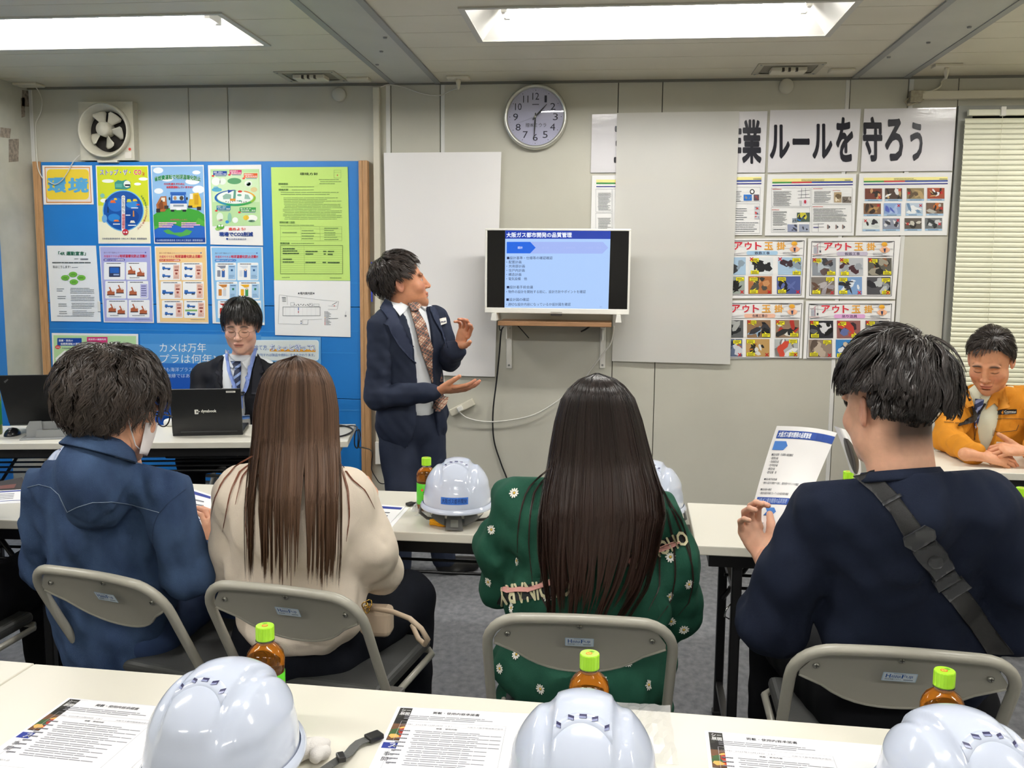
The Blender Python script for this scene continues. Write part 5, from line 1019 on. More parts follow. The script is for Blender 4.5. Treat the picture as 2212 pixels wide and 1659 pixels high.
# ------------------------------------------------------------------ papers on the near table
def tput(z): return lambda x, y, L: PZ(x, y, z+.0003*L)
def tsheet(name, label, cat, corners, z, c='#efeef0', th=.0004):
    mb = MB(); t_ = [PZ(x, y, z+th) for x, y in corners]; b_ = [p-Vector((0, 0, th)) for p in t_]; mb.add(b_+t_, [(0, 1, 2, 3), (7, 6, 5, 4), (0, 4, 5, 1), (1, 5, 6, 2), (2, 6, 7, 3), (3, 7, 4, 0)], mat('paper_'+c.lstrip('#'), c, rough=.65, spec=.3))
    return tag(mb.build(name), label, cat)
def rectdoc(tl, tr, hgt, z):   # real A4 sheet: third and fourth corners from the table plane
    a, b = PZ(*tl, z), PZ(*tr, z); d = (b-a); n = Vector((d.y, -d.x, 0)).normalized()*hgt; return a, d, n
def doc(tl, tr, lb1, lb2, strip, z=.7004, kanji='シ'):
    w = .21
    a, b = PZ(*tl, z), PZ(*tr, z); d = (b-a).normalized(); n = Vector((d.y, -d.x, 0))
    def q(u, v, zz): return a+d*u+n*v+Vector((0, 0, zz))
    for (nm, lb, off, w_, h_, zz) in (('booklet', lb1, (-.0, .0), .297, .21, 0), ('form_sheet', lb2, (.028, .006), .21, .297, .0012)):
        mb = MB(); c_ = [q(off[0], off[1], zz), q(off[0]+w_, off[1], zz), q(off[0]+w_, off[1]+h_, zz), q(off[0], off[1]+h_, zz)]; k = len(c_); t_ = [p+Vector((0, 0, .0006)) for p in c_]
        mb.add(c_+t_, [(0, 1, 2, 3), (7, 6, 5, 4), (0, 4, 5, 1), (1, 5, 6, 2), (2, 6, 7, 3), (3, 7, 4, 0)], mat('paper_white', '#efeef2', rough=.65, spec=.3)); o = tag(mb.build(nm), lb, 'document')
        pr = Print(lambda x, y, L: q(x, y, zz+.0006+.0002*L))
        if nm == 'booklet':
            pr.rect(.006, .004, .04, .115, '#2e2c2a', 1); fakephoto(pr, .006, .004, .04, .060, '#33322f', ['#23211f', '#4c4a46'], 5, 5, L=1.2); fakephoto(pr, .006, .060, .04, .113, '#6a4a34', ['#b08a40', '#c84c34', '#3c5a34', '#e0b060', '#a83a30'], 6, 10, L=1.2)
            pr.text('シー', .010, .008, .026, .018, '#f4f4f4', 3, res=1); pr.text('展開', .010, .020, .026, .030, '#f4f4f4', 3, res=1)
            pr.rect(.004, .122, .04, .140, '#2b3a8c', 1); pr.text('ス', .014, .125, .026, .137, '#ffffff', 2); pr.text('事', .012, .150, .022, .162, '#3a3c44', 1); pr.text('開', .012, .166, .022, .178, '#3a3c44', 1); pr.rect(.045, .0, .2, .0008, '#d8d8dc', 1)
        else:
            k_ = '#84848c'
            pr.text('掲載・使用内容承諾書', .065, .014, .145, .0225, '#26262c', 1, bold=.02, res=1)
            pr.lines(.020, .030, .190, .046, 3, k_, 1, t=.4)
            pr.frame(.018, .052, .194, .28, .0006, '#b4b4ba', 1); pr.line(.018, .066, .194, .066, .0005, '#b4b4ba', 1)
            pr.text('（日時）2023年10月28日（土）', .022, .060, .105, .064, k_, 1, res=1, bold=0); pr.text('大阪ガス都市開発株式会社', .13, .060, .190, .064, k_, 1, res=1, bold=0)
            pr.text('掲載・使用内容', .08, .070, .115, .0745, '#26262c', 1, bold=.01, res=1)
            for j in range(9):
                y = .08+j*.0125; pr.lines(.022, y, .045, y+.006, 1, '#6c6c74', 1, t=.6); pr.lines(.046, y, .19, y+.0105, 2, k_, 1, t=.38, ind=.03)
            pr.text('ご記入日', .024, .205, .045, .2095, '#6c6c74', 1, res=1, bold=0); pr.line(.024, .222, .19, .222, .0004, '#b4b4ba', 1); pr.lines(.024, .23, .12, .26, 3, k_, 1, t=.5)
        pr.build(o)
doc((148, 1508), (352, 1527), 'booklet with a dark photo strip lying at the lower left corner', 'printed form on the booklet at the lower left corner', None)
doc((859, 1527), (1100, 1540), 'booklet with a dark photo strip between the left and centre foreground helmets', 'printed form left of the centre foreground helmet', None)
doc((1522, 1579), (1850, 1606), 'booklet with a dark photo strip right of the centre foreground helmet', 'printed form between the centre and right foreground helmets', None)
# middle row papers
for (lb, pts, z) in (('blue headed handout by the right hand of the denim shirt', [(405, 1052), (458, 1070), (452, 1135), (400, 1140)], .703), ('dark covered booklet at the left edge of the middle row', [(-40, 1046), (48, 1031), (60, 1058), (-30, 1060)], .7005), ('white handout at the left edge of the middle row', [(-30, 1062), (60, 1056), (52, 1086), (-35, 1090)], .7005),
        ('open handout with blue header at the right of the cream top', [(796, 1088), (876, 1094), (826, 1148), (790, 1150)], .702), ('lower white handout under the open one right of the cream top', [(806, 1092), (884, 1096), (832, 1156), (790, 1156)], .7003)):
    o = tsheet('handout', lb, 'document', pts, z, '#2f2a28' if 'dark covered' in lb else '#f0eff0'); pr = Print(tput(z+.0006))
    (x0, y0), (x1, y1), (x2, y2), (x3, y3) = pts
    def bl(u, v): return (x0*(1-u)+x1*u)*(1-v)+(x3*(1-u)+x2*u)*v, (y0*(1-u)+y1*u)*(1-v)+(y3*(1-u)+y2*u)*v
    if 'dark' not in lb and 'lower' not in lb:
        pr.poly([bl(.05, .05), bl(.95, .05), bl(.95, .13), bl(.05, .13)], '#2b3a8c', 1)
        for k in range(4): pr.poly([bl(.1, .25+.12*k), bl(.7, .25+.12*k), bl(.7, .29+.12*k), bl(.1, .29+.12*k)], '#7c7c84', 1)
        pr.poly([bl(.05, .78), bl(.95, .78), bl(.95, .81), bl(.05, .81)], '#2b3a8c', 1)
    elif 'dark' in lb: pr.poly([bl(.2, .5), bl(.8, .45), bl(.7, .8), bl(.1, .85)], '#6a4038', 1)
    pr.build(o)
# yellow cloth, plastic bags, chin straps
q = PZ(955, 1137, .70)
mb = MB(); 
for k in range(2):
    pts = [(q.x-.038+.076*i/9, q.y+.004*math.sin(i*.9+k), .706+.008*k+.0015*math.sin(i*1.3+k)) for i in range(10)]; mb.tube(pts, [.004]+[.0062]*8+[.004], mat('yellow_cloth', '#eda81c', rough=.9, bump=.5, bscale=400), 8)
tag(mb.build('folded_cloth'), 'folded yellow cloth in front of the middle helmet', 'cloth')
m_bag = mat('clear_bag', '#f0f0f0', rough=.15, trans=.0, alpha=.38)
def bag(lb, c, w, d, h, seed):
    rr = np.random.default_rng(seed); nu, nv = 14, 10; pts = []
    for j in range(nv):
        for i in range(nu):
            u, v = i/(nu-1)*2-1, j/(nv-1)*2-1; z = h*(1-abs(u)**3)*(1-abs(v)**3)*(.6+.5*rr.random())+.001
            pts.append((c.x+u*w/2*(1+.06*rr.random()), c.y+v*d/2*(1+.06*rr.random()), .70+z))
    mb = MB(); mb.grid(pts, nu, nv, m_bag, False); return tag(mb.build('plastic_bag'), lb, 'plastic bag')
bag('crumpled clear plastic bag under the middle helmet', PZ(965, 1105, .70), .17, .13, .012, 1); bag('small clear plastic bag left of the middle helmet', PZ(905, 1098, .70), .045, .09, .016, 2)
bag('clear plastic bag beside the centre foreground helmet', PZ(1380, 1580, .70), .11, .19, .010, 3)
def strap(lb, pts, w, buckle=True):
    t = empty('chin_strap_end', pts[0], 0, lb, 'strap'); pts = [Vector(p)-Vector(pts[0]) for p in pts]; mb = MB(); vs = []
    for i, p in enumerate(pts):
        d = (pts[min(i+1, len(pts)-1)]-pts[max(i-1, 0)]).normalized(); s = d.cross(Vector((0, 0, 1))).normalized()*w/2; vs += [p-s, p+s, p+s-Vector((0, 0, .0015)), p-s-Vector((0, 0, .0015))]
    mb.add(vs, [(4*i+k, 4*i+(k+1) % 4, 4*i+4+(k+1) % 4, 4*i+4+k) for i in range(len(pts)-1) for k in range(4)], m_strap, False); mb.build('webbing', t)
    for at_, L_ in ((len(pts)-1, .026),)+(((len(pts)//3), .012),):
        p = pts[at_]; d = (pts[at_]-pts[at_-1]); an = math.atan2(d.y, d.x); mb = MB(); mb.bbox((-L_*.4, -w*.65, -.003), (L_*.6, w*.65, .006), mat('buckle_black', '#242424', rough=.3), r=.002, M=Matrix.Translation(p) @ Matrix.Rotation(an, 4, 'Z')); mb.build('buckle', t)
strap('grey chin strap with black buckles between the left helmet and the form', [PZ(a, b, .70+z) for a, b, z in ((690, 1668, .004), (716, 1650, .006), (735, 1638, .012), (752, 1628, .008), (765, 1612, .006), (775, 1603, .008), (790, 1597, .008), (805, 1594, .006))], .016)
strap('grey chin strap with black buckle left of the middle helmet', [PZ(a, b, .70+z) for a, b, z in ((918, 1092, .03), (908, 1086, .02), (900, 1084, .012), (893, 1087, .006), (888, 1089, .005))], .016)
# white gloves
t = empty('white_gloves', PZ(672, 1632, .70), 0, 'white cotton work gloves beside the leftmost foreground helmet', 'gloves'); m_glove = mat('glove_cotton', '#dcd8d4', rough=.95, bump=.5, bscale=500)
for (a, b, L_, an, r_) in ((0, 0, .07, 62, .016), (-.022, .012, .05, 50, .010), (.012, .006, .05, 65, .012), (.022, -.012, .045, 80, .011)):
    mb = MB(); d = Vector((math.cos(R(an)), math.sin(R(an)), 0)); mb.tube([Vector((a, b, .014))+d*(L_*(k/6-.6))+Vector((0, 0, .004*math.sin(k))) for k in range(7)], [r_*.7, r_, r_*1.05, r_, r_, r_*.9, r_*.4], m_glove, 10); mb.build('glove_finger', t)
# ------------------------------------------------------------------ laptops on the front desk
m_lid = mat('laptop_lid', '#1c1d1f', rough=.38, noise=.03, nscale=300); ang = R(11.3)
a, b = PZ(373, 941, .703), PZ(525, 938, .703); c = (a+b)/2; w = (b-a).length; an = math.atan2(b.y-a.y, b.x-a.x)
t = empty('laptop', (c.x, c.y, .70), an, 'dark grey open laptop facing the young man', 'laptop')
mb = MB(); mb.bbox((-w/2, 0, 0), (w/2, .24, .018), m_lid, r=.003); mb.build('base', t)
Ml = Matrix.Translation((0, .004, .012)) @ Matrix.Rotation(R(12), 4, 'X')
mb = MB(); lh = .212; mb.bbox((-w/2, -.008, 0), (w/2, 0, lh), m_lid, r=.003, M=Ml); mb.build('lid', t)
mb = MB(); mb.bbox((-w*.38, -.0095, .006), (w*.42, -.006, .012), mat('hinge_bar', '#3a3b3d', rough=.3), r=.001, M=Ml); mb.build('hinge_bar', t)
pr = Print(lambda x, y, L: Ml @ Vector((x, -.0085-.0003*L, lh-y)))
lp = lambda px_, py_: ((px_-370)/153*w-w/2, (py_-851)/88*lh)
x0, y0 = lp(421, 891); x1, y1 = lp(429, 900); pr.rect(x0, y0, x1, y1, '#f0efe8', 1, r=.002); pr.poly([(x1, (y0+y1)/2), (x1-.008, y0+.004), (x1-.008, y1-.004)], '#1c1d1f', 2); x0, y0 = lp(431, 894); pr.ell(x0, y0+.002, .0025, .0025, '#f0efe8', 1, 8)
x0, y0 = lp(435, 891); x1, y1 = lp(468, 898.5); pr.text('dynabook', x0, y0, x1, y1, '#f0efe8', 1, bold=.03)
x0, y0 = lp(491, 855); x1, y1 = lp(511.5, 858.5); pr.rect(x0, y0, x1, y1, '#e4e2dc', 1, r=.0015); pr.lines(x0+.002, y0+.001, x1-.002, y1-.001, 2, '#8a8a88', 2); pr.build(t, 'lid_print')
mb = MB(); mb.box((-w*.45, .03, .0182), (w*.45, .14, .0192), mat('keyboard', '#0e0e10')); mb.build('keyboard', t)
# big laptop on a grey folding stand
a, b = PZ(42, 952, .70), PZ(175, 948, .70); c = (a+b)/2; an = math.atan2(b.y-a.y, b.x-a.x)
t = empty('laptop_stand', (c.x, c.y, .70), an, 'light grey folding laptop stand at the front left', 'laptop stand'); m_st = mat('stand_grey', '#8e9090', rough=.45)
sw = (b-a).length
mb = MB(); mb.bbox((-sw/2, 0, 0), (sw/2, .2, .006), m_st, r=.001); mb.build('base_plate', t)
for s in (-1, 1):
    mb = MB(); mb.prism([(s*sw*.15, .004), (s*sw*.42, .004), (s*sw*.42+.0, .05), (s*sw*.36, .078), (s*sw*.17, .078)][::s], .035, .041, m_st); mb.build('side_fold', t)
mb = MB(); mb.prism([(-sw*.26, .006), (sw*.22, .006), (sw*.24, .04), (-sw*.24, .04)], .02, .026, m_st); mb.prism([(-sw*.20, .04), (sw*.22, .04), (sw*.16, .074), (-sw*.18, .074)], .05, .055, m_st); mb.build('front_fold', t)
stt = t
a = P(22, 913, c.y+.055); tl = P(3, 818, c.y-.0); 
t = empty('laptop', (a.x, c.y+.05, a.z), an, 'large black laptop raised on the grey stand, seen from its lid side', 'laptop')
W2 = .36; H2 = .225; Ml2 = Matrix.Rotation(R(14), 4, 'X')
mb = MB(); mb.bbox((0, 0, -.012), (W2, .2, .006), m_lid, r=.002, M=Matrix.Rotation(R(4), 4, 'X')); mb.build('base', t)
mb = MB(); mb.prism([(0, .002), (W2, .002), (W2+.02, H2), (-.025, H2)], -.007, 0, mat('matte_black', '#0c0c0d', rough=.45), M=Ml2); mb.build('lid', t)
pr = Print(lambda x, y, L: Ml2 @ Vector((x, -.0075-.0003*L, H2-y))); pr.poly([(.002, .026), (.018, .014), (.022, .018), (.006, .034)], '#58585a', 1); pr.build(t, 'lid_mark')
q = PZ(27, 940, .70); t = empty('computer_mouse', (q.x, q.y, .70), R(100)-PI/2, 'black computer mouse beside the drink bottle at the left edge', 'mouse')
mb = MB(); nn = 16; vs = []
for j in range(7):
    z = j/6
    for i in range(nn): a_ = 2*PI*i/nn; k = math.sqrt(max(0, 1-z*z*.98)); vs.append((.031*k*math.cos(a_), .052*k*math.sin(a_), .034*z))
mb.add(vs, [(j*nn+i, j*nn+(i+1) % nn, (j+1)*nn+(i+1) % nn, (j+1)*nn+i) for j in range(6) for i in range(nn)]+[tuple(6*nn+i for i in range(nn))], mat('mouse_black', '#1a1a1c', rough=.2), True); mb.build('shell', t)
mb = MB(); mb.lathe([(0, .006), (.006, .006), (.006, -.006), (0, -.006)], mat('wheel_grey', '#7c7c80', rough=.3), 12, Matrix.Translation((0, -.02, .031)) @ Matrix.Rotation(PI/2, 4, 'Y')); mb.build('wheel', t)
q = PZ(364, 922, .70); mb = MB(); mb.bbox((q.x-.03, q.y, .70), (q.x+.035, q.y+.05, .735), mat('tissue_white', '#e8e8e6', rough=.8), r=.014, seg=3); tag(mb.build('tissue_pack'), 'small white packet on the desk left of the laptop', 'packet')
# cable coil at the end of the front desk
cable('adapter_cable', [PZ(700, 925, .706), PZ(740, 921, .706), PZ(766, 920, .708), P(773, 930, 3.98), P(773, 962, 3.98), P(771, 968, 3.98), P(766, 960, 3.98), P(767, 935, 3.98), P(775, 928, 3.98), P(778, 940, 3.98), P(775, 965, 3.98), P(785, 967, 4.1), P(803, 975, 4.5), P(803, 1000, 4.6), P(803, 1015, 4.7), P(812, 1032, 4.8), P(822, 1044, 4.85), P(840, 1044, 4.88)], .0028, m_black, 'thin black cable dangling off the right end of the front left table')
cable('adapter_cable', [PZ(690, 932, .705), PZ(720, 943, .705), PZ(745, 940, .705), PZ(762, 930, .705), PZ(752, 922, .706), PZ(725, 918, .706), PZ(695, 920, .706)], .004, m_black, 'thick black cable looped on the right end of the front left table')
# things on the rods under the front desk
def under(px_, py_, w, h, d, c, nm, lb, cat):
    q = P(px_, py_, 4.08); mb = MB(); mb.bbox((-w/2, 0, 0), (w/2, d, h), c, r=.008, M=Matrix.Rotation(R(11), 4, 'Z')); o = mb.build(nm, loc=(q.x, q.y, .566)); return tag(o, lb, cat)
under(350, 985, .16, .045, .2, mat('blue_pack', '#4f87a8', rough=.4, noise=.5, nscale=30, color2='#c8b48a'), 'snack_pack', 'blue and beige packet on the shelf rods under the front left table', 'packet')
under(440, 985, .15, .05, .2, mat('brown_bag_dark', '#5a4a3c', rough=.6, noise=.4, nscale=20), 'small_bag', 'dark brown bag on the shelf rods under the front left table', 'bag')

under(455, 990, .42, .075, .22, m_black, 'dark_filler', 'black block added to fill the dark space on the shelf rods behind the long brown hair', 'filler')  # added black block, stands in for the dark area under the table
# beige handbag on the brown haired woman's lap: strap arch and gold links
t = empty('handbag', P(800, 1330, 2.22), 0, 'beige handbag with gold chain links, its strap arching beside dark jeans', 'handbag'); o_ = t.location; m_bg = mat('beige_leather', '#c9b49c', rough=.45)
mb = MB(); pts = [P(x, y, Y)-o_ for x, y, Y in ((790, 1312, 2.24), (815, 1316, 2.2), (850, 1322, 2.14), (885, 1336, 2.1), (910, 1358, 2.09), (924, 1382, 2.1), (918, 1392, 2.12), (904, 1380, 2.14), (890, 1350, 2.17))]; mb.tube(pts, [.006, .0065, .0065, .0065, .0065, .007, .007, .0065, .006], m_bg, 8); mb.build('strap', t)
mb = MB(); mb.bbox((-.05, -.0, -.06), (.05, .06, .015), m_bg, r=.015, seg=3); mb.build('bag_body', t)
for k, (x, y) in enumerate(((788, 1309), (797, 1304), (792, 1316))):
    c_ = P(x, y, 2.16)-o_; mb = MB(); mb.tube([c_+Vector((.007*math.cos(a), .003*math.sin(a*2), .010*math.sin(a))) for a in [2*PI*j/14 for j in range(14)]], .0016, mat('gold', '#c09a4a', rough=.2, metal=1), 6, closed=True); mb.build('chain_link', t)
# ================================================================== SCULPTING: smooth unions of round cones and ellipsoids, surfaced by nets
class SDF:
    def __init__(s, vox, k=.02): s.v = vox; s.k = k; s.p = []
    def ell(s, c, r, k=None, rot=None, op='u'): s.p.append(('e', Vector(c), Vector(r), s.k if k is None else k, rot.to_3x3() if rot else None, op)); return s
    def cone(s, a, b, ra, rb, k=None, op='u', flat=None): s.p.append(('c', Vector(a), Vector(b), (ra, rb, flat), s.k if k is None else k, op)); return s
    def chain(s, pts, rs, k=None):
        for i in range(len(pts)-1): s.cone(pts[i], pts[i+1], rs[i], rs[i+1], k)
        return s
    def cut(s, n, d): s.p.append(('h', Vector(n).normalized(), d, 0, .0, 'i')); return s   # keep n.x < d
    def field(s, grow=0., noise=None):
        lo = Vector((1e9,)*3); hi = -lo
        for q in s.p:
            if q[-1] != 'u': continue
            if q[0] == 'e': m = max(q[2]); a = [q[1]-Vector((m,)*3), q[1]+Vector((m,)*3)]
            else: m = max(q[3][:2]); a = [v+Vector((t*m,)*3) for v in (q[1], q[2]) for t in (-1, 1)]
            for v in a:
                for i in range(3): lo[i] = min(lo[i], v[i]); hi[i] = max(hi[i], v[i])
        pad = grow+s.v*3+.006; lo = np.array(lo)-pad; hi = np.array(hi)+pad; n = np.ceil((hi-lo)/s.v).astype(int)+1
        ax = [lo[i]+s.v*np.arange(n[i]) for i in range(3)]
        F = np.full(n, .12, dtype=np.float32)
        for q in s.p:
            k = q[-2] if q[0] == 'h' else (q[3] if q[0] == 'e' else q[4])
            if q[0] == 'h':
                d = ax[0][:, None, None]*q[1].x+ax[1][None, :, None]*q[1].y+ax[2][None, None, :]*q[1].z-q[2]; F = np.maximum(F, d.astype(np.float32)); continue
            if q[0] == 'e': m = max(q[2]); a = np.array(q[1])-m; b = np.array(q[1])+m
            else: m = max(q[3][:2]); a = np.minimum(q[1], q[2])-m; b = np.maximum(q[1], q[2])+m
            mg = max(k*1.2, .0)+s.v*3+.03; i0 = np.clip(((a-mg-lo)/s.v).astype(int), 0, n); i1 = np.clip(((b+mg-lo)/s.v).astype(int)+1, 0, n)
            if (i1 <= i0).any(): continue
            sl = tuple(slice(i0[i], i1[i]) for i in range(3)); X = ax[0][sl[0]][:, None, None]; Y = ax[1][sl[1]][None, :, None]; Z = ax[2][sl[2]][None, None, :]
            if q[0] == 'e':
                x, y, z = X-q[1].x, Y-q[1].y, Z-q[1].z
                if q[4] is not None:
                    M = np.array(q[4]).T; x, y, z = M[0, 0]*x+M[0, 1]*y+M[0, 2]*z, M[1, 0]*x+M[1, 1]*y+M[1, 2]*z, M[2, 0]*x+M[2, 1]*y+M[2, 2]*z
                r = q[2]; k0 = np.sqrt((x/r.x)**2+(y/r.y)**2+(z/r.z)**2); k1 = np.sqrt((x/r.x**2)**2+(y/r.y**2)**2+(z/r.z**2)**2)+1e-9; d = k0*(k0-1)/k1
            else:
                A, B = np.array(q[1]), np.array(q[2]); ab = B-A; L2 = (ab@ab)+1e-12; x, y, z = X-A[0], Y-A[1], Z-A[2]
                t = np.clip((x*ab[0]+y*ab[1]+z*ab[2])/L2, 0, 1); ra, rb, fl = q[3]
                dx, dy, dz = x-t*ab[0], y-t*ab[1], z-t*ab[2]
                if fl is not None:
                    fn = np.array(fl[0]); pr_ = dx*fn[0]+dy*fn[1]+dz*fn[2]; e = (1/fl[1]-1)*pr_; dx, dy, dz = dx+e*fn[0], dy+e*fn[1], dz+e*fn[2]
                d = np.sqrt(dx*dx+dy*dy+dz*dz)-(ra+(rb-ra)*t)
            G = F[sl]; d = d.astype(np.float32)
            if q[-1] == 'u':
                if k > 0: h = np.clip(.5+.5*(G-d)/k, 0, 1); F[sl] = G*(1-h)+d*h-k*h*(1-h)
                else: F[sl] = np.minimum(G, d)
            else:   # subtract
                d = -d
                if k > 0: h = np.clip(.5-.5*(G-d)/k, 0, 1); F[sl] = G*(1-h)+d*h+k*h*(1-h)
                else: F[sl] = np.maximum(G, d)
        if noise is not None: F = F+noise(ax[0][:, None, None], ax[1][None, :, None], ax[2][None, None, :]).astype(np.float32)
        return F-grow, lo
    def mesh(s, grow=0., noise=None, cuts=()):
        F, lo = s.field(grow, noise)
        if cuts:
            n = F.shape; ax = [lo[i]+s.v*np.arange(n[i]) for i in range(3)]
            for c in cuts: F = np.maximum(F, c(ax[0][:, None, None], ax[1][None, :, None], ax[2][None, None, :]).astype(np.float32))
        return nets(F, lo, s.v)
def nets(F, lo, v):
    F = np.pad(F, 1, constant_values=.05); lo = np.asarray(lo)-v; F = np.where(F == 0, 1e-7, F); S_ = F < 0
    c = [S_[i:S_.shape[0]-1+i, j:S_.shape[1]-1+j, k:S_.shape[2]-1+k] for i in (0, 1) for j in (0, 1) for k in (0, 1)]
    cnt = sum(x.astype(np.int8) for x in c); act = (cnt > 0) & (cnt < 8); idx = np.full(act.shape, -1, np.int64); I = np.argwhere(act); idx[act] = np.arange(len(I))
    P_ = np.zeros((len(I), 3)); C_n = np.zeros(len(I)); corner = [np.array((i, j, k)) for i in (0, 1) for j in (0, 1) for k in (0, 1)]
    vals = [F[I[:, 0]+q[0], I[:, 1]+q[1], I[:, 2]+q[2]] for q in corner]
    for a in range(8):
        for b in range(a+1, 8):
            if abs(corner[a]-corner[b]).sum() != 1: continue
            m = (vals[a] < 0) != (vals[b] < 0); t = np.where(m, vals[a]/(vals[a]-vals[b]+1e-12), 0)
            P_ += np.where(m[:, None], corner[a]+(corner[b]-corner[a])*t[:, None], 0); C_n += m
    P_ = (I+P_/C_n[:, None])*v+lo
    fs = []
    for ax in range(3):
        sh = [slice(None)]*3; sh2 = [slice(None)]*3; sh[ax] = slice(0, -1); sh2[ax] = slice(1, None)
        e = S_[tuple(sh)] != S_[tuple(sh2)]; E_ = np.argwhere(e); b, c_ = [(1, 2), (2, 0), (0, 1)][ax]
        ok = (E_[:, b] > 0) & (E_[:, c_] > 0) & (E_[:, b] < idx.shape[b]) & (E_[:, c_] < idx.shape[c_]) ; E_ = E_[ok]
        def g(db, dc): q = E_.copy(); q[:, b] -= db; q[:, c_] -= dc; return idx[q[:, 0], q[:, 1], q[:, 2]]
        Q = np.stack([g(1, 1), g(0, 1), g(0, 0), g(1, 0)], 1); inside = S_[E_[:, 0], E_[:, 1], E_[:, 2]]
        Q[~inside] = Q[~inside][:, ::-1]; fs.append(Q)
    return P_, np.concatenate(fs)
def smooth_mesh(V, Fq, it=2, lam=.5):
    n = len(V); e = np.concatenate([Fq[:, [0, 1]], Fq[:, [1, 2]], Fq[:, [2, 3]], Fq[:, [3, 0]]])
    for _ in range(it):
        acc = np.zeros_like(V); c = np.zeros(n)
        for a, b in ((0, 1), (1, 0)): np.add.at(acc, e[:, a], V[e[:, b]]); np.add.at(c, e[:, a], 1)
        V = V+lam*(acc/np.maximum(c, 1)[:, None]-V)
    return V
def nmesh(name, V, Fq, m, parent=None, col=None, M=None, parts=None):
    """link a numpy quad mesh; parts: list of (V, F, col) joined as one object"""
    parts = parts or [(V, Fq, col)]; Vs = []; Fs = []; Cs = []; o = 0
    for (v, f, c) in parts: Vs.append(v); Fs.append(f+o); o += len(v); Cs.append(c if c is not None else np.full((len(v), 3), .5))
    V = np.concatenate(Vs); Fq = np.concatenate(Fs); C = np.concatenate(Cs)
    if M is not None: M_ = np.array(M); V = V@M_[:3, :3].T+M_[:3, 3]
    me = bpy.data.meshes.new(name); me.vertices.add(len(V)); me.vertices.foreach_set('co', V.astype(np.float32).ravel())
    nl = Fq.size; k = Fq.shape[1]; me.loops.add(nl); me.loops.foreach_set('vertex_index', Fq.astype(np.int32).ravel()); me.polygons.add(len(Fq)); me.polygons.foreach_set('loop_start', np.arange(0, nl, k, dtype=np.int32))
    me.polygons.foreach_set('use_smooth', np.ones(len(Fq), bool)); me.materials.append(m); me.update(calc_edges=True)
    if parts[0][2] is not None:
        at = me.color_attributes.new('Col', 'FLOAT_COLOR', 'POINT'); at.data.foreach_set('color', np.concatenate([C, np.ones((len(C), 1))], 1).astype(np.float32).ravel())
    ob = bpy.data.objects.new(name, me); COL.objects.link(ob)
    if parent: ob.parent = parent
    return ob
def vnoise(seed, scale, amp, stretch=(1, 1, 1), ridged=False):
    rr = np.random.default_rng(seed); K = 5; ks = rr.normal(size=(K, 3)); ks /= np.linalg.norm(ks, axis=1)[:, None]; ks *= (2*PI/scale)*rr.uniform(.6, 1.5, (K, 1)); ph = rr.uniform(0, 6.28, K); st = np.array(stretch)
    def f(x, y, z):
        o = 0
        for i in range(K):
            w = np.sin(ks[i, 0]*st[0]*x+ks[i, 1]*st[1]*y+ks[i, 2]*st[2]*z+ph[i]+1.3*np.sin(z*9+i+x*7)); o = o+(1-2*np.abs(w) if ridged else w)
        return o*amp/K*1.6
    return f
def nsum(*fs): return lambda x, y, z: sum(f(x, y, z) for f in fs)
def crease(a, b, w, depth):   # fold line from a to b pushed inwards
    A, B = np.array(a), np.array(b); ab = B-A; L2 = ab@ab
    def f(x, y, z):
        t = np.clip(((x-A[0])*ab[0]+(y-A[1])*ab[1]+(z-A[2])*ab[2])/L2, 0, 1); d2 = (x-A[0]-t*ab[0])**2+(y-A[1]-t*ab[1])**2+(z-A[2]-t*ab[2])**2
        return depth*np.exp(-d2/(w*w))*np.sin(np.clip(t, 0.02, .98)*PI)**.5
    return f
# body-space helper: pixel + distance -> world
def B3(x, y, Y): return P(x, y, Y)
def pr_(px_, Y): return px_*Y/FPX
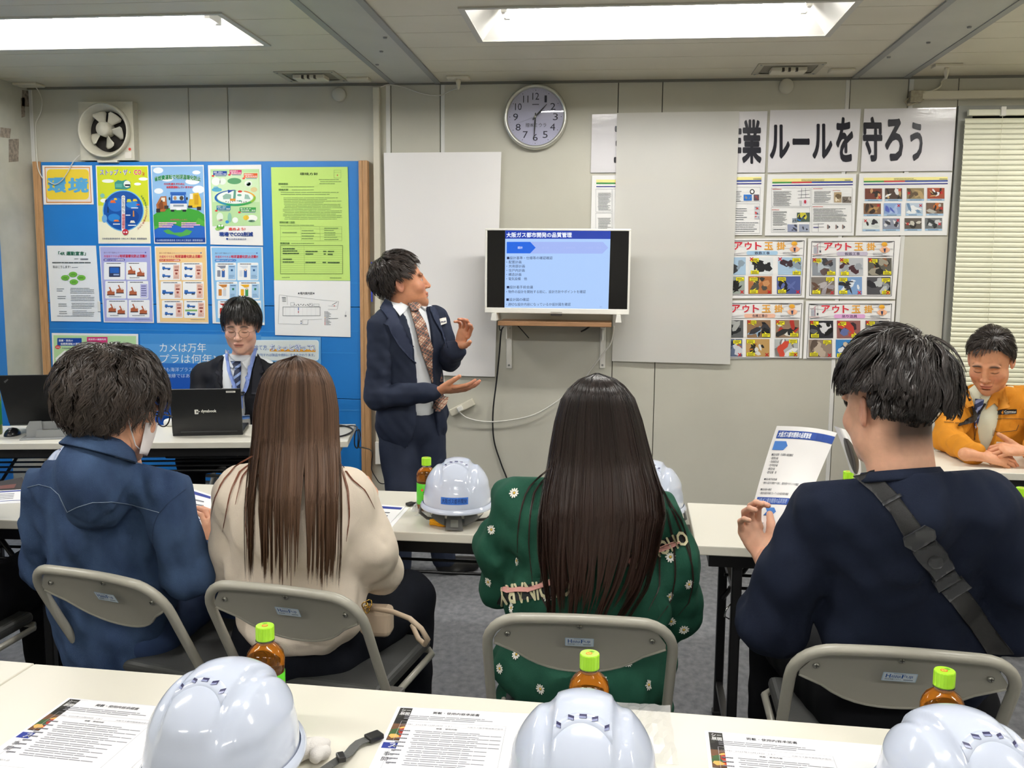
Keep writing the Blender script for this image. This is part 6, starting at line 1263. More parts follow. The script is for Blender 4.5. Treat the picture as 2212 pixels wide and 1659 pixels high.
# ------------------------------------------------------------------ skin, heads, hands
SK = vcol_mat('skin', rough=.48, spec=.4, subs=.12, noise=.06, nscale=90, bump=.06, bscale=500)
def head_mesh(skin='#d9a58a', vox=.0026, lids=0.75, stubble=0., age=0., scale=1., mouth=0., wide=1., nk=.050, nape=.5):
    s = SDF(vox, .012)
    s.ell((0, .018, .036), (.074*wide, .094, .084), .01)
    s.ell((0, -.028, -.022), (.066*wide, .066, .088), .03)
    s.ell((0, -.058, -.085), (.034, .034, .030), .03); s.ell((0, -.078, -.101), (.017, .014, .013), .016)
    for x in (-1, 1):
        s.ell((x*.042, -.012, -.064), (.020, .034, .028), .03); s.ell((x*.040, -.060, -.028), (.024, .022, .022), .02)
        s.ell((x*.030, -.083, .020), (.024, .010, .008), .012)
    s.cone((0, -.088, .012), (0, -.104, -.028), .0075, .0105, .010); s.ell((0, -.108, -.034), (.0105, .0095, .0085), .008)
    for x in (-1, 1):
        s.ell((x*.0125, -.098, -.036), (.0075, .009, .0065), .005)
        s.ell((x*.031, -.100, -.001), (.016, .013, .010), .012, op='s')
        s.ell((x*.031, -.0735, -.003), (.0155, .0135, .0125), .003)        # lids over the eyeballs
    s.ell((0, -.0915, -.0605), (.022, .0095, .0050), .006); s.ell((0, -.0895, -.0705), (.019, .0095, .0058), .006)
    s.ell((0, -.084, -.081), (.016, .01, .004), .006, op='s') if age else None
    for x in (-1, 1):
        E = Matrix.Rotation(R(-22)*x, 4, 'Z') @ Matrix.Rotation(R(-8), 4, 'X')
        s.ell((x*.079*wide, .014, -.006), (.0065, .017, .030), .004, E); s.ell((x*.085*wide, .011, -.002), (.0045, .0095, .018), .003, E, op='s')
    s.cone((0, .014, -.055), (0, .022, -.15), nk, nk+.003, .03)
    F, lo = s.field(); V, Fq = nets(F, lo, vox); V = smooth_mesh(V, Fq, 1, .4)
    base = np.array(lin(skin)[:3]); C = np.tile(base, (len(V), 1)); x, y, z = V.T
    def blend(w, c): nonlocal C; w = np.clip(w, 0, 1)[:, None]; C = C*(1-w)+np.array(lin(c)[:3])*w
    g = lambda cx, cy, cz, rx, ry, rz: np.exp(-(((np.abs(x)-cx)/rx)**2+((y-cy)/ry)**2+((z-cz)/rz)**2))
    blend(.45*g(.042, -.075, -.03, .026, .03, .02), '#c98370'); blend(.35*g(0, -.108, -.034, .014, .02, .012), '#c98a78'); blend(.5*(np.abs(x) > .074)*(z < .03), '#c88674')
    lip = (np.abs(x) < .0245)*(y < -.082)*np.exp(-((z+.066)/.0085)**4)*np.exp(-(x/.022)**6); blend(.75*lip, '#b4695f'); ln = (np.abs(x) < .022)*(y < -.083)*np.exp(-((z+.0652-.0012*np.cos(x*120))/.0016)**2); blend(.8*ln, '#5e2c28')
    br = (y < -.055)*np.exp(-((z-.0235+.10*(np.abs(x)-.030)**2/.01)/.0050)**2)*np.exp(-((np.abs(x)-.031)/.0190)**6); blend(.95*br, '#1a1412')
    ex = np.abs(x)-.031; lash = (y < -.062)*np.exp(-((z+.0035+lids*.0045-ex*ex*16)/.0019)**2)*np.exp(-(ex/.0150)**6); blend(.98*lash, '#120c0a')
    if lids < .6:
        ew = (y < -.062)*(z < .0045-ex*ex*14)*(z > -.008+ex*ex*14)*(np.abs(ex) < .0135); blend(.8*ew, '#b8aca6'); ir = ew*(ex*ex+(z+.001)**2 < .0078**2); blend(ir*1., '#1c120e')
    blend(.25*np.exp(-((z-.0075)/.0014)**2)*(y < -.06)*np.exp(-(ex/.014)**6), '#8c5a48')
    if age: 
        for cx, sl in ((.026, -.5),): blend(.35*(y < -.06)*np.exp(-((np.abs(x)-cx+(z+.05)*sl*-.9*-.6)/.0014)**2)*(z < -.034)*(z > -.068), '#8a5a48')
        blend(.25*(y < -.06)*np.exp(-((z+.0185+ex*ex*8)/.0016)**2)*np.exp(-(ex/.013)**4), '#8a5a48')
    nost = (y < -.09)*np.exp(-(((np.abs(x)-.0065)/.0032)**2+((z+.0425)/.0022)**2)); blend(.85*nost, '#4a2620')
    blend(nape*np.clip((y-.02)/.02, 0, 1)*np.clip((z+.098)/.045, 0, 1)*(z < .03)*np.clip((.062-np.abs(x))/.025, 0, 1), '#241d1a')
    if stubble: blend(stubble*(y < -.02)*np.clip((-.05-z)/.02, 0, 1)*(np.abs(z+.066) > .01), '#8a7468')
    return V*scale, Fq, C
def place(V, M): M = np.array(M); return V@M[:3, :3].T+M[:3, 3]
def hand_mesh(skin, curl=(20, 25, 20), spread=6, thumb=(40, 20), size=1., vox=.0022, side=1, cup=0, arm=.10):
    """a right hand pointing +X, palm towards -Z, thumb towards +Y*side"""
    s = SDF(vox, .006); sd = side
    s.cone((-arm, 0, 0), (0, 0, 0), .030, .023, .01, flat=((0, 0, 1), .8))
    s.cone((0, 0, 0), (.045, -.004*sd, 0), .022, .028, .012, flat=((0, 0, 1), .5)); s.cone((.045, 0, 0), (.072, -.002*sd, -.001), .029, .033, .012, flat=((0, 0, 1), .36))
    fx = [(.083, .028), (.088, .0095), (.084, -.009), (.074, -.026)]; ln = [(.042, .025, .021), (.047, .029, .022), (.043, .027, .022), (.034, .021, .019)]; rd = [.0088, .0090, .0086, .0076]
    nails = []
    for i, ((x, y), L_, r_) in enumerate(zip(fx, ln, rd)):
        y *= sd; a = R((1.5-i)*spread)*sd; p = Vector((x-.012, y*.96, -.001)); q = Vector((x, y, 0)); s.cone(p, q, r_*1.15, r_*1.1, .006); p = q; bend = 0
        for j, l in enumerate(L_):
            bend += R(curl[j]+(i*3)*cup); d = Vector((math.cos(bend)*math.cos(a), math.cos(bend)*math.sin(a), -math.sin(bend))); q = p+d*l; s.cone(p, q, r_*(1.05-.09*j), r_*(.96-.1*j), .0025)
            if j == 2: up = Vector((math.sin(bend)*math.cos(a), math.sin(bend)*math.sin(a), math.cos(bend))); nails.append((q-d*.004+up*r_*.55, r_))
            p = q
    a0 = R(thumb[0])*sd; b0 = R(thumb[1]); p = Vector((.018, .018*sd, -.006)); d = Vector((math.cos(a0)*math.cos(b0), math.sin(a0)*math.cos(b0), -math.sin(b0))); q = p+d*.040; s.cone(p, q, .0165, .0125, .012)
    a1 = a0*.72; d = Vector((math.cos(a1)*math.cos(b0), math.sin(a1)*math.cos(b0), -math.sin(b0))); q2 = q+d*.031; s.cone(q, q2, .0120, .0105, .004); a2 = a0*.55; d = Vector((math.cos(a2)*math.cos(b0), math.sin(a2)*math.cos(b0), -math.sin(b0)*1.1)); q3 = q2+d*.024; s.cone(q2, q3, .0105, .0085, .003)
    F, lo = s.field(); V, Fq = nets(F, lo, vox); V = smooth_mesh(V, Fq, 1, .35)
    C = np.tile(np.array(lin(skin)[:3]), (len(V), 1)); nz = np.clip((V[:, 0]-.10)/.06, 0, 1)[:, None]*.3; C = C*(1-nz)+np.array(lin('#c97f6e')[:3])*nz
    for (c, r_) in nails:
        w = np.exp(-(((V-np.array(c))**2).sum(1))/(r_*.62)**2)[:, None]*.6; C = C*(1-w)+np.array(lin('#eac0b0')[:3])*w
    return V*size, Fq, C
def basis(o, x, z):   # matrix with local X along x, Z close to z
    x = Vector(x).normalized(); z = Vector(z); z = (z-x*z.dot(x)).normalized(); y = z.cross(x); return Matrix(((x.x, y.x, z.x, o[0]), (x.y, y.y, z.y, o[1]), (x.z, y.z, z.z, o[2]), (0, 0, 0, 1)))
def head_matrix(c, yaw, pitch=0, roll=0):  # yaw 0 looks towards the camera (-Y)
    return Matrix.Translation(c) @ Matrix.Rotation(R(yaw), 4, 'Z') @ Matrix.Rotation(R(roll), 4, 'Y') @ Matrix.Rotation(R(pitch), 4, 'X')
# ------------------------------------------------------------------ hair
def hair_mat(name, c1, c2, tip=None, rough=.34, spec=.35):
    m = mat(name, c1, rough=rough, spec=spec); nt = m.node_tree; b = nt.nodes['Principled BSDF']
    at = nt.nodes.new('ShaderNodeAttribute'); at.attribute_name = 'Col'; nt.links.new(at.outputs['Color'], b.inputs['Base Color']); return m
def ribbons(paths, widths, cols, nrm, m, name, parent, jitter=25, seed=0, tips=None):
    """paths (N,K,3) as thin tapering ribbons; nrm (N,K,3) outward normals; cols (N,3)"""
    N, K, _ = paths.shape; rr = np.random.default_rng(seed)
    T = np.gradient(paths, axis=1); T /= np.linalg.norm(T, axis=2, keepdims=True)+1e-9
    S1 = np.cross(T, nrm); S1 /= np.linalg.norm(S1, axis=2, keepdims=True)+1e-9; N1 = np.cross(S1, T)
    a = np.radians(rr.normal(0, jitter, (N, 1, 1))); Sd = S1*np.cos(a)+N1*np.sin(a)
    t = np.linspace(0, 1, K)[None, :, None]; w = widths[:, None, None]*np.minimum(1, 4*(t+.08))*np.sqrt(np.clip(1.02-t, 0, 1))
    V = np.stack([paths-Sd*w/2, paths+Sd*w/2], 2).reshape(-1, 3); i = np.arange(N)[:, None]*K*2+np.arange(K-1)[None]*2
    Fq = np.stack([i, i+1, i+3, i+2], 2).reshape(-1, 4)
    C = np.repeat(cols[:, None, :], K, 1)
    if tips is not None: C = C*(1-t*t)+tips[:, None, :]*t*t
    C = np.repeat(C[:, :, None, :], 2, 2).reshape(-1, 3)
    return tag(nmesh(name, V, Fq, m, parent, C), kind=None)
def short_hair(parent, M, m, c1, c2, n=5200, whorl=(0, .05, .11), length=(.05, .09), rad=(.084, .106, .093), cen=(0, .018, .036), lift=.010, region=None, curl=0., seed=0, part=None, width=.0016, gravity=.5, clump=.35, sc=1., hang=None):
    """strands leave an ellipsoidal scalp, flow away from the crown and fall; region(x,y,z)->bool on the unit scalp in head space"""
    rr = np.random.default_rng(seed); r = np.array(rad); cen = np.array(cen); u = rr.normal(size=(n*4, 3)); u /= np.linalg.norm(u, axis=1)[:, None]; p = u*r+cen
    k = region(p[:, 0], p[:, 1], p[:, 2]); p = p[k][:n]; n = len(p); K = 9; paths = np.zeros((n, K, 3)); nr = np.zeros((n, K, 3)); q = p.copy(); w = np.array(whorl)
    L = rr.uniform(*length, n); 
    if hang is not None: L = hang(p, L)
    nc = max(8, n//28); ci = rr.integers(0, n, nc); cl = np.argmin(((p[:, None, :]-p[ci][None])**2).sum(2), 1); cdir = rr.normal(size=(nc, 3))*.35; cph = rr.uniform(0, 6.28, nc)
    h = np.zeros(n)
    for j in range(K):
        nn = (q-cen)/r**2; nn /= np.linalg.norm(nn, axis=1)[:, None]; paths[:, j] = q; nr[:, j] = nn
        d = q-w; 
        if part is not None: d = part(q, d)
        d -= nn*(d*nn).sum(1)[:, None]; d /= np.linalg.norm(d, axis=1)[:, None]+1e-9
        g = np.array([0, 0, -1.])[None]*gravity*(.3+j/K); d = d+g+cdir[cl]*clump+rr.normal(0, .06, (n, 3))
        if curl:
            a = cph[cl]+j*1.15; s_ = np.cross(d, nn); d = d+s_*(curl*np.sin(a))[:, None]+nn*(curl*.8*np.cos(a))[:, None]
        t = j/K; d -= nn*((d*nn).sum(1)*(1-curl*.5))[:, None]; d /= np.linalg.norm(d, axis=1)[:, None]+1e-9
        q = q+d*(L/K)[:, None]; e = (q-cen)/r; rad_ = np.linalg.norm(e, axis=1)
        want = 1+(lift*(1.2-abs(2*t-1)*.6)+.004*np.sin(cph[cl]*3))/r.mean(); q = np.where((rad_ < want)[:, None], cen+e/rad_[:, None]*want[:, None]*r, q)
        q = q+ (paths[ci[cl], j]*0)
    # gather each strand towards its clump leader
    lead = paths[ci[cl]]; off = paths-lead; t = np.linspace(0, 1, K)[None, :, None]; paths = lead+off*(1-clump*t)
    mixc = rr.uniform(0, 1, n)[:, None]*.6+rr.uniform(0, 1, nc)[cl][:, None]*.4; cols = np.array(lin(c1)[:3])*(1-mixc)+np.array(lin(c2)[:3])*mixc
    M_ = np.array(M); paths = paths*sc@M_[:3, :3].T+M_[:3, 3]; nr = nr@M_[:3, :3].T
    return ribbons(paths, rr.uniform(.7, 1.4, n)*width, cols, nr, m, 'hair_strands', parent, seed=seed)
def scalp(parent, M, m, c, rad=(.080, .102, .090), cen=(0, .018, .036), region=None, sc=1., grow=0.):
    n1, n2 = 60, 40; V = []; 
    for j in range(n2):
        th = PI*j/(n2-1)
        for i in range(n1): a = 2*PI*i/n1; V.append((math.sin(th)*math.cos(a), math.sin(th)*math.sin(a), math.cos(th)))
    V = np.array(V)*np.array(rad)+np.array(cen); F_ = np.array([(j*n1+i, (j+1)*n1+i, (j+1)*n1+(i+1) % n1, j*n1+(i+1) % n1) for j in range(n2-1) for i in range(n1)])
    ctr = V[F_].mean(1); F_ = F_[region(ctr[:, 0], ctr[:, 1], ctr[:, 2])]; C = np.tile(np.array(lin(c)[:3]), (len(V), 1)); V = place(V*sc, M); return nmesh('hair', V, F_, m, parent, C)
# ------------------------------------------------------------------ draping flat pieces onto a sculpted surface
def bvh_of(*objs):
    vs = []; fs = []; o = 0
    for ob in objs:
        mw = ob.matrix_world if ob.parent is None else Matrix(); vs += [v.co[:] for v in ob.data.vertices]; fs += [tuple(i+o for i in p.vertices) for p in ob.data.polygons]; o = len(vs)
    return BVHTree.FromPolygons(vs, fs)
def hit(bvh, x, y, dflt=None):
    d = ray(x, y).normalized(); h = bvh.ray_cast(CAMP, d)
    if h[0] is None: return (P(x, y, dflt), -d) if dflt else (None, None)
    return h[0], (h[1] if h[1].dot(d) < 0 else -h[1])
def drape(name, polys, bvh, m, parent, off=.002, step=8, thick=.002, dflt=None, axis=None):
    """outline(s) given in the photograph's frame, laid on the surface below them with thickness"""
    mb = MB()
    for poly in polys:
        bm = bmesh.new(); vs = [bm.verts.new((x, y, 0)) for x, y in poly]; bm.faces.new(vs)
        xs = [p[0] for p in poly]; ys = [p[1] for p in poly]; v = math.floor(min(xs)/step)*step+step
        while v < max(xs): bmesh.ops.bisect_plane(bm, geom=bm.verts[:]+bm.edges[:]+bm.faces[:], plane_co=(v, 0, 0), plane_no=(1, 0, 0)); v += step
        v = math.floor(min(ys)/step)*step+step
        while v < max(ys): bmesh.ops.bisect_plane(bm, geom=bm.verts[:]+bm.edges[:]+bm.faces[:], plane_co=(0, v, 0), plane_no=(0, 1, 0)); v += step
        bm.verts.index_update(); top = []; bad = False; last = None
        pts = [(vv.co.x, vv.co.y) for vv in bm.verts]; res = [hit(bvh, x, y) for x, y in pts]; good = [i for i, r_ in enumerate(res) if r_[0] is not None]
        if not good: bm.free(); continue
        for i, (h, n) in enumerate(res):
            if h is None:
                j = min(good, key=lambda g_: (pts[g_][0]-pts[i][0])**2+(pts[g_][1]-pts[i][1])**2); h0, n = res[j]; h = P(pts[i][0], pts[i][1], h0.y)
            top.append((h+n*(off+thick), h+n*(off-.001)))
        f = [[v_.index for v_ in fc.verts] for fc in bm.faces]; be = [(e.verts[0].index, e.verts[1].index) for e in bm.edges if len(e.link_faces) == 1]; bm.free(); N = len(top)
        mb.add([t[0] for t in top]+[t[1] for t in top], f+[(a, b, b+N, a+N) for a, b in be], m, True)
    return mb.build(name, parent)
def drape_line(name, pts, bvh, w, m, parent, off=.001, dash=None, n=6):
    out = []; P2 = []
    for i in range(len(pts)-1):
        (x0, y0), (x1, y1) = pts[i], pts[i+1]; k = max(1, int(math.hypot(x1-x0, y1-y0)/5)); P2 += [(x0+(x1-x0)*j/k, y0+(y1-y0)*j/k) for j in range(k)]
    P2.append(pts[-1]); W3 = []
    for x, y in P2:
        h, nn = hit(bvh, x, y)
        if h: W3.append(h+nn*off)
    mb = MB()
    if dash:
        for i in range(0, len(W3)-1, 2): mb.tube([W3[i], W3[i+1]], w, m, 5)
    elif len(W3) > 1: mb.tube(W3, w, m, n)
    return mb.build(name, parent)
def drape_text(p_mb, body, box, bvh, m, off=.002, bold=.02, rot=0, sk=0):
    vs, fs, a, b, c, d = text_geo(body, bold, 2); x0, y0, x1, y1 = box; out = []
    ca, sa = math.cos(R(rot)), math.sin(R(rot)); cx, cy = (x0+x1)/2, (y0+y1)/2
    for i_, (u, v) in enumerate(vs):
        x = x0+(x1-x0)*(u-a)/(b-a)-cx; y = y0+(y1-y0)*(d-v)/(d-c)-cy; X, Y_ = cx+x*ca-y*sa, cy+x*sa+y*ca
        h, n = hit(bvh, X, Y_); out.append(h+n*(off+.00006*(i_//_nd[id(vs)])) if h else None)
    g = [o for o in out if o is not None]
    if not g: return
    out = [o if o is not None else g[0] for o in out]; p_mb.add(out, fs, m)
# ================================================================== PEOPLE
HB = hair_mat('hair_black', '#1d1a19', '#3a3230'); HBR = hair_mat('hair_brown', '#4a342a', '#6a4c3a', rough=.42, spec=.25)
def hl(y): return np.interp(y, [-.095, -.065, -.035, -.005, .03, .06, .12], [.072, .066, .038, .026, -.004, -.052, -.062])
reg_std = lambda x, y, z: z > hl(y)
m_denim = mat('denim', '#445a7c', rough=.85, noise=.34, nscale=11, bump=.9, bscale=900, color2='#2c3d5c', stretch=(1, 1, .6), spec=.2)
m_creamk = mat('cream_sweater', '#e6d8c7', rough=.9, noise=.05, nscale=20, bump=.3, bscale=500, spec=.2); m_green = mat('green_dress', '#1d4a3a', rough=.8, noise=.12, nscale=14, bump=.2, bscale=400, spec=.2)
m_navyt = mat('navy_cotton', '#1b2131', rough=.92, noise=.1, nscale=14, bump=.3, bscale=700, spec=.15); m_blackp = mat('black_trousers', '#101115', rough=.9, noise=.1, nscale=20, spec=.2); m_jeans = mat('dark_jeans', '#14171f', rough=.9, noise=.2, nscale=24, bump=.4, bscale=800, spec=.2)
m_suit = mat('navy_suit', '#232a3c', rough=.75, noise=.08, nscale=20, bump=.25, bscale=900, spec=.25); m_suitl = mat('navy_suit_lapel', '#2a3146', rough=.7, spec=.25); m_bsuit = mat('black_suit', '#191a20', rough=.75, noise=.06, nscale=24, spec=.25); m_bsuitl = mat('black_suit_lapel', '#1f2028', rough=.7, spec=.25)
m_shirt = mat('white_shirt', '#dfe3e8', rough=.7, bump=.1); m_shirtg = mat('pale_shirt', '#dfe2cc', rough=.7); m_orange = mat('orange_jacket', '#c98322', rough=.75, noise=.08, nscale=16, bump=.3, bscale=300, spec=.25); m_orangel = mat('orange_jacket_light', '#d08c2c', rough=.72)
m_shoe = mat('black_shoe', '#141313', rough=.35)
def ball(px_, py_, Y, rx, rz=None, ry=None):
    c = P(px_, py_, Y); k = Y*1.01/FPX; return (c, (rx*k, ry if ry is not None else rx*k, (rz or rx)*k))
def build_person(label, hip, chest, neckb, HM, sh, el, wr, hands, skin, hw=.155, vox=.010, head=None, group=None, feet=None, knees=None, shoes=True, headvox=.0028, armr=(.034, .030, .024), sh_floor=0, core=None, nr=.052):
    root = empty('person', (hip[0], hip[1], 0), 0, label, 'person', group)
    parts = []
    s = SDF(vox, .05); hip, chest, neckb = Vector(hip), Vector(chest), Vector(neckb)
    sd_ = (Vector((0, .02, 0)) if HM.to_3x3().col[1].y < 0 else Vector((0, -.005, 0))) if core is None else Vector(core); s.k = .03; s.ell(hip+sd_, (hw*.72, .07, .09)); s.ell((hip+chest)/2+sd_, (hw*.62, .06, .14)); s.ell(chest+sd_, (hw*.68, .06, .12)); s.cone(chest+sd_+Vector((0, 0, .06)), neckb+sd_, .05, .044, .03)
    for i in (0, 1): s.cone(sh[i], el[i], armr[0], armr[1], .02); s.cone(el[i], wr[i], armr[1], armr[2], .01); s.cone(chest+sd_+Vector((0, 0, .07)), Vector(sh[i])+sd_*.5-Vector((0, 0, .02)), .04, .034, .02)
    for i in (0, 1):
        hx = hip+sd_+Vector(((-1, 1)[i]*hw*.4, 0, -.03)); s.cone(hx, knees[i], .062, .044, .02); s.cone(knees[i], Vector(feet[i])+Vector((0, 0, .0)), .042, .03, .015)
    V, Fq = s.mesh(); V = smooth_mesh(V, Fq, 1, .5); parts.append((V, Fq, np.tile(np.array(lin(skin)[:3]), (len(V), 1))))
    hv, hf, hc = head_mesh(skin, vox=headvox, **(head or {})); parts.append((place(hv, HM), hf, hc))
    # neck bridging head and shoulders
    nb = HM @ Vector((0, .021, -.13)); s = SDF(.006, .02); s.cone(nb, neckb+sd_-Vector((0, 0, .03)), nr*.98, nr*1.04, .02); V, Fq = s.mesh(); parts.append((V, Fq, np.tile(np.array(lin(skin)[:3]), (len(V), 1))))
    for h in hands:
        if h is None: continue
        M_, kw = h; v, f, c = hand_mesh(skin, **kw); parts.append((place(v, M_), f, c))
    o = nmesh('body', None, None, SK, None, parts=parts); par(o, root)
    for k in (0, 1):
        if shoes:
            f = Vector(feet[k]); s = SDF(.007, .02); d = (Vector(feet[k])-Vector(hip)); d.z = 0; d = d.normalized() if d.length > .1 else Vector((0, -1, 0)); fl = sh_floor
            s.cone((f.x, f.y, .05), (f.x+d.x*.15, f.y+d.y*.15, .034), .042, .036); s.ell((f.x+d.x*.05, f.y+d.y*.05, .018), (.05, .05, .018), .02); V, Fq = s.mesh(cuts=[lambda x, y, z: -z+.002+0*x+0*y]); par(nmesh('shoe', V, Fq, m_shoe), root)
    return root
def par(o, root): o.parent = root; o.matrix_parent_inverse = Matrix.Translation(-Vector(root.location)); return o
def garment(name, s, m, root, noise=None, cuts=(), it=1, grow=0, label=None):
    V, Fq = s.mesh(grow=grow, noise=noise, cuts=cuts); V = smooth_mesh(V, Fq, it, .5); o = par(nmesh(name, V, Fq, m), root)
    if label: o['label'] = label
    return o
def world_bvh(*objs):
    vs = []; fs = []; o = 0
    for ob in objs: vs += [v.co[:] for v in ob.data.vertices]; fs += [tuple(i+o for i in p.vertices) for p in ob.data.polygons]; o = len(vs)
    return BVHTree.FromPolygons(vs, fs)
def trousers(root, hip, knees, feet, hw, m, r=(.088, .066, .052), vox=.009, noise=None):
    s = SDF(vox, .04); hip = Vector(hip); s.ell(hip, (hw, .125, .12)); s.ell(hip+Vector((0, 0, .08)), (hw*.95, .115, .08))
    for i in (0, 1): hx = hip+Vector(((-1, 1)[i]*hw*.5, 0, -.03)); s.cone(hx, knees[i], r[0], r[1], .03); s.cone(knees[i], Vector(feet[i])+Vector((0, 0, .015)), r[1], r[2], .02)
    return garment('trousers', s, m, root, noise or vnoise(3, .09, .003, (1, 1, 1.5)))
def push_out(paths, bvh, margin):
    N, K, _ = paths.shape; out = paths.copy()
    for i in range(N):
        for j in range(2, K):
            p = Vector(paths[i, j]); d = (p-CAMP); L = d.length; d /= L; h = bvh.ray_cast(CAMP, d, L+.30)
            if h[0] is not None and h[3] < L+margin:
                q = CAMP+d*(h[3]-margin); out[i, j] = q
    return out
def long_hair(root, prof, Y0, dep_head, yback, m, c1, c2, tipc, bvh, n=5200, K=20, zend=(1180, 1245), seed=0, width=.0015, zflat=1.0, fuzz=.5, wave=0., strands_l=(), partx=0., taper=.55, nclump=0, masslen=.62):
    """curtain of long hair described by its outline (row, left, right) in the photograph's frame at distance Y0"""
    rr = np.random.default_rng(seed); ys = np.array([q[0] for q in prof], float); xl = np.array([q[1] for q in prof], float); xr = np.array([q[2] for q in prof], float)
    cx = (xl+xr)/2
    def W3(xp, yp, Y): d = (RT.x*(xp-CX)/FPX-UP.x*(yp-CY)/FPX+FWD.x), (RT.y*(xp-CX)/FPX-UP.y*(yp-CY)/FPX+FWD.y), (RT.z*(xp-CX)/FPX-UP.z*(yp-CY)/FPX+FWD.z); k = Y/d[1]; return d[0]*k, Y+0*xp, d[2]*k+HC
    nc = nclump or n//26; phc = np.arcsin(rr.uniform(-1, 1, nc))*1.0; zc = rr.uniform(zend[0], zend[1], nc); cw = rr.uniform(0, 6.28, nc); coff = rr.normal(0, 1, nc)
    order = np.argsort(phc); ph = np.arcsin(rr.uniform(-1, 1, n)); lead = np.array([np.argmin(abs(phc-p)+rr.uniform(0, .10, nc)) for p in ph]); lay = rr.uniform(0, 1, n)**.7
    paths = np.zeros((n, K, 3)); nr = np.zeros((n, K, 3)); y0 = ys[0]; yend = zc[lead]+rr.normal(0, 14, n); yend = np.minimum(yend, ys[-1]+25)
    for j in range(K):
        t = j/(K-1); yy = y0+(yend-y0)*(t**1.25 if t < 1 else 1); g = np.interp(yy, ys, np.arange(len(ys))); 
        L_ = np.interp(yy, ys, xl); R_ = np.interp(yy, ys, xr); c = (L_+R_)/2; h = (R_-L_)/2
        fl = np.clip((yy-zflat)/120, 0, 1); mixt = np.clip(np.clip((yy-zflat+40)/(ys[-1]-zflat), 0, 1)**1.1*taper, 0, .93); pp = ph*(1-mixt)+phc[lead]*mixt
        sx = np.sin(pp); x = c+h*(.90+.10*lay)*sx+wave*6*np.sin(yy/38+cw[lead])*mixt+coff[lead]*mixt*4
        top = np.clip((yy-y0)/ (ys[3]-y0), 0, 1)
        dY = dep_head*np.cos(pp)*(.85+.15*lay)*np.sqrt(np.clip(1-(1-top)**2, 0, 1)); Yh = Y0-dY; Yf = yback+.03*sx**2-.012*lay; Y = Yh*(1-fl)+Yf*fl
        X3, Y3, Z3 = W3(x, yy, Y); paths[:, j, 0] = X3; paths[:, j, 1] = Y3; paths[:, j, 2] = Z3
        nr[:, j, 0] = sx*.9; nr[:, j, 1] = -np.cos(pp)-.15; nr[:, j, 2] = .25*(1-fl)*(1-top)
    nr /= np.linalg.norm(nr, axis=2, keepdims=True)
    if bvh: paths = push_out(paths, bvh, .005)
    mc = rr.uniform(0, 1, nc)[lead][:, None]*.55+rr.uniform(0, 1, n)[:, None]*.45; cols = np.array(lin(c1)[:3])*(1-mc)+np.array(lin(c2)[:3])*mc
    hs = ribbons(paths, rr.uniform(.7, 1.5, n)*width, cols, nr, m, 'hair_strands', None, jitter=22, seed=seed, tips=np.tile(np.array(lin(tipc)[:3]), (n, 1))); par(hs, root)
    # solid mass under the strands
    nu = 30; nv = 26; V = []; ye = y0+(zend[0]-y0)*masslen; zf2 = zflat
    for j in range(nv):
        yy = y0+9+(ye-y0)*(j/(nv-1))**1.2; L_ = np.interp(yy, ys, xl); R_ = np.interp(yy, ys, xr); c = (L_+R_)/2; h = (R_-L_)/2*(.95 if yy < zflat else .95-.5*((yy-zflat)/(ye-zflat+1e-6))**1.2); fl = min(1, max(0, (yy-zflat)/120)); top = min(1, (yy-y0)/(ys[3]-y0)); h *= .9
        for i in range(nu):
            a = -PI/2+PI*i/(nu-1); dY = dep_head*.95*math.cos(a)*math.sqrt(max(0, 1-(1-top)**2)); Y = (Y0-dY)*(1-fl)+(yback+.004+.03*math.sin(a)**2)*fl; V.append(W3(c+h*math.sin(a), yy, Y))
    V = np.array([tuple(float(q) for q in v) for v in V])
    if bvh: V = push_out(V.reshape(nv, nu, 3).transpose(1, 0, 2), bvh, .003).transpose(1, 0, 2).reshape(-1, 3)
    Fq = np.array([(j*nu+i, j*nu+i+1, (j+1)*nu+i+1, (j+1)*nu+i) for j in range(nv-1) for i in range(nu-1)]); C = np.tile(np.array(lin(c1)[:3])*.8, (len(V), 1)); par(nmesh('hair', V, Fq, m, None, C), root)
    return hs
def stray(root, curves, bvh, m, c, w=.0008, Y=2.0, nm='hair_lock'):
    rr = random.Random(3)
    for pts in curves:
        N = 7; paths = np.zeros((N, 12, 3)); 
        for i in range(N):
            for j in range(12):
                t = j/11*(len(pts)-1); a = min(int(t), len(pts)-2); u = t-a; x = pts[a][0]*(1-u)+pts[a+1][0]*u+(i-3)*.8*(1-j/14)+rr.uniform(-.4, .4); y = pts[a][1]*(1-u)+pts[a+1][1]*u
                h, n_ = hit(bvh, x, y, Y); paths[i, j] = h-ray(x, y).normalized()*.005
        nr = np.tile(np.array([0, -1, .1]), (N, 12, 1)); cols = np.tile(np.array(lin(c)[:3]), (N, 1)); par(ribbons(paths, np.full(N, w*1.6), cols, nr, m, nm, None, seed=2), root)
def neck_in_shirt(s, HM, r0=.066, r1=.085, dz=-.095, k=.03):
    a = HM @ Vector((0, .018, dz)); b = HM @ Vector((0, .026, dz-.06)); s.cone(a, b, r0, r0+.004, k); s.cone(b, b+Vector((0, .035, -.06)), r0+.004, r1*.8, .05); return a, (b-a).normalized()
def top_cut(a, d, off=0.): return lambda x, y, z: -((x-a.x)*d.x+(y-a.y)*d.y+(z-a.z)*d.z-off)
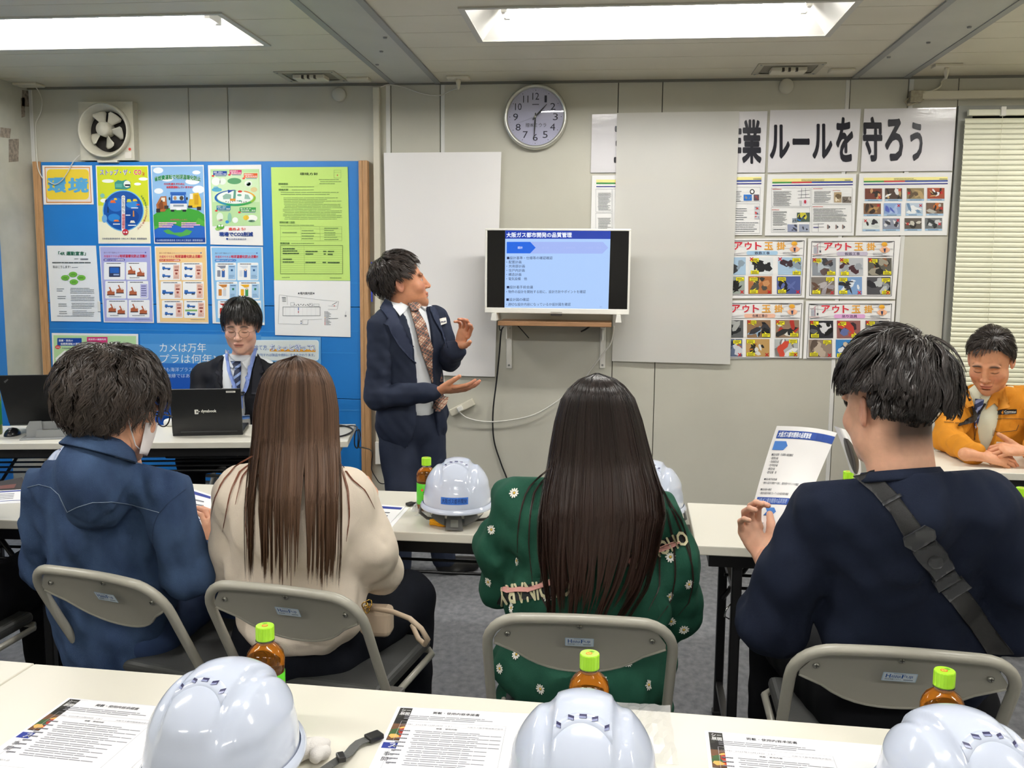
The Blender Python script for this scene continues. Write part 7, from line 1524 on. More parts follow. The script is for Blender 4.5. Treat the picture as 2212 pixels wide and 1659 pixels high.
# ---------------------------------------------------------------- person in the denim shirt
skinA = '#d6a184'
def sit_legs(hip, dx=.09, fwd=.42, splay=.03, kz=.50): 
    h = Vector(hip); kn = [h+Vector((s*(dx+splay), fwd, kz-h.z)) for s in (-1, 1)]; ft = [Vector((k.x, k.y+.03, .085)) for k in kn]; return kn, ft
hip = P(265, 1400, 2.26); hip.z = .50; ch = P(225, 1130, 2.20); nb = P(245, 985, 2.185)
HM = head_matrix(P(248, 884, 2.12), 154, 16) @ Matrix.Scale(1.04, 4)
sh = [P(105, 1060, 2.22), P(350, 1060, 2.14)]; el = [P(98, 1230, 2.26), P(405, 1240, 2.16)]; wr = [P(120, 1160, 2.58), P(432, 1190, 2.42)]
kn, ft = sit_legs(hip)
hR = basis(P(436, 1195, 2.43), (.10, .55, .82), (.98, -.2, .0))
pA = build_person('person with bushy dark hair and white mask in a blue denim shirt, seen from behind', hip, ch, nb, HM, sh, el, wr, [(hR, dict(curl=(35, 40, 25), thumb=(35, 15), side=-1, arm=.06)), None], skinA, feet=ft, knees=kn, headvox=.0032, nr=.055, head=dict(nk=.053))
s = SDF(.0065, .07)
for q in ((232, 1120, 2.218, 150, 130, .115), (240, 1270, 2.23, 150, 150, .12), (262, 1400, 2.27, 135, 100, .13)): c_, r_ = ball(*q); s.ell(c_, r_)
s.cone(P(240, 1000, 2.16), P(120, 1055, 2.21), .062, .062); s.cone(P(240, 1000, 2.16), P(345, 1050, 2.15), .062, .068)
s.cone(sh[0], el[0], .066, .056, .016); s.cone(el[0], wr[0], .054, .042, .02); s.cone(sh[1]+Vector((.01, 0, 0)), el[1], .064, .056, .012); s.cone(el[1], wr[1]-Vector((0, .02, .0)), .058, .04, .02)
c_, r_ = ball(236, 1000, 2.165, 66, 34, .075); s.ell(c_, r_, .03)
nz = nsum(vnoise(21, .16, .007), vnoise(22, .06, .0045, (1, 1, .6)), vnoise(23, .10, .004, (1, 1, .5), True), crease(P(290, 1120, 2.0), P(330, 1330, 2.1), .014, 0.0090), crease(P(110, 1120, 2.1), P(140, 1300, 2.1), .012, 0.0072), crease(P(140, 1250, 2.0), P(330, 1190, 2.05), .016, 0.0072), crease(P(200, 1330, 2.05), P(370, 1260, 2.05), .013, 0.0072), crease(P(350, 1160, 2.0), P(380, 1290, 2.1), .012, 0.0081), crease(P(60, 1180, 2.2), P(120, 1240, 2.15), .010, 0.0063))
nkA = HM @ Vector((0, .03, -.09))
a_, d_ = neck_in_shirt(s, HM, .068, .09, -.105)
gA = garment('shirt', s, m_denim, pA, nz, cuts=[top_cut(a_, d_)])
kA = world_bvh(gA)
# collar: a folded band round the neck
def collar(root, cx, cy, Y, rx, ry, h, m, flare=1.12, tilt=0, nm='collar', open_=None, th=.003, drop=0, at=None, dr=None):
    c = P(cx, cy, Y) if at is None else Vector((0, 0, 0)); n = 40; V = []; rows = [(0, 1.0, h), (0, 1.03, h+.001), (0, flare, 0), (0, flare-.02, -.002)]
    a0, a1 = open_ or (0, 2*PI); mb = MB(); pts = []
    for (_, f_, z) in rows:
        for i in range(n):
            a = a0+(a1-a0)*i/(n-1); y = math.sin(a); pts.append((c.x+rx*f_*math.cos(a), c.y+ry*f_*math.sin(a), c.z+z+tilt*y*ry-drop*max(0, y)))
    pts = pts if at is None else [basis(at, (dr.z, 0, -dr.x), dr) @ Vector(p) for p in pts]; mb.grid(pts, n, len(rows), m); o = mb.build(nm); md = o.modifiers.new('s', 'SOLIDIFY'); md.thickness = th; return par(o, root)
collar(pA, 0, 0, 0, .064, .064, .036, m_denim, flare=1.38, open_=(R(-235), R(60)), at=a_, dr=-d_)
m_st = mat('denim_stitch', '#7d8ca0', rough=.9); m_seam = mat('denim_seam', '#2a3c5a', rough=.9)
par(drape_line('yoke_stitching', [(60, 1053), (85, 1047), (110, 1053), (128, 1068), (146, 1106), (165, 1096), (200, 1085), (240, 1084), (285, 1090), (345, 1107)], kA, .0009, m_st, None, .0015), pA)
par(drape_line('shoulder_seam', [(345, 1107), (365, 1085), (385, 1068), (402, 1056)], kA, .0011, m_seam, None, .0012), pA); par(drape_line('armhole_seam', [(343, 1108), (334, 1130), (330, 1150), (331, 1180)], kA, .0011, m_seam, None, .0012), pA)
par(drape_line('collar_stitch', [(168, 965), (200, 972), (240, 985), (285, 1000), (308, 1004)], kA, .0006, m_st, None, .004), pA)
trousers(pA, hip, kn, ft, .15, mat('blue_jeans', '#2a3d62', rough=.9, noise=.2, nscale=20))
scr_ = scalp(pA, HM, HB, '#17130f', rad=(.088, .112, .100), region=lambda x, y, z: z > hl(y)-.004); par(scr_, pA)
o = short_hair(None, HM, HB, '#1e1a18', '#4a403a', n=8000, whorl=(0, .05, .13), hang=lambda p, L: np.minimum(L, np.maximum(.03, (p[:, 2]+.062)*1.2)), length=(.06, .105), rad=(.090, .114, .104), lift=.022, region=reg_std, curl=.75, seed=4, width=.0019, gravity=.55, clump=.45); par(o, pA)
# mask and spectacles
def mask(root, HM, scale=1.):
    V = []; n1, n2 = 14, 10
    for j in range(n2):
        for i in range(n1):
            a = R(-78+156*i/(n1-1)); v = j/(n2-1); z = -.012-.088*v-.012*abs(math.sin(a))*(1-2*v)*.6; rad = .070+.022*math.cos(a)*(1-.75*v**2.2)
            V.append((HM @ Vector((math.sin(a)*.073, -.022-rad*max(0, math.cos(a))*.95, z)))[:])
    mb = MB(); mb.grid(V, n1, n2, mat('mask_white', '#e2dcdc', rough=.85)); o = mb.build('face_mask'); md = o.modifiers.new('s', 'SOLIDIFY'); md.thickness = .002; par(o, root)
    for s_ in (-1, 1):
        mb = MB(); mb.tube([HM @ Vector(q) for q in ((s_*.071, -.035, -.022), (s_*.079, -.01, .012), (s_*.088, .016, .022), (s_*.092, .024, .005), (s_*.085, .018, -.025), (s_*.074, -.02, -.075), (s_*.07, -.035, -.082))], .0016, mat('mask_white', '#e2dcdc'), 6); par(mb.build('ear_loop'), root)
mask(pA, HM)
def glasses(root, HM, m, rimr=.021, full=True, r=.0012, y0=-.112, lens=True, z0=.0):
    for s_ in (-1, 1):
        mb = MB(); mb.tube([HM @ Vector((s_*.031+rimr*1.12*math.cos(a), y0+.004*abs(math.cos(a)), z0-.002+rimr*.92*math.sin(a))) for a in [2*PI*k/24 for k in range(24)]], r, m, 6, closed=True); par(mb.build('rim'), root)
        mb = MB(); mb.tube([HM @ Vector(q) for q in ((s_*(.031+rimr*1.12), y0+.004, z0+.004), (s_*.072, y0+.012, z0+.006), (s_*.080, -.05, z0+.008), (s_*.083, .01, z0+.012), (s_*.082, .03, z0-.008))], r, m, 6); par(mb.build('temple'), root)
    mb = MB(); mb.tube([HM @ Vector(q) for q in ((-.0085, y0+.001, z0+.001), (0, y0-.001, z0+.004), (.0085, y0+.001, z0+.001))], r, m, 6); par(mb.build('bridge'), root)
glasses(pA, HM, mat('glasses_dark', '#2c2420', rough=.2), r=.0018, y0=-.118)
# ---------------------------------------------------------------- woman in the cream sweater
skinB = '#e0b398'
hip = P(640, 1420, 2.22); hip.z = .50; ch = P(640, 1130, 2.16); nb = P(640, 990, 2.15); HM = head_matrix(P(642, 893, 2.16), 176, 8) @ Matrix.Scale(.93, 4)
sh = [P(515, 1075, 2.17), P(745, 1085, 2.17)]; el = [P(505, 1230, 2.24), P(830, 1245, 2.26)]; wr = [P(560, 1180, 2.55), P(812, 1130, 2.50)]
kn = [P(640, 1360, 2.66), P(880, 1400, 2.50)]; kn[0].z = .50; kn[1].z = .52; ft = [Vector((kn[0].x, kn[0].y+.03, .085)), Vector((kn[1].x, kn[1].y+.03, .085))]
hB = basis(P(812, 1122, 2.50), (-.1, .25, .95), (.9, .3, .1))
pB = build_person('woman with long straight brown hair in a cream sweater, seen from behind', hip, ch, nb, HM, sh, el, wr, [None, (hB, dict(curl=(30, 35, 25), thumb=(30, 10), side=1, arm=.07, size=.9))], skinB, hw=.14, feet=ft, knees=kn, headvox=.004, armr=(.03, .026, .022))
s = SDF(.0065, .04)
for q in ((640, 1130, 2.15, 155, 130, .115), (645, 1250, 2.18, 160, 120, .12), (640, 1345, 2.18, 128, 62, .13)): c_, r_ = ball(*q); s.ell(c_, r_)
s.cone(P(630, 1030, 2.15), P(530, 1065, 2.16), .058, .060); s.cone(P(650, 1030, 2.15), P(745, 1080, 2.17), .058, .062)
s.cone(sh[0], P(500, 1170, 2.2), .060, .058, .03); s.cone(P(500, 1170, 2.2), el[0], .056, .060, .016); s.cone(el[0], wr[0], .06, .045, .02)
s.cone(sh[1], P(795, 1180, 2.2), .066, .072, .03); s.cone(P(795, 1180, 2.2), P(822, 1238, 2.28), .072, .05, .03); s.cone(P(820, 1235, 2.28), P(800, 1150, 2.45), .055, .04, .02)
c_, r_ = ball(700, 1325, 2.18, 90, 58, .10); s.ell(c_, r_)
nz = nsum(vnoise(31, .18, .008), vnoise(32, .08, .004, (1, 1, .7)), vnoise(33, .12, .004, (1, 1, .5), True), crease(P(745, 1190, 2.0), P(770, 1300, 2.1), .014, 0.0126), crease(P(720, 1240, 2.0), P(790, 1290, 2.1), .010, 0.0090), crease(P(480, 1150, 2.1), P(520, 1240, 2.1), .012, 0.0063), crease(P(740, 1110, 2.1), P(760, 1220, 2.1), .012, 0.0063), crease(P(540, 1290, 2.1), P(720, 1310, 2.1), .010, 0.0054), crease(P(820, 1160, 2.15), P(850, 1230, 2.2), .009, 0.0054))
a_, d_ = neck_in_shirt(s, HM, .064, .085, -.115)
gB = garment('sweater', s, m_creamk, pB, nz, cuts=[top_cut(a_, d_)]); kB = world_bvh(gB)
trousers(pB, hip, kn, ft, .155, m_jeans, r=(.095, .078, .06))
par(scalp(pB, HM, HBR, '#2c1f1a', region=lambda x, y, z: z > hl(y)-.02, rad=(.0795, .0995, .089)), pB)
long_hair(pB, [(768, 638, 642), (776, 604, 676), (792, 580, 702), (825, 558, 722), (880, 546, 732), (950, 542, 734), (1020, 534, 738), (1100, 528, 738), (1200, 530, 736), (1250, 532, 732)], 2.14, .105, 1.985, HBR, '#33261f', '#6b5242', '#58402f', kB, n=6600, zend=(1175, 1248), seed=5, zflat=960, taper=1.0, nclump=44)
stray(pB, [[(545, 985), (510, 1005), (480, 1040), (462, 1080), (452, 1130)], [(560, 990), (520, 1015), (498, 1060), (488, 1110), (480, 1150)], [(575, 1010), (535, 1050), (530, 1120), (535, 1180), (545, 1230)], [(735, 1000), (760, 1035), (790, 1060), (810, 1100)], [(738, 1010), (752, 1060), (755, 1120), (748, 1170)], [(548, 1000), (522, 1030), (508, 1090)]], kB, HBR, '#7a4a38', Y=2.05)
# ---------------------------------------------------------------- woman in the green daisy dress
hip = P(1262, 1470, 2.16); hip.z = .50; ch = P(1262, 1150, 2.10); nb = P(1280, 1010, 2.08); HM = head_matrix(P(1290, 932, 2.09), 182, 4) @ Matrix.Scale(.93, 4)
sh = [P(1135, 1110, 2.12), P(1400, 1125, 2.12)]; el = [P(1088, 1260, 2.18), P(1462, 1290, 2.18)]; wr = [P(1140, 1200, 2.50), P(1400, 1210, 2.50)]; kn, ft = sit_legs(hip)
pC = build_person('woman with very long black hair in a dark green daisy patterned dress, seen from behind', hip, ch, nb, HM, sh, el, wr, [(basis(P(1150, 1190, 2.50), (.2, .9, .1), (0, 0, 1)), dict(curl=(15, 20, 15), arm=.05, size=.9, vox=.003)), (basis(P(1390, 1200, 2.50), (-.2, .9, .1), (0, 0, 1)), dict(curl=(15, 20, 15), arm=.05, size=.9, side=-1, vox=.003))], skinB, hw=.15, feet=ft, knees=kn, headvox=.004)
s = SDF(.0065, .04)
for q in ((1262, 1150, 2.10, 165, 120, .12), (1268, 1290, 2.10, 180, 120, .13), (1262, 1430, 2.12, 200, 120, .17), (1262, 1520, 2.2, 200, 60, .2)): c_, r_ = ball(*q); s.ell(c_, r_)
s.cone(P(1270, 1060, 2.1), P(1120, 1085, 2.12), .058, .058); s.cone(P(1270, 1060, 2.1), P(1400, 1110, 2.12), .058, .062)
s.cone(sh[0], P(1085, 1190, 2.15), .066, .066, .03); s.cone(P(1085, 1190, 2.15), el[0], .064, .052, .016); s.cone(el[0], wr[0], .055, .04, .02)
s.cone(sh[1], P(1440, 1220, 2.15), .068, .068, .03); s.cone(P(1440, 1220, 2.15), P(1462, 1320, 2.18), .066, .052, .03); s.cone(el[1], wr[1], .055, .04, .02)
for i in (0, 1): s.cone(hip+Vector(((-1, 1)[i]*.08, 0, .0)), Vector(kn[i])+Vector((0, -.05, 0)), .11, .09, .04)
nz = nsum(vnoise(41, .17, .008), vnoise(42, .07, .0045, (1, 1, .7)), vnoise(43, .12, .005, (1, 1, .5), True), crease(P(1070, 1195, 2.0), P(1120, 1300, 2.1), .012, 0.0216), crease(P(1085, 1280, 2.0), P(1220, 1240, 2.0), .010, 0.0180), crease(P(1400, 1200, 2.0), P(1470, 1330, 2.1), .012, 0.0180), crease(P(1060, 1150, 2.05), P(1080, 1210, 2.1), .010, 0.0126), crease(P(1390, 1440, 2.0), P(1440, 1380, 2.0), .012, 0.0180))
a_, d_ = neck_in_shirt(s, HM, .064, .085, -.115)
gC = garment('dress', s, m_green, pC, nz, cuts=[top_cut(a_, d_)]); kC = world_bvh(gC)
m_pet_ = mat('daisy_white', '#e8e6de', rough=.8); m_yel = mat('daisy_yellow', '#d8b04a', rough=.8)
for i, (x, y) in enumerate(((1111, 1065), (1062, 1144), (1178, 1132), (1117, 1211), (1378, 1241), (1488, 1262), (1446, 1289), (1450, 1342), (1105, 1313), (1055, 1257), (1477, 1360), (1183, 1290), (1116, 1414), (1080, 1444), (1168, 1488), (1401, 1479), (1355, 1432), (1448, 1203), (1390, 1090), (1150, 1390), (1240, 1500), (1300, 1470), (1235, 1120))):
    h, n_ = hit(kC, x, y)
    if h is None: continue
    Mx = basis(h+n_*.0012, n_.orthogonal(), n_); mb = MB(); rr = random.Random(i); npt = 11; a0 = rr.uniform(0, .6)
    for k in range(npt):
        a = a0+2*PI*k/npt; L_ = .0128*rr.uniform(.85, 1.1); w_ = .0020; d = Vector((math.cos(a), math.sin(a), 0)); e = Vector((-d.y, d.x, 0))
        mb.add([d*.003, d*L_*.45+e*w_, d*L_*.85+e*w_*.9+Vector((0, 0, .0006)), d*L_, d*L_*.85-e*w_*.9+Vector((0, 0, .0006)), d*L_*.45-e*w_], [(0, 5, 4, 3, 2, 1)[::-1]], m_pet_, False, Mx)
    mb.lathe([(0, .0016), (.0022, .0012), (.003, 0)], m_yel, 10, Mx); o = mb.build('daisy'); o['kind'] = 'stuff'; par(o, pC)
m_bandb = mat('band_black', '#16181a', rough=.7); m_letter = mat('letter_cream', '#cfc8a4', rough=.7); m_pink = mat('ribbon_pink', '#cf948c', rough=.6)
par(drape('black_band', [[(1074, 1300), (1090, 1270), (1150, 1262), (1225, 1240), (1232, 1268), (1160, 1292), (1095, 1300), (1074, 1306)]], kC, m_bandb, None, off=.001, thick=.001, step=6), pC)
par(drape('black_band', [[(1345, 1200), (1400, 1178), (1478, 1148), (1484, 1172), (1410, 1205), (1350, 1225)]], kC, m_bandb, None, off=.001, thick=.001, step=6), pC)
mb = MB(); drape_text(mb, 'ORDINARY', (1078, 1256, 1232, 1298), kC, m_letter, off=.0045, bold=.03, rot=172); par(mb.build('letters'), pC)
mb = MB(); drape_text(mb, 'U  AHOHO', (1350, 1168, 1486, 1204), kC, m_letter, off=.0045, bold=.03, rot=-24); par(mb.build('letters'), pC)
par(drape('pink_ribbon', [[(1084, 1268), (1100, 1272), (1140, 1271), (1185, 1258), (1226, 1242), (1226, 1251), (1188, 1267), (1142, 1280), (1100, 1281), (1086, 1277)]], kC, m_pink, None, off=.006, thick=.0012, step=6), pC)
par(drape('pink_ribbon', [[(1352, 1204), (1400, 1188), (1448, 1168), (1466, 1169), (1455, 1178), (1404, 1197), (1354, 1213)]], kC, m_pink, None, off=.006, thick=.0012, step=6), pC)
par(scalp(pC, HM, HB, '#14110f', region=lambda x, y, z: z > hl(y)-.02, rad=(.0795, .0995, .089)), pC)
long_hair(pC, [(806, 1286, 1294), (814, 1258, 1324), (830, 1234, 1348), (860, 1212, 1372), (905, 1198, 1388), (960, 1188, 1402), (1010, 1180, 1416), (1060, 1168, 1432), (1120, 1160, 1440), (1200, 1162, 1425), (1270, 1170, 1400), (1345, 1180, 1350)], 2.06, .108, 1.935, HB, '#100e0d', '#2a2220', '#38261f', kC, n=8000, zend=(1240, 1350), seed=8, zflat=1000, taper=.85, wave=.8, nclump=60)
stray(pC, [[(1190, 1010), (1165, 1030), (1140, 1055), (1125, 1100), (1118, 1150), (1117, 1220)], [(1180, 1030), (1155, 1060), (1145, 1110), (1142, 1180), (1150, 1260)], [(1430, 1060), (1460, 1120), (1485, 1180), (1500, 1240), (1490, 1300), (1465, 1330)], [(1420, 1040), (1450, 1090), (1475, 1130), (1492, 1190), (1497, 1260)], [(1440, 1100), (1455, 1170), (1460, 1240), (1450, 1300), (1420, 1340)], [(1200, 1250), (1185, 1300), (1200, 1330), (1240, 1345)], [(1170, 1240), (1165, 1280), (1185, 1320), (1230, 1340)], [(1410, 1120), (1425, 1200), (1425, 1270), (1400, 1320)]], kC, HB, '#2c1e1a', Y=1.98)
# ---------------------------------------------------------------- man in the navy shirt
skinD = '#dba98e'
hip = P(1960, 1500, 2.06); hip.z = .50; ch = P(1955, 1220, 1.92); nb = P(1955, 1010, 1.86); HM = head_matrix(P(1926, 878, 1.84), 204, 8) @ Matrix.Scale(.97, 4)
sh = [P(1785, 1100, 1.90), P(2125, 1110, 1.84)]; el = [P(1670, 1350, 1.96), P(2190, 1330, 1.90)]; wr = [P(1655, 1195, 2.16), P(2060, 1250, 2.28)]; kn, ft = sit_legs(hip, dx=.13, fwd=.44, splay=.07)
hD = basis(P(1648, 1204, 2.15), (-.45, .30, .95), (-.35, .8, -.4))
pD = build_person('man in a navy shirt with a black crossbody strap, seen from behind', hip, ch, nb, HM, sh, el, wr, [(hD, dict(curl=(38, 45, 30), thumb=(50, -10), side=1, arm=.09, size=.95, spread=4)), None], skinD, hw=.175, feet=ft, knees=kn, headvox=.0032, armr=(.036, .032, .027), nr=.060, head=dict(nk=.061, nape=.93))
s = SDF(.0065, .07)
for q in ((1955, 1180, 1.90, 178, 150, .12), (1955, 1330, 1.95, 190, 140, .12), (1962, 1440, 2.00, 180, 80, .12)): c_, r_ = ball(*q); s.ell(c_, r_)
s.cone(P(1950, 1040, 1.84), P(1790, 1090, 1.88), .06, .066); s.cone(P(1960, 1040, 1.84), P(2130, 1100, 1.84), .06, .068)
s.cone(sh[0], P(1712, 1240, 1.94), .066, .066, .014); s.cone(P(1712, 1240, 1.94), P(1668, 1345, 1.97), .066, .066, .02); s.cone(P(1668, 1345, 1.97), P(1690, 1230, 2.12), .066, .05, .03)
s.cone(sh[1], P(2180, 1240, 1.88), .068, .070, .014); s.cone(P(2180, 1240, 1.88), P(2190, 1340, 1.92), .070, .064, .02); s.cone(P(2190, 1330, 1.92), P(2090, 1260, 2.22), .064, .046, .03)
nz = nsum(vnoise(51, .2, .008), vnoise(52, .08, .004, (1, 1, .7)), vnoise(53, .14, .004, (1, 1, .5), True), crease(P(1790, 1150, 1.8), P(1720, 1380, 1.85), .014, 0.0252), crease(P(1850, 1200, 1.7), P(1770, 1380, 1.8), .013, 0.0180), crease(P(1880, 1290, 1.7), P(1790, 1380, 1.75), .012, 0.0144), crease(P(2090, 1240, 1.75), P(2150, 1400, 1.8), .014, 0.0180), crease(P(2120, 1190, 1.75), P(2140, 1300, 1.8), .012, 0.0162))
nkD = HM @ Vector((0, .036, -.13))
a_, d_ = neck_in_shirt(s, HM, .070, .095, -.135)
gD = garment('shirt', s, m_navyt, pD, nz, cuts=[top_cut(a_, d_)]); kD = world_bvh(gD)
collar(pD, 0, 0, 0, .067, .067, .010, m_navyt, flare=1.12, nm='neckband', th=.005, at=a_+d_*.006, dr=-d_)
trousers(pD, hip, kn, ft, .18, m_blackp, r=(.11, .085, .065))
par(scalp(pD, HM, HB, '#120f0e', region=lambda x, y, z: z > hl(y)+.045, rad=(.082, .103, .096)), pD)
o = short_hair(None, HM, HB, '#161312', '#3c3634', n=8200, whorl=(-.015, .06, .12), length=(.075, .12), rad=(.088, .106, .106), lift=.022, region=lambda x, y, z: (z > np.where(y < -.02, hl(y)+.002, np.maximum(hl(y)+.018, .0))) & ~((np.abs(x) > .055) & (z < .045) & (y < .05)), curl=.26, seed=14, width=.0017, gravity=.5, clump=.55, hang=lambda p, L: np.minimum(L, np.maximum(.022, (p[:, 2]+np.where(np.abs(p[:, 0]) > .04, -.018, .022))*1.05))); par(o, pD)
o = short_hair(None, HM, HB, '#100d0c', '#241f1d', n=7000, whorl=(0, .06, .12), length=(.010, .018), rad=(.0775, .098, .088), lift=.002, region=lambda x, y, z: (z > -.070-(np.abs(x) < .03)*.008+np.abs(x)*.25+.006*np.sin(x*240)) & (z < .03) & (y > .028), seed=15, width=.0012, gravity=1.2, clump=.1); par(o, pD)
m_strp = mat('black_webbing', '#2b2b2c', rough=.55, bump=.5, bscale=1200)
par(drape('crossbody_strap', [[(1846, 1030), (1892, 1020), (1935, 1062), (1985, 1130), (2040, 1225), (2090, 1280), (2135, 1340), (2190, 1410), (2130, 1410), (2075, 1330), (2020, 1255), (1975, 1195), (1930, 1110), (1890, 1065)]], kD, m_strp, None, off=.003, thick=.0022, step=10), pD)
m_bk = mat('buckle_grey', '#3c3d40', rough=.4)
for pl in ([(1954, 1156), (1996, 1133), (2014, 1142), (2016, 1156), (1976, 1182), (1958, 1172)], [(1972, 1183), (2016, 1160), (2030, 1178), (2052, 1208), (2058, 1222), (2012, 1250), (1996, 1226), (1978, 1196)], [(2008, 1252), (2058, 1226), (2070, 1244), (2022, 1272)], [(2028, 1272), (2074, 1240), (2090, 1262), (2048, 1296)]): par(drape('buckle', [pl], kD, m_bk, None, off=.005, thick=.006, step=9), pD)
c_ = (2014, 1205); par(drape('buckle_button', [[(c_[0]+15*math.cos(a), c_[1]+16*math.sin(a)) for a in [2*PI*k/18 for k in range(18)]]], kD, mat('buckle_light', '#4a4b4e', rough=.35), None, off=.010, thick=.003, step=9), pD)
par(drape('strap_slider', [[(1910, 1085), (1945, 1066), (1950, 1072), (1914, 1092)]], kD, m_bk, None, off=.004, thick=.003, step=9), pD)
# booklet in his left hand
t = empty('booklet', P(1700, 1100, 2.22), 0, 'open booklet held up in the left hand of the man in navy', 'booklet'); o_ = t.location
def bk(u, v):   # u across page, v down the page
    x0 = 1678-82*v+14*v*v; xr = 1808-98*v; x = x0+(xr-x0)*u; y = 920+ (240 if True else 0)*v + 3*u+ (12*u**3)*(1-v); Y = 2.34-.16*v+.05*math.sin(u*2.6)*(1-.5*v)-.02*v*v; return P(x, y, Y)
mb = MB(); nu, nv = 16, 22; pts = [bk(i/(nu-1), j/(nv-1))-o_ for j in range(nv) for i in range(nu)]; mb.grid(pts, nu, nv, mat('paper_page', '#eceae8', rough=.6)); mb.build('page', t)
def bput(x, y, L): p = bk(x, y); n_ = (bk(min(1, x+.01), y)-bk(max(0, x-.01), y)).cross(bk(x, min(1, y+.01))-bk(x, max(0, y-.01))).normalized(); n_ = n_ if n_.dot(ray(1700, 1000)) < 0 else -n_; return p-o_+n_*(.0006+.0003*L)
class PB(Print):
    def rect(s, x0, y0, x1, y1, c, L=None, r=0, sk=(0, 0)):
        for i in range(10): a, b = x0+(x1-x0)*i/10, x0+(x1-x0)*(i+1)/10; s.poly([(a, y0), (b, y0), (b, y1), (a, y1)], c, L)
p = PB(bput); 
p.rect(.05, .04, 1.0, .11, '#2b4a96', 1); p.text('大阪ガス都市開発の品質管理', .07, .05, .62, .10, '#eef2f8', 2, bold=.03); p.poly([(.05, .135), (.24, .135), (.29, .175), (.24, .215), (.05, .215)], '#4a7cc4', 1); p.text('設計', .13, .165, .18, .185, '#eef2f8', 2)
for k, s_ in enumerate(('■設計基準・仕様等の確認確認', '・配置計画', '・共用部計画', '・住戸内計画', '・構造計画', '・電気設備　他')): p.text(s_, .07, .245+.032*k, (.44, .20, .23, .23, .2, .25)[k], .268+.032*k, '#4a4c54', 1, res=1, bold=.01)
p.text('■設計着手前会議', .07, .468, .30, .488, '#4a4c54', 1, res=1, bold=.01); p.text('・物件の設計を開始する前に、設計方針やポイントを確認', .06, .50, .72, .522, '#4a4c54', 1, res=1, bold=.01); p.text('■設計図の確認', .06, .56, .26, .58, '#4a4c54', 1, res=1, bold=.01); p.text('・適切な設計内容になっているか設計図を確認', .06, .592, .60, .614, '#4a4c54', 1, res=1, bold=.01)
p.rect(.04, .64, 1.0, .70, '#2b4a96', 1); p.text('大阪ガス都市開発の品質管理', .06, .647, .62, .69, '#a8b8d8', 2, bold=.02); p.poly([(.25, .73), (.42, .73), (.48, .765), (.42, .80), (.25, .80), (.30, .765)], '#4a7cc4', 1)
for k in range(5): p.text(('・施工計画', '・配筋検査の実施', '・検査　・・・', '・完成検査・・', '・竣工後の点検について確認')[k], .07, .83+.033*k, (.22, .3, .3, .3, .5)[k], .85+.033*k, '#8a8c94', 1, res=1, bold=.005)
p.build(t, 'page_print')
mb = MB(); pts = []; nu, nv = 8, 14
for j in range(nv):
    for i in range(nu):
        u, v = i/(nu-1), j/(nv-1); x = 1802+(1832-1802)*u+v*34*(1-.2*u)+ (6*math.sin(v*3)); y = 924+ v*100+ (1-u)*(-4)+ 6*u; Y = 2.36-.06*math.sin(u*PI)-.12*v*.4; x += (u-.5)*26*v*(1-v); pts.append(P(x, y, Y)-o_)
mb.grid(pts, nu, nv, mat('paper_page', '#eceae8')); mb.build('curled_page', t)
mb = MB(); pts2 = []
for j in range(12):
    for i in range(8):
        u, v = .12+.78*i/7, .22+.76*j/11; k = math.sin(min(1, max(0, (v-.2)/.8))*PI)**.4; u = .5+(u-.5)*k; x = 1802+30*u+v*34*(1-.2*u)+6*math.sin(v*3)+(u-.5)*26*v*(1-v); y = 924+v*100-(1-u)*4+6*u; Y = 2.355-.06*math.sin(u*PI)-.12*v*.4; pts2.append(P(x, y, Y)-ray(x, y)*.004-o_)
mb.grid(pts2, 8, 12, mat('dark_photo', '#2c2622', rough=.35, noise=.5, nscale=30)); mb.build('photo', t)
# ---------------------------------------------------------------- presenter standing by the screen
skinP = '#c98c6a'
YPp = 4.15
hip = P(890, 905, 4.17); ch = P(878, 745, 4.17); nb = P(868, 668, 4.17)
HM = head_matrix(P(868, 612, 4.17), 106, -12) @ Matrix.Scale(1.08, 4)
sh = [P(828, 706, 4.06), P(938, 690, 4.28)]; el = [P(815, 858, 4.02), P(968, 775, 4.24)]; wr = [P(938, 848, 3.95), P(986, 752, 4.10)]
kn = [P(868, 1060, 4.06), P(938, 1055, 4.22)]; ft = [Vector((kn[0].x-.03, kn[0].y+.03, .085)), Vector((kn[1].x+.04, kn[1].y+.03, .085))]
hR = basis(P(950, 844, 3.95), (1, -.05, .12), (.1, -.45, -.9)); hL = basis(P(990, 748, 4.10), (.42, -.35, .85), (.55, .8, .05))
pP = build_person('presenter in a navy suit and plaid tie gesturing beside the television', hip, ch, nb, HM, sh, el, wr, [(hR, dict(curl=(4, 14, 14), spread=2, thumb=(26, 20), side=1, arm=.05, size=1.0)), (hL, dict(curl=(16, 26, 20), spread=6, thumb=(52, 20), side=1, arm=.05, size=1.02, cup=1))], skinP, hw=.15, feet=ft, knees=kn, headvox=.0018, head=dict(lids=.3, stubble=.25, age=1), core=(0, 0, 0), armr=(.028, .022, .021), nr=.05)
fx_, fy_ = math.sin(R(47)), -math.cos(R(47))   # the way his chest faces
Mt = Matrix.Rotation(R(47), 4, 'Z')
s = SDF(.0065, .03); s.ell(ch+Vector((0, 0, .0)), (.165, .112, .20), .03, Mt); s.ell((ch+hip)/2, (.145, .105, .2), .03, Mt); s.ell(hip+Vector((0, 0, .06)), (.15, .11, .12), .03, Mt); s.cone(nb, sh[0], .05, .06, .03); s.cone(nb, sh[1], .05, .06, .03)
gS = garment('shirt', s, m_shirt, pP, vnoise(61, .1, .003, (1, 1, .6)), cuts=[lambda x, y, z: (z-(nb.z+.030))])
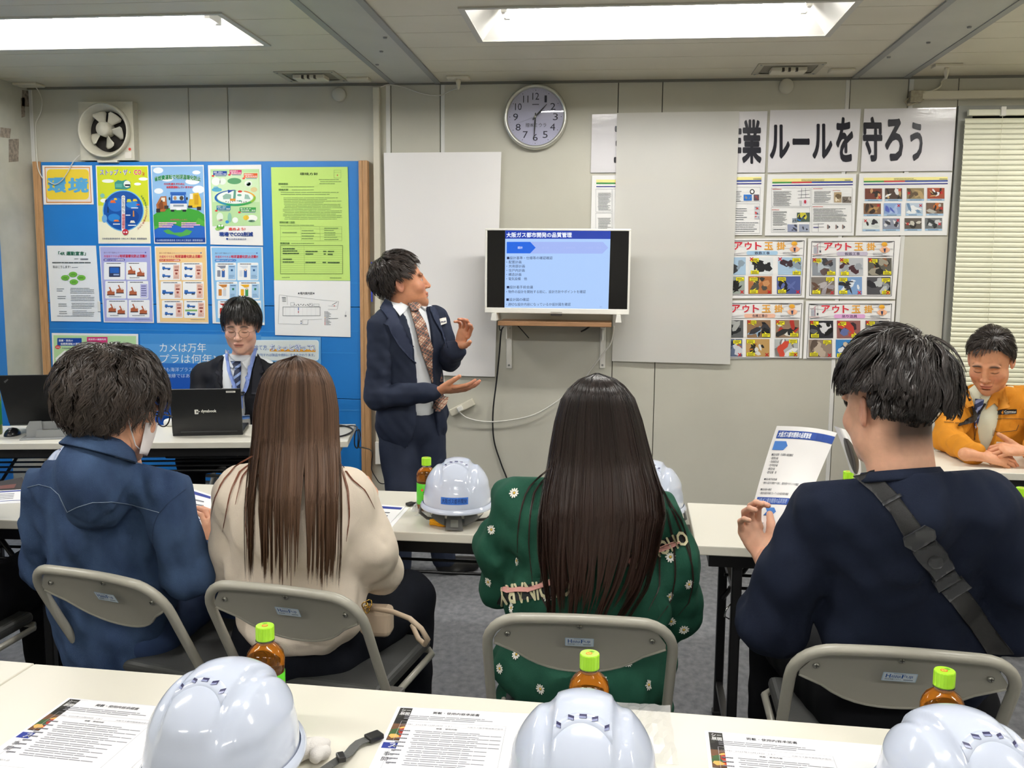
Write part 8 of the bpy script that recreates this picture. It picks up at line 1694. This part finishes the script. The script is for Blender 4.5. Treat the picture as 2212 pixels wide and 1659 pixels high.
def fwdc(x, y, c, w, zt):   # signed: >0 inside the opening wedge in front
    lx = (x-c.x)*math.cos(R(47))+(y-c.y)*math.sin(R(47)); ly = -((x-c.x)*-math.sin(R(47))+(y-c.y)*math.cos(R(47))); return lx, ly
def jopen(x, y, z):
    lx, ly = fwdc(x, y, ch, 0, 0); wd = np.interp(z, [hip.z-.2, hip.z+.02, ch.z-.12, ch.z+.12, nb.z+.02], [.10, .055, .045, .062, .075]); cxo = np.interp(z, [hip.z-.2, ch.z-.1, nb.z], [.01, .015, .0]); return np.minimum(wd-np.abs(lx-cxo), ly+.0)
s = SDF(.0065, .03); s.ell(ch, (.19, .130, .22), .03, Mt); s.ell((ch+hip)/2+Vector((0, 0, 0)), (.168, .125, .22), .03, Mt); s.ell(hip+Vector((0, 0, -.0)), (.182, .135, .19), .03, Mt)
s.cone(nb+Vector((0, 0, -.02)), sh[0]+Vector((0, 0, -.0)), .055, .066, .03); s.cone(nb+Vector((0, 0, -.02)), sh[1], .055, .066, .03)
nz = nsum(vnoise(62, .12, .005, (1, 1, .8)), vnoise(63, .05, .0025), crease(P(800, 760, 3.9), P(850, 840, 3.9), .012, .01))
gJ = garment('jacket', s, m_suit, pP, nz, cuts=[lambda x, y, z: (jopen(x, y, z)), lambda x, y, z: -(z-(hip.z-.135+.25*np.maximum(0, .05-np.hypot(*fwdc(x, y, ch, 0, 0)[:1], 0)))), lambda x, y, z: (z-(nb.z+.012))])
s = SDF(.006, .012); s.cone(sh[0], el[0], .068, .056); s.cone(el[0], wr[0]-Vector((.01, 0, 0)), .055, .040)
nzs = nsum(vnoise(64, .13, .005, (1, 1, 1.)), vnoise(65, .06, .0025), vnoise(66, .12, .003, (1, 1, 1.), True))
gL1 = garment('sleeve', s, m_suit, pP, nzs)
s = SDF(.006, .012); s.cone(sh[1], el[1], .066, .055); s.cone(el[1], wr[1]+Vector((-.008, 0, -.012)), .056, .046); gL2 = garment('sleeve', s, m_suit, pP, nzs)
kJ = world_bvh(gJ, gL1, gL2); kS = world_bvh(gS, gJ); kSh = world_bvh(gS)
par(drape('lapel', [[(833, 648), (846, 655), (862, 690), (895, 755), (917, 800), (920, 812), (902, 790), (880, 770), (862, 748), (846, 720), (838, 703), (828, 700), (838, 690), (822, 668)]], kJ, m_suitl, None, off=.003, thick=.004, step=7), pP)
par(drape('lapel', [[(926, 664), (938, 664), (950, 692), (962, 730), (968, 752), (950, 716), (936, 690)]], kJ, m_suitl, None, off=.003, thick=.004, step=7), pP)
m_sc = mat('shirt_collar', '#e6eaee', rough=.65)
par(drape('shirt_collar', [[(832, 640), (846, 640), (866, 656), (880, 663), (876, 672), (864, 684), (848, 664), (834, 652)]], kS, m_sc, None, off=.005, thick=.004, step=6), pP); par(drape('shirt_collar', [[(905, 656), (916, 640), (922, 640), (926, 660), (918, 672), (908, 664)]], kS, m_sc, None, off=.005, thick=.004, step=6), pP)
m_tie = mat('plaid_tie_brown', '#b49a86', rough=.7); nt = m_tie.node_tree
def plaid(m, base, l1, l2):
    nt = m.node_tree; b = nt.nodes['Principled BSDF']; tc = nt.nodes.new('ShaderNodeTexCoord'); mp = nt.nodes.new('ShaderNodeMapping'); nt.links.new(tc.outputs['Object'], mp.inputs[0]); mp.inputs['Rotation'].default_value = (0, R(-35), 0); last = None
    col = nt.nodes.new('ShaderNodeMix'); col.data_type = 'RGBA'; out = None; prev = lin(base); prevs = None
    for k, (d, sc, c, th) in enumerate((('X', 6.5, l1, .55), ('Z', 5.0, l1, .72), ('X', 26, l2, .84), ('Z', 22, l2, .86))):
        w = nt.nodes.new('ShaderNodeTexWave'); w.bands_direction = d; w.inputs['Scale'].default_value = sc; nt.links.new(mp.outputs[0], w.inputs['Vector']); g = nt.nodes.new('ShaderNodeMath'); g.operation = 'GREATER_THAN'; g.inputs[1].default_value = th; nt.links.new(w.outputs['Fac'], g.inputs[0])
        mx = nt.nodes.new('ShaderNodeMix'); mx.data_type = 'RGBA'; nt.links.new(g.outputs[0], mx.inputs[0])
        if prevs is None: mx.inputs[6].default_value = prev
        else: nt.links.new(prevs, mx.inputs[6])
        mx.inputs[7].default_value = lin(c); prevs = mx.outputs[2]
    nt.links.new(prevs, b.inputs['Base Color'])
plaid(m_tie, '#c9b09a', '#4c4a4a', '#9a6a58')
def tie(root, pts_l, pts_r, bvh, m, step=6, off=.010, Yf=None, knot=None):
    par(drape('tie', [pts_l+pts_r[::-1]], bvh, m, None, off=off, thick=.005, step=step), root)
    if knot: par(drape('tie_knot', [knot], bvh, m, None, off=off+.006, thick=.008, step=step), root)
tie(pP, [(884, 672), (893, 700), (903, 745), (918, 790), (930, 826)], [(899, 672), (915, 700), (928, 745), (943, 790), (951, 824)], kSh, m_tie, knot=[(878, 661), (896, 658), (904, 664), (899, 676), (886, 677)])
par(drape('tie', [[(944, 852), (963, 860), (955, 880), (946, 889), (930, 881)]], world_bvh(gJ, gS), m_tie, None, off=.012, thick=.004, step=6), pP)
par(drape('name_badge', [[(949, 690), (960, 687), (962, 699), (951, 703)]], kJ, m_white, None, off=.007, thick=.003, step=6), pP); mb = MB(); drape_text(mb, '--', (952, 695, 960, 697), kJ, mat('badge_ink', '#606070'), off=.0125, bold=.01, rot=-12); par(mb.build('badge_text'), pP)
s = SDF(.008, .03); s.ell(hip+Vector((0, 0, -.02)), (.155, .118, .13), .03, Mt); s.cone(hip+Vector((-.06, -.03, -.07)), kn[0], .095, .072, .02); s.cone(kn[0], ft[0], .072, .058, .02); s.cone(hip+Vector((.055, .03, -.07)), kn[1], .092, .070, .012); s.cone(kn[1], ft[1], .070, .056, .02)
garment('trousers', s, m_suit, pP, nsum(vnoise(71, .16, .006, (1, 1, .5)), vnoise(72, .12, .002, (1, 1, .6), True)))
par(scalp(pP, HM, HB, '#15110f', region=lambda x, y, z: z > hl(y)+.004, rad=(.078, .100, .089)), pP)
o = short_hair(None, HM, HB, '#1a1614', '#463c37', n=4800, whorl=(0, .06, .10), length=(.045, .075), rad=(.080, .101, .092), lift=.016, region=lambda x, y, z: (z > hl(y)+.006) & ~((np.abs(x) > .06) & (z < .034) & (y < .035)), curl=.3, seed=24, width=.0020, gravity=.15, clump=.4, hang=lambda p, L: np.where(p[:, 1] < -.035, .028, np.minimum(L, np.maximum(.014, (p[:, 2]+.05)*.6)))); par(o, pP)
# ---------------------------------------------------------------- young man behind the laptop
skinY = '#e0b09a'
hip = P(520, 905, 4.62); hip.z = .50; ch = P(520, 840, 4.50); nb = P(520, 770, 4.50); HM = head_matrix(P(521, 705, 4.46), 12, 12) @ Matrix.Scale(1.05, 4)
sh = [P(440, 812, 4.50), P(602, 812, 4.50)]; el = [P(428, 925, 4.44), P(618, 925, 4.44)]; wr = [P(475, 940, 4.24), P(570, 940, 4.24)]
kn = [hip+Vector((s_*.13, -.32, .0)) for s_ in (-1, 1)]; ft = [Vector((k.x, k.y+.05, .085)) for k in kn]
pY = build_person('young man in glasses, dark suit and blue lanyard, seated behind the laptop', hip, ch, nb, HM, sh, el, wr, [(basis(wr[0], (.5, -.8, -.12), (0, 0, 1)), dict(curl=(15, 25, 15), side=-1, arm=.05)), (basis(wr[1], (-.5, -.8, -.12), (0, 0, 1)), dict(curl=(15, 25, 15), side=1, arm=.05))], skinY, hw=.15, feet=ft, knees=kn, headvox=.0017, head=dict(lids=.75, wide=.98), core=(0, .02, 0), armr=(.03, .027, .022), nr=.056)
s = SDF(.0065, .035); s.ell(ch+Vector((0, 0, -.02)), (.155, .10, .19)); s.ell((ch+hip)/2, (.15, .11, .2)); s.cone(nb, sh[0], .05, .05, .03); s.cone(nb, sh[1], .05, .05, .03)
gS = garment('shirt', s, m_shirt, pY, vnoise(81, .1, .002), cuts=[lambda x, y, z: z-(nb.z+.012)])
def jopen2(x, y, z): w = np.interp(z, [ch.z-.35, ch.z-.15, nb.z-.02, nb.z+.04], [.02, .052, .070, .078]); return np.minimum(w-np.abs(x-ch.x-.002), ch.y-y)
s = SDF(.0065, .035); s.ell(ch+Vector((0, .0, -.03)), (.185, .118, .20)); s.ell((ch+hip)/2, (.185, .125, .22)); s.cone(nb+Vector((0, 0, -.022)), sh[0], .058, .062, .03); s.cone(nb+Vector((0, 0, -.022)), sh[1], .058, .062, .03); s.ell(hip+Vector((0, 0, .05)), (.18, .13, .14))
for i in (0, 1): s.cone(sh[i], el[i], .064, .054, .012); s.cone(el[i], wr[i]+(el[i]-wr[i])*.15, .052, .038, .012)
gJ = garment('jacket', s, m_bsuit, pY, nsum(vnoise(82, .12, .005), vnoise(83, .06, .003, (1, 1, .6))), cuts=[jopen2, lambda x, y, z: z-(nb.z+.006)]); kJ = world_bvh(gJ); kS = world_bvh(gS)
par(drape('lapel', [[(487, 764), (492, 768), (493, 800), (494, 850), (486, 850), (470, 822), (474, 812), (466, 806), (476, 780)]], kJ, m_bsuitl, None, off=.003, thick=.004, step=7), pY); par(drape('lapel', [[(556, 766), (562, 776), (572, 802), (564, 808), (570, 816), (552, 852), (542, 852), (547, 800)]], kJ, m_bsuitl, None, off=.003, thick=.004, step=7), pY)
par(drape('shirt_collar', [[(490, 757), (500, 772), (514, 783), (504, 797), (494, 788), (489, 768)]], kS, m_sc, None, off=.006, thick=.004, step=6), pY); par(drape('shirt_collar', [[(550, 755), (541, 770), (524, 783), (534, 800), (546, 786), (553, 766)]], kS, m_sc, None, off=.006, thick=.004, step=6), pY)
m_stp = mat('striped_tie', '#1b2748', rough=.5); 
def stripes(m, base, c, sc=30, rot=-50, th=.72):
    nt = m.node_tree; b = nt.nodes['Principled BSDF']; tc = nt.nodes.new('ShaderNodeTexCoord'); mp = nt.nodes.new('ShaderNodeMapping'); nt.links.new(tc.outputs['Object'], mp.inputs[0]); mp.inputs['Rotation'].default_value = (0, R(rot), 0); w = nt.nodes.new('ShaderNodeTexWave'); w.bands_direction = 'X'; w.inputs['Scale'].default_value = sc; nt.links.new(mp.outputs[0], w.inputs['Vector']); g = nt.nodes.new('ShaderNodeMath'); g.operation = 'GREATER_THAN'; g.inputs[1].default_value = th; nt.links.new(w.outputs['Fac'], g.inputs[0]); mx = nt.nodes.new('ShaderNodeMix'); mx.data_type = 'RGBA'; mx.inputs[6].default_value = lin(base); mx.inputs[7].default_value = lin(c); nt.links.new(g.outputs[0], mx.inputs[0]); nt.links.new(mx.outputs[2], b.inputs['Base Color'])
stripes(m_stp, '#1a2440', '#7f93bd', 9, -52, .72)
par(drape('tie', [[(510, 790), (522, 790), (521, 815), (519, 850), (517, 880), (497, 880), (500, 850), (506, 815)]], kS, m_stp, None, off=.008, thick=.004, step=6), pY); par(drape('tie_knot', [[(502, 780), (522, 780), (520, 797), (508, 797)]], kS, m_stp, None, off=.012, thick=.007, step=6), pY)
m_lan = mat('lanyard_blue', '#7d92cf', rough=.5); kSJ = world_bvh(gS, gJ)
par(drape('lanyard', [[(490, 762), (496, 764), (500, 800), (518, 848), (522, 856), (517, 860), (509, 846), (494, 802)]], kSJ, m_lan, None, off=.014, thick=.002, step=6), pY); par(drape('lanyard', [[(547, 757), (554, 758), (548, 790), (538, 830), (528, 858), (522, 856), (530, 828), (541, 790)]], kSJ, m_lan, None, off=.014, thick=.002, step=6), pY)
par(drape('lanyard', [[(519, 852), (525, 852), (526, 880), (521, 880)]], kSJ, m_lan, None, off=.016, thick=.002, step=6), pY); par(drape('lanyard_clip', [[(521, 846), (531, 845), (532, 853), (522, 854)]], kSJ, m_black, None, off=.018, thick=.004, step=6), pY)
par(drape('badge_card', [[(524, 894), (541, 893), (541, 925), (524, 926)]], kSJ, m_white, None, off=.02, thick=.002, step=8), pY); par(drape('badge_stripe', [[(524, 894), (541, 893), (541, 900), (524, 901)]], kSJ, mat('badge_blue', '#5a84c4'), None, off=.0225, thick=.001, step=8), pY)
trousers(pY, hip, kn, ft, .16, m_blackp)
par(scalp(pY, HM, HB, '#0e0c0b', region=lambda x, y, z: z > hl(y)+.0, rad=(.078, .100, .089)), pY)
o = short_hair(None, HM, HB, '#0f0d0c', '#2a2624', n=6000, whorl=(0, .03, .12), length=(.075, .105), rad=(.083, .106, .097), lift=.012, region=lambda x, y, z: (z > hl(y)+.012) & ~((np.abs(x) > .06) & (z < .03)), curl=.08, seed=34, width=.0018, gravity=.35, clump=.35, hang=lambda p, L: np.where(p[:, 1] < -.02, np.minimum(L, .055+.5*np.maximum(0, p[:, 2]-.06)), np.minimum(L, np.maximum(.02, (p[:, 2]+.03)*1.1)))); par(o, pY)
glasses(pY, HM, mat('glasses_gold', '#9c8672', rough=.25, metal=.7), r=.0009, y0=-.109, rimr=.0215, z0=-.004)
# ---------------------------------------------------------------- man in the orange work jacket
skinO = '#cf9470'
hip = P(2150, 1040, 4.42); hip.z = .50; ch = P(2145, 912, 4.30); nb = P(2140, 838, 4.28); HM = head_matrix(P(2139, 780, 4.20), -30, 24) @ Matrix.Scale(1.08, 4)
sh = [P(2072, 885, 4.28), P(2222, 868, 4.28)]; el = [P(2046, 945, 4.08), P(2268, 945, 4.08)]; wr = [P(2112, 986, 3.80), P(2222, 982, 3.80)]
kn = [hip+Vector((s_*.13, -.34, .0)) for s_ in (-1, 1)]; ft = [Vector((k.x, k.y+.05, .085)) for k in kn]
hA = basis(P(2116, 985, 3.79), (1, -.12, -.08), (.0, -.62, .80)); hB2 = basis(P(2216, 975, 3.79), (-1, -.05, .10), (0, -.5, .86))
pO = build_person('man in an orange work jacket with hands clasped, looking down, at the right edge', hip, ch, nb, HM, sh, el, wr, [(hA, dict(curl=(24, 26, 18), spread=2, thumb=(20, 10), side=1, arm=.05, size=1.0)), (hB2, dict(curl=(36, 48, 30), spread=2, thumb=(30, -20), side=-1, arm=.05, size=1.0))], skinO, hw=.15, feet=ft, knees=kn, headvox=.0017, head=dict(lids=1.0, age=1, stubble=.12), core=(0, .02, 0), armr=(.03, .027, .023), nr=.05)
s = SDF(.0065, .035); s.ell(ch+Vector((0, 0, -.02)), (.155, .095, .18)); s.cone(nb, sh[0], .05, .05, .03); s.cone(nb, sh[1], .05, .05, .03)
gS = garment('shirt', s, m_shirtg, pO, vnoise(91, .1, .002), cuts=[lambda x, y, z: z-(nb.z+.012)])
def jopen3(x, y, z): w = np.interp(z, [ch.z-.3, ch.z-.16, ch.z-.02, nb.z+.03], [-.02, .004, .038, .070]); return np.minimum(w-np.abs(x-ch.x+.062), ch.y-y)
s = SDF(.0065, .035); s.ell(ch+Vector((0, .0, -.03)), (.19, .122, .20)); s.ell((ch+hip)/2, (.19, .13, .2)); s.cone(nb+Vector((0, 0, -.015)), sh[0], .062, .064, .03); s.cone(nb+Vector((0, 0, -.015)), sh[1], .062, .064, .03); s.ell(hip+Vector((0, 0, .05)), (.19, .14, .14))
for i in (0, 1): s.cone(sh[i], el[i], .068, .058, .014); s.cone(el[i], wr[i]+(el[i]-wr[i])*.1, .056, .042, .012)
gJ = garment('jacket', s, m_orange, pO, nsum(vnoise(92, .12, .006), vnoise(93, .06, .005, (1, 1, .6)), vnoise(94, .08, .005, (1, 1, 1), True)), cuts=[jopen3, lambda x, y, z: z-(nb.z+.012)]); kJ = world_bvh(gJ); kS = world_bvh(gS); kSJ = world_bvh(gS, gJ)
par(drape('jacket_collar', [[(2078, 836), (2086, 842), (2094, 862), (2100, 878), (2086, 884), (2076, 870), (2062, 874), (2066, 850)]], kSJ, m_orangel, None, off=.008, thick=.006, step=7), pO)
par(drape('jacket_collar', [[(2148, 838), (2160, 826), (2172, 850), (2178, 880), (2160, 888), (2146, 872), (2128, 886), (2134, 862)]], kSJ, m_orangel, None, off=.008, thick=.006, step=7), pO)
par(drape('shirt_collar', [[(2082, 838), (2096, 846), (2102, 862), (2098, 876), (2086, 858)]], kS, m_shirtg, None, off=.006, thick=.004, step=6), pO); par(drape('shirt_collar', [[(2146, 838), (2134, 846), (2116, 858), (2124, 872), (2140, 856)]], kS, m_shirtg, None, off=.006, thick=.004, step=6), pO)
m_st3 = mat('striped_tie_blue', '#26335c', rough=.5); stripes(m_st3, '#26335c', '#8f9cc4', 10, -60, .6)
par(drape('tie', [[(2106, 862), (2124, 862), (2120, 885), (2114, 912), (2108, 926), (2104, 915), (2102, 888)]], kSJ, m_st3, None, off=.006, thick=.005, step=6), pO)
m_zip = mat('zip_brown', '#5a3c20', rough=.4)
for ln in ([(2128, 888), (2112, 915), (2104, 950)], [(2092, 884), (2104, 915), (2106, 950)], [(2145, 906), (2170, 904), (2212, 905)], [(2040, 912), (2064, 914), (2075, 914)], [(2145, 930), (2160, 934), (2195, 930), (2200, 918)]): par(drape_line('zip', ln, kJ, .0012, m_zip, None, .003), pO)
par(drape('lanyard', [[(2086, 850), (2090, 852), (2100, 885), (2108, 896), (2124, 870), (2128, 872), (2112, 902), (2096, 912), (2068, 924), (2064, 921), (2098, 898)]], kSJ, m_black, None, off=.012, thick=.002, step=6), pO)
par(drape('name_patch', [[(2155, 886), (2195, 884), (2195, 894), (2155, 896)]], kJ, m_black, None, off=.003, thick=.002, step=7), pO); mb = MB(); drape_text(mb, 'Corporation', (2168, 887, 2193, 893), kJ, mat('patch_ink', '#d8d8d0'), off=.007, bold=.02); drape_text(mb, 'LEGEND', (2157, 887.5, 2167, 892.5), kJ, mat('patch_ink', '#d8d8d0'), off=.007, bold=.02) if False else None; par(mb.build('patch_text'), pO)
for (x, y, L_, c_) in ((2153, 898, 22, m_black), (2152, 925, 16, mat('pen_clear', '#c8b8a0', rough=.2))): h, n_ = hit(kJ, x, y); mb = MB(); mb.tube([h+n_*.008+Vector((0, 0, .0)), h+n_*.010-Vector((0, 0, L_*4.2/FPX))], .0035, c_, 8); par(mb.build('pen'), pO)
h, n_ = hit(kJ, 2145, 888)
mb = MB(); mb.lathe([(0, .003), (.006, .002), (.007, 0)], mat('snap_brass', '#9a7a50', metal=.8, rough=.3), 12, basis(h+n_*.008, n_.orthogonal(), n_)) if h else None; par(mb.build('snap_button'), pO)
mb = MB(); q = P(2152, 962, 3.86); mb.bbox((q.x, q.y, q.z-.02), (q.x+.055, q.y+.002, q.z+.014), m_white, r=.0008, seg=1, M=None); mb.box((q.x+.006, q.y-.0006, q.z+.002), (q.x+.014, q.y, q.z+.009), mat('badge_ink', '#606070')); o = mb.build('id_card'); par(o, pO)
trousers(pO, hip, kn, ft, .16, m_blackp)
par(scalp(pO, HM, HB, '#1a1512', region=lambda x, y, z: z > hl(y)+.022, rad=(.077, .0985, .087)), pO)
o = short_hair(None, HM, HB, '#15110f', '#3a302b', n=4800, whorl=(.015, -.02, .12), length=(.045, .07), rad=(.079, .101, .0905), lift=.012, region=lambda x, y, z: (z > hl(y)+.018+.010*np.sin(x*60)) & ~((np.abs(x) > .06) & (z < .03) & (y < .04)), curl=.15, seed=44, width=.0017, gravity=.2, clump=.35, hang=lambda p, L: np.minimum(L, np.maximum(.012, np.where(p[:, 1] < -.03, .030, (p[:, 2]+.05)*.8)))); par(o, pO)
# ---------------------------------------------------------------- neighbour at the left edge, mostly outside the view
hip = Vector((-1.90, 2.22, .50)); ch = Vector((-1.93, 2.16, .92)); nb = Vector((-1.93, 2.15, 1.12)); HM = head_matrix((-1.93, 2.15, 1.25), 170, 5)
sh = [ch+Vector((-.16, 0, .1)), ch+Vector((.16, 0, .1))]; el = [Vector((-2.13, 2.2, .78)), Vector((-1.74, 2.24, .76))]; wr = [Vector((-2.02, 2.46, .76)), Vector((-1.86, 2.46, .76))]; kn, ft = sit_legs(hip, dx=.10)
pE = build_person('person in dark purple and black clothes, only the lap visible at the left edge', hip, ch, nb, HM, sh, el, wr, [None, None], skinA, hw=.15, feet=ft, knees=kn, headvox=.006)
s = SDF(.009, .04); s.ell(ch, (.17, .12, .17)); s.ell((ch+hip)/2, (.165, .12, .2)); s.cone(nb+Vector((0, 0, -.03)), sh[0], .05, .06); s.cone(nb+Vector((0, 0, -.03)), sh[1], .05, .06)
for i in (0, 1): s.cone(sh[i], el[i], .062, .054, .02); s.cone(el[i], wr[i], .052, .042, .02)
s.ell(hip+Vector((0, 0, .03)), (.18, .15, .12)); garment('sweater', s, mat('dark_purple_knit', '#1d1a33', rough=.9), pE, vnoise(99, .1, .005))
trousers(pE, hip, kn, ft, .17, m_blackp, r=(.10, .085, .065)); par(scalp(pE, HM, HB, '#15110f', region=lambda x, y, z: z > hl(y)-.01, rad=(.09, .112, .102)), pE)
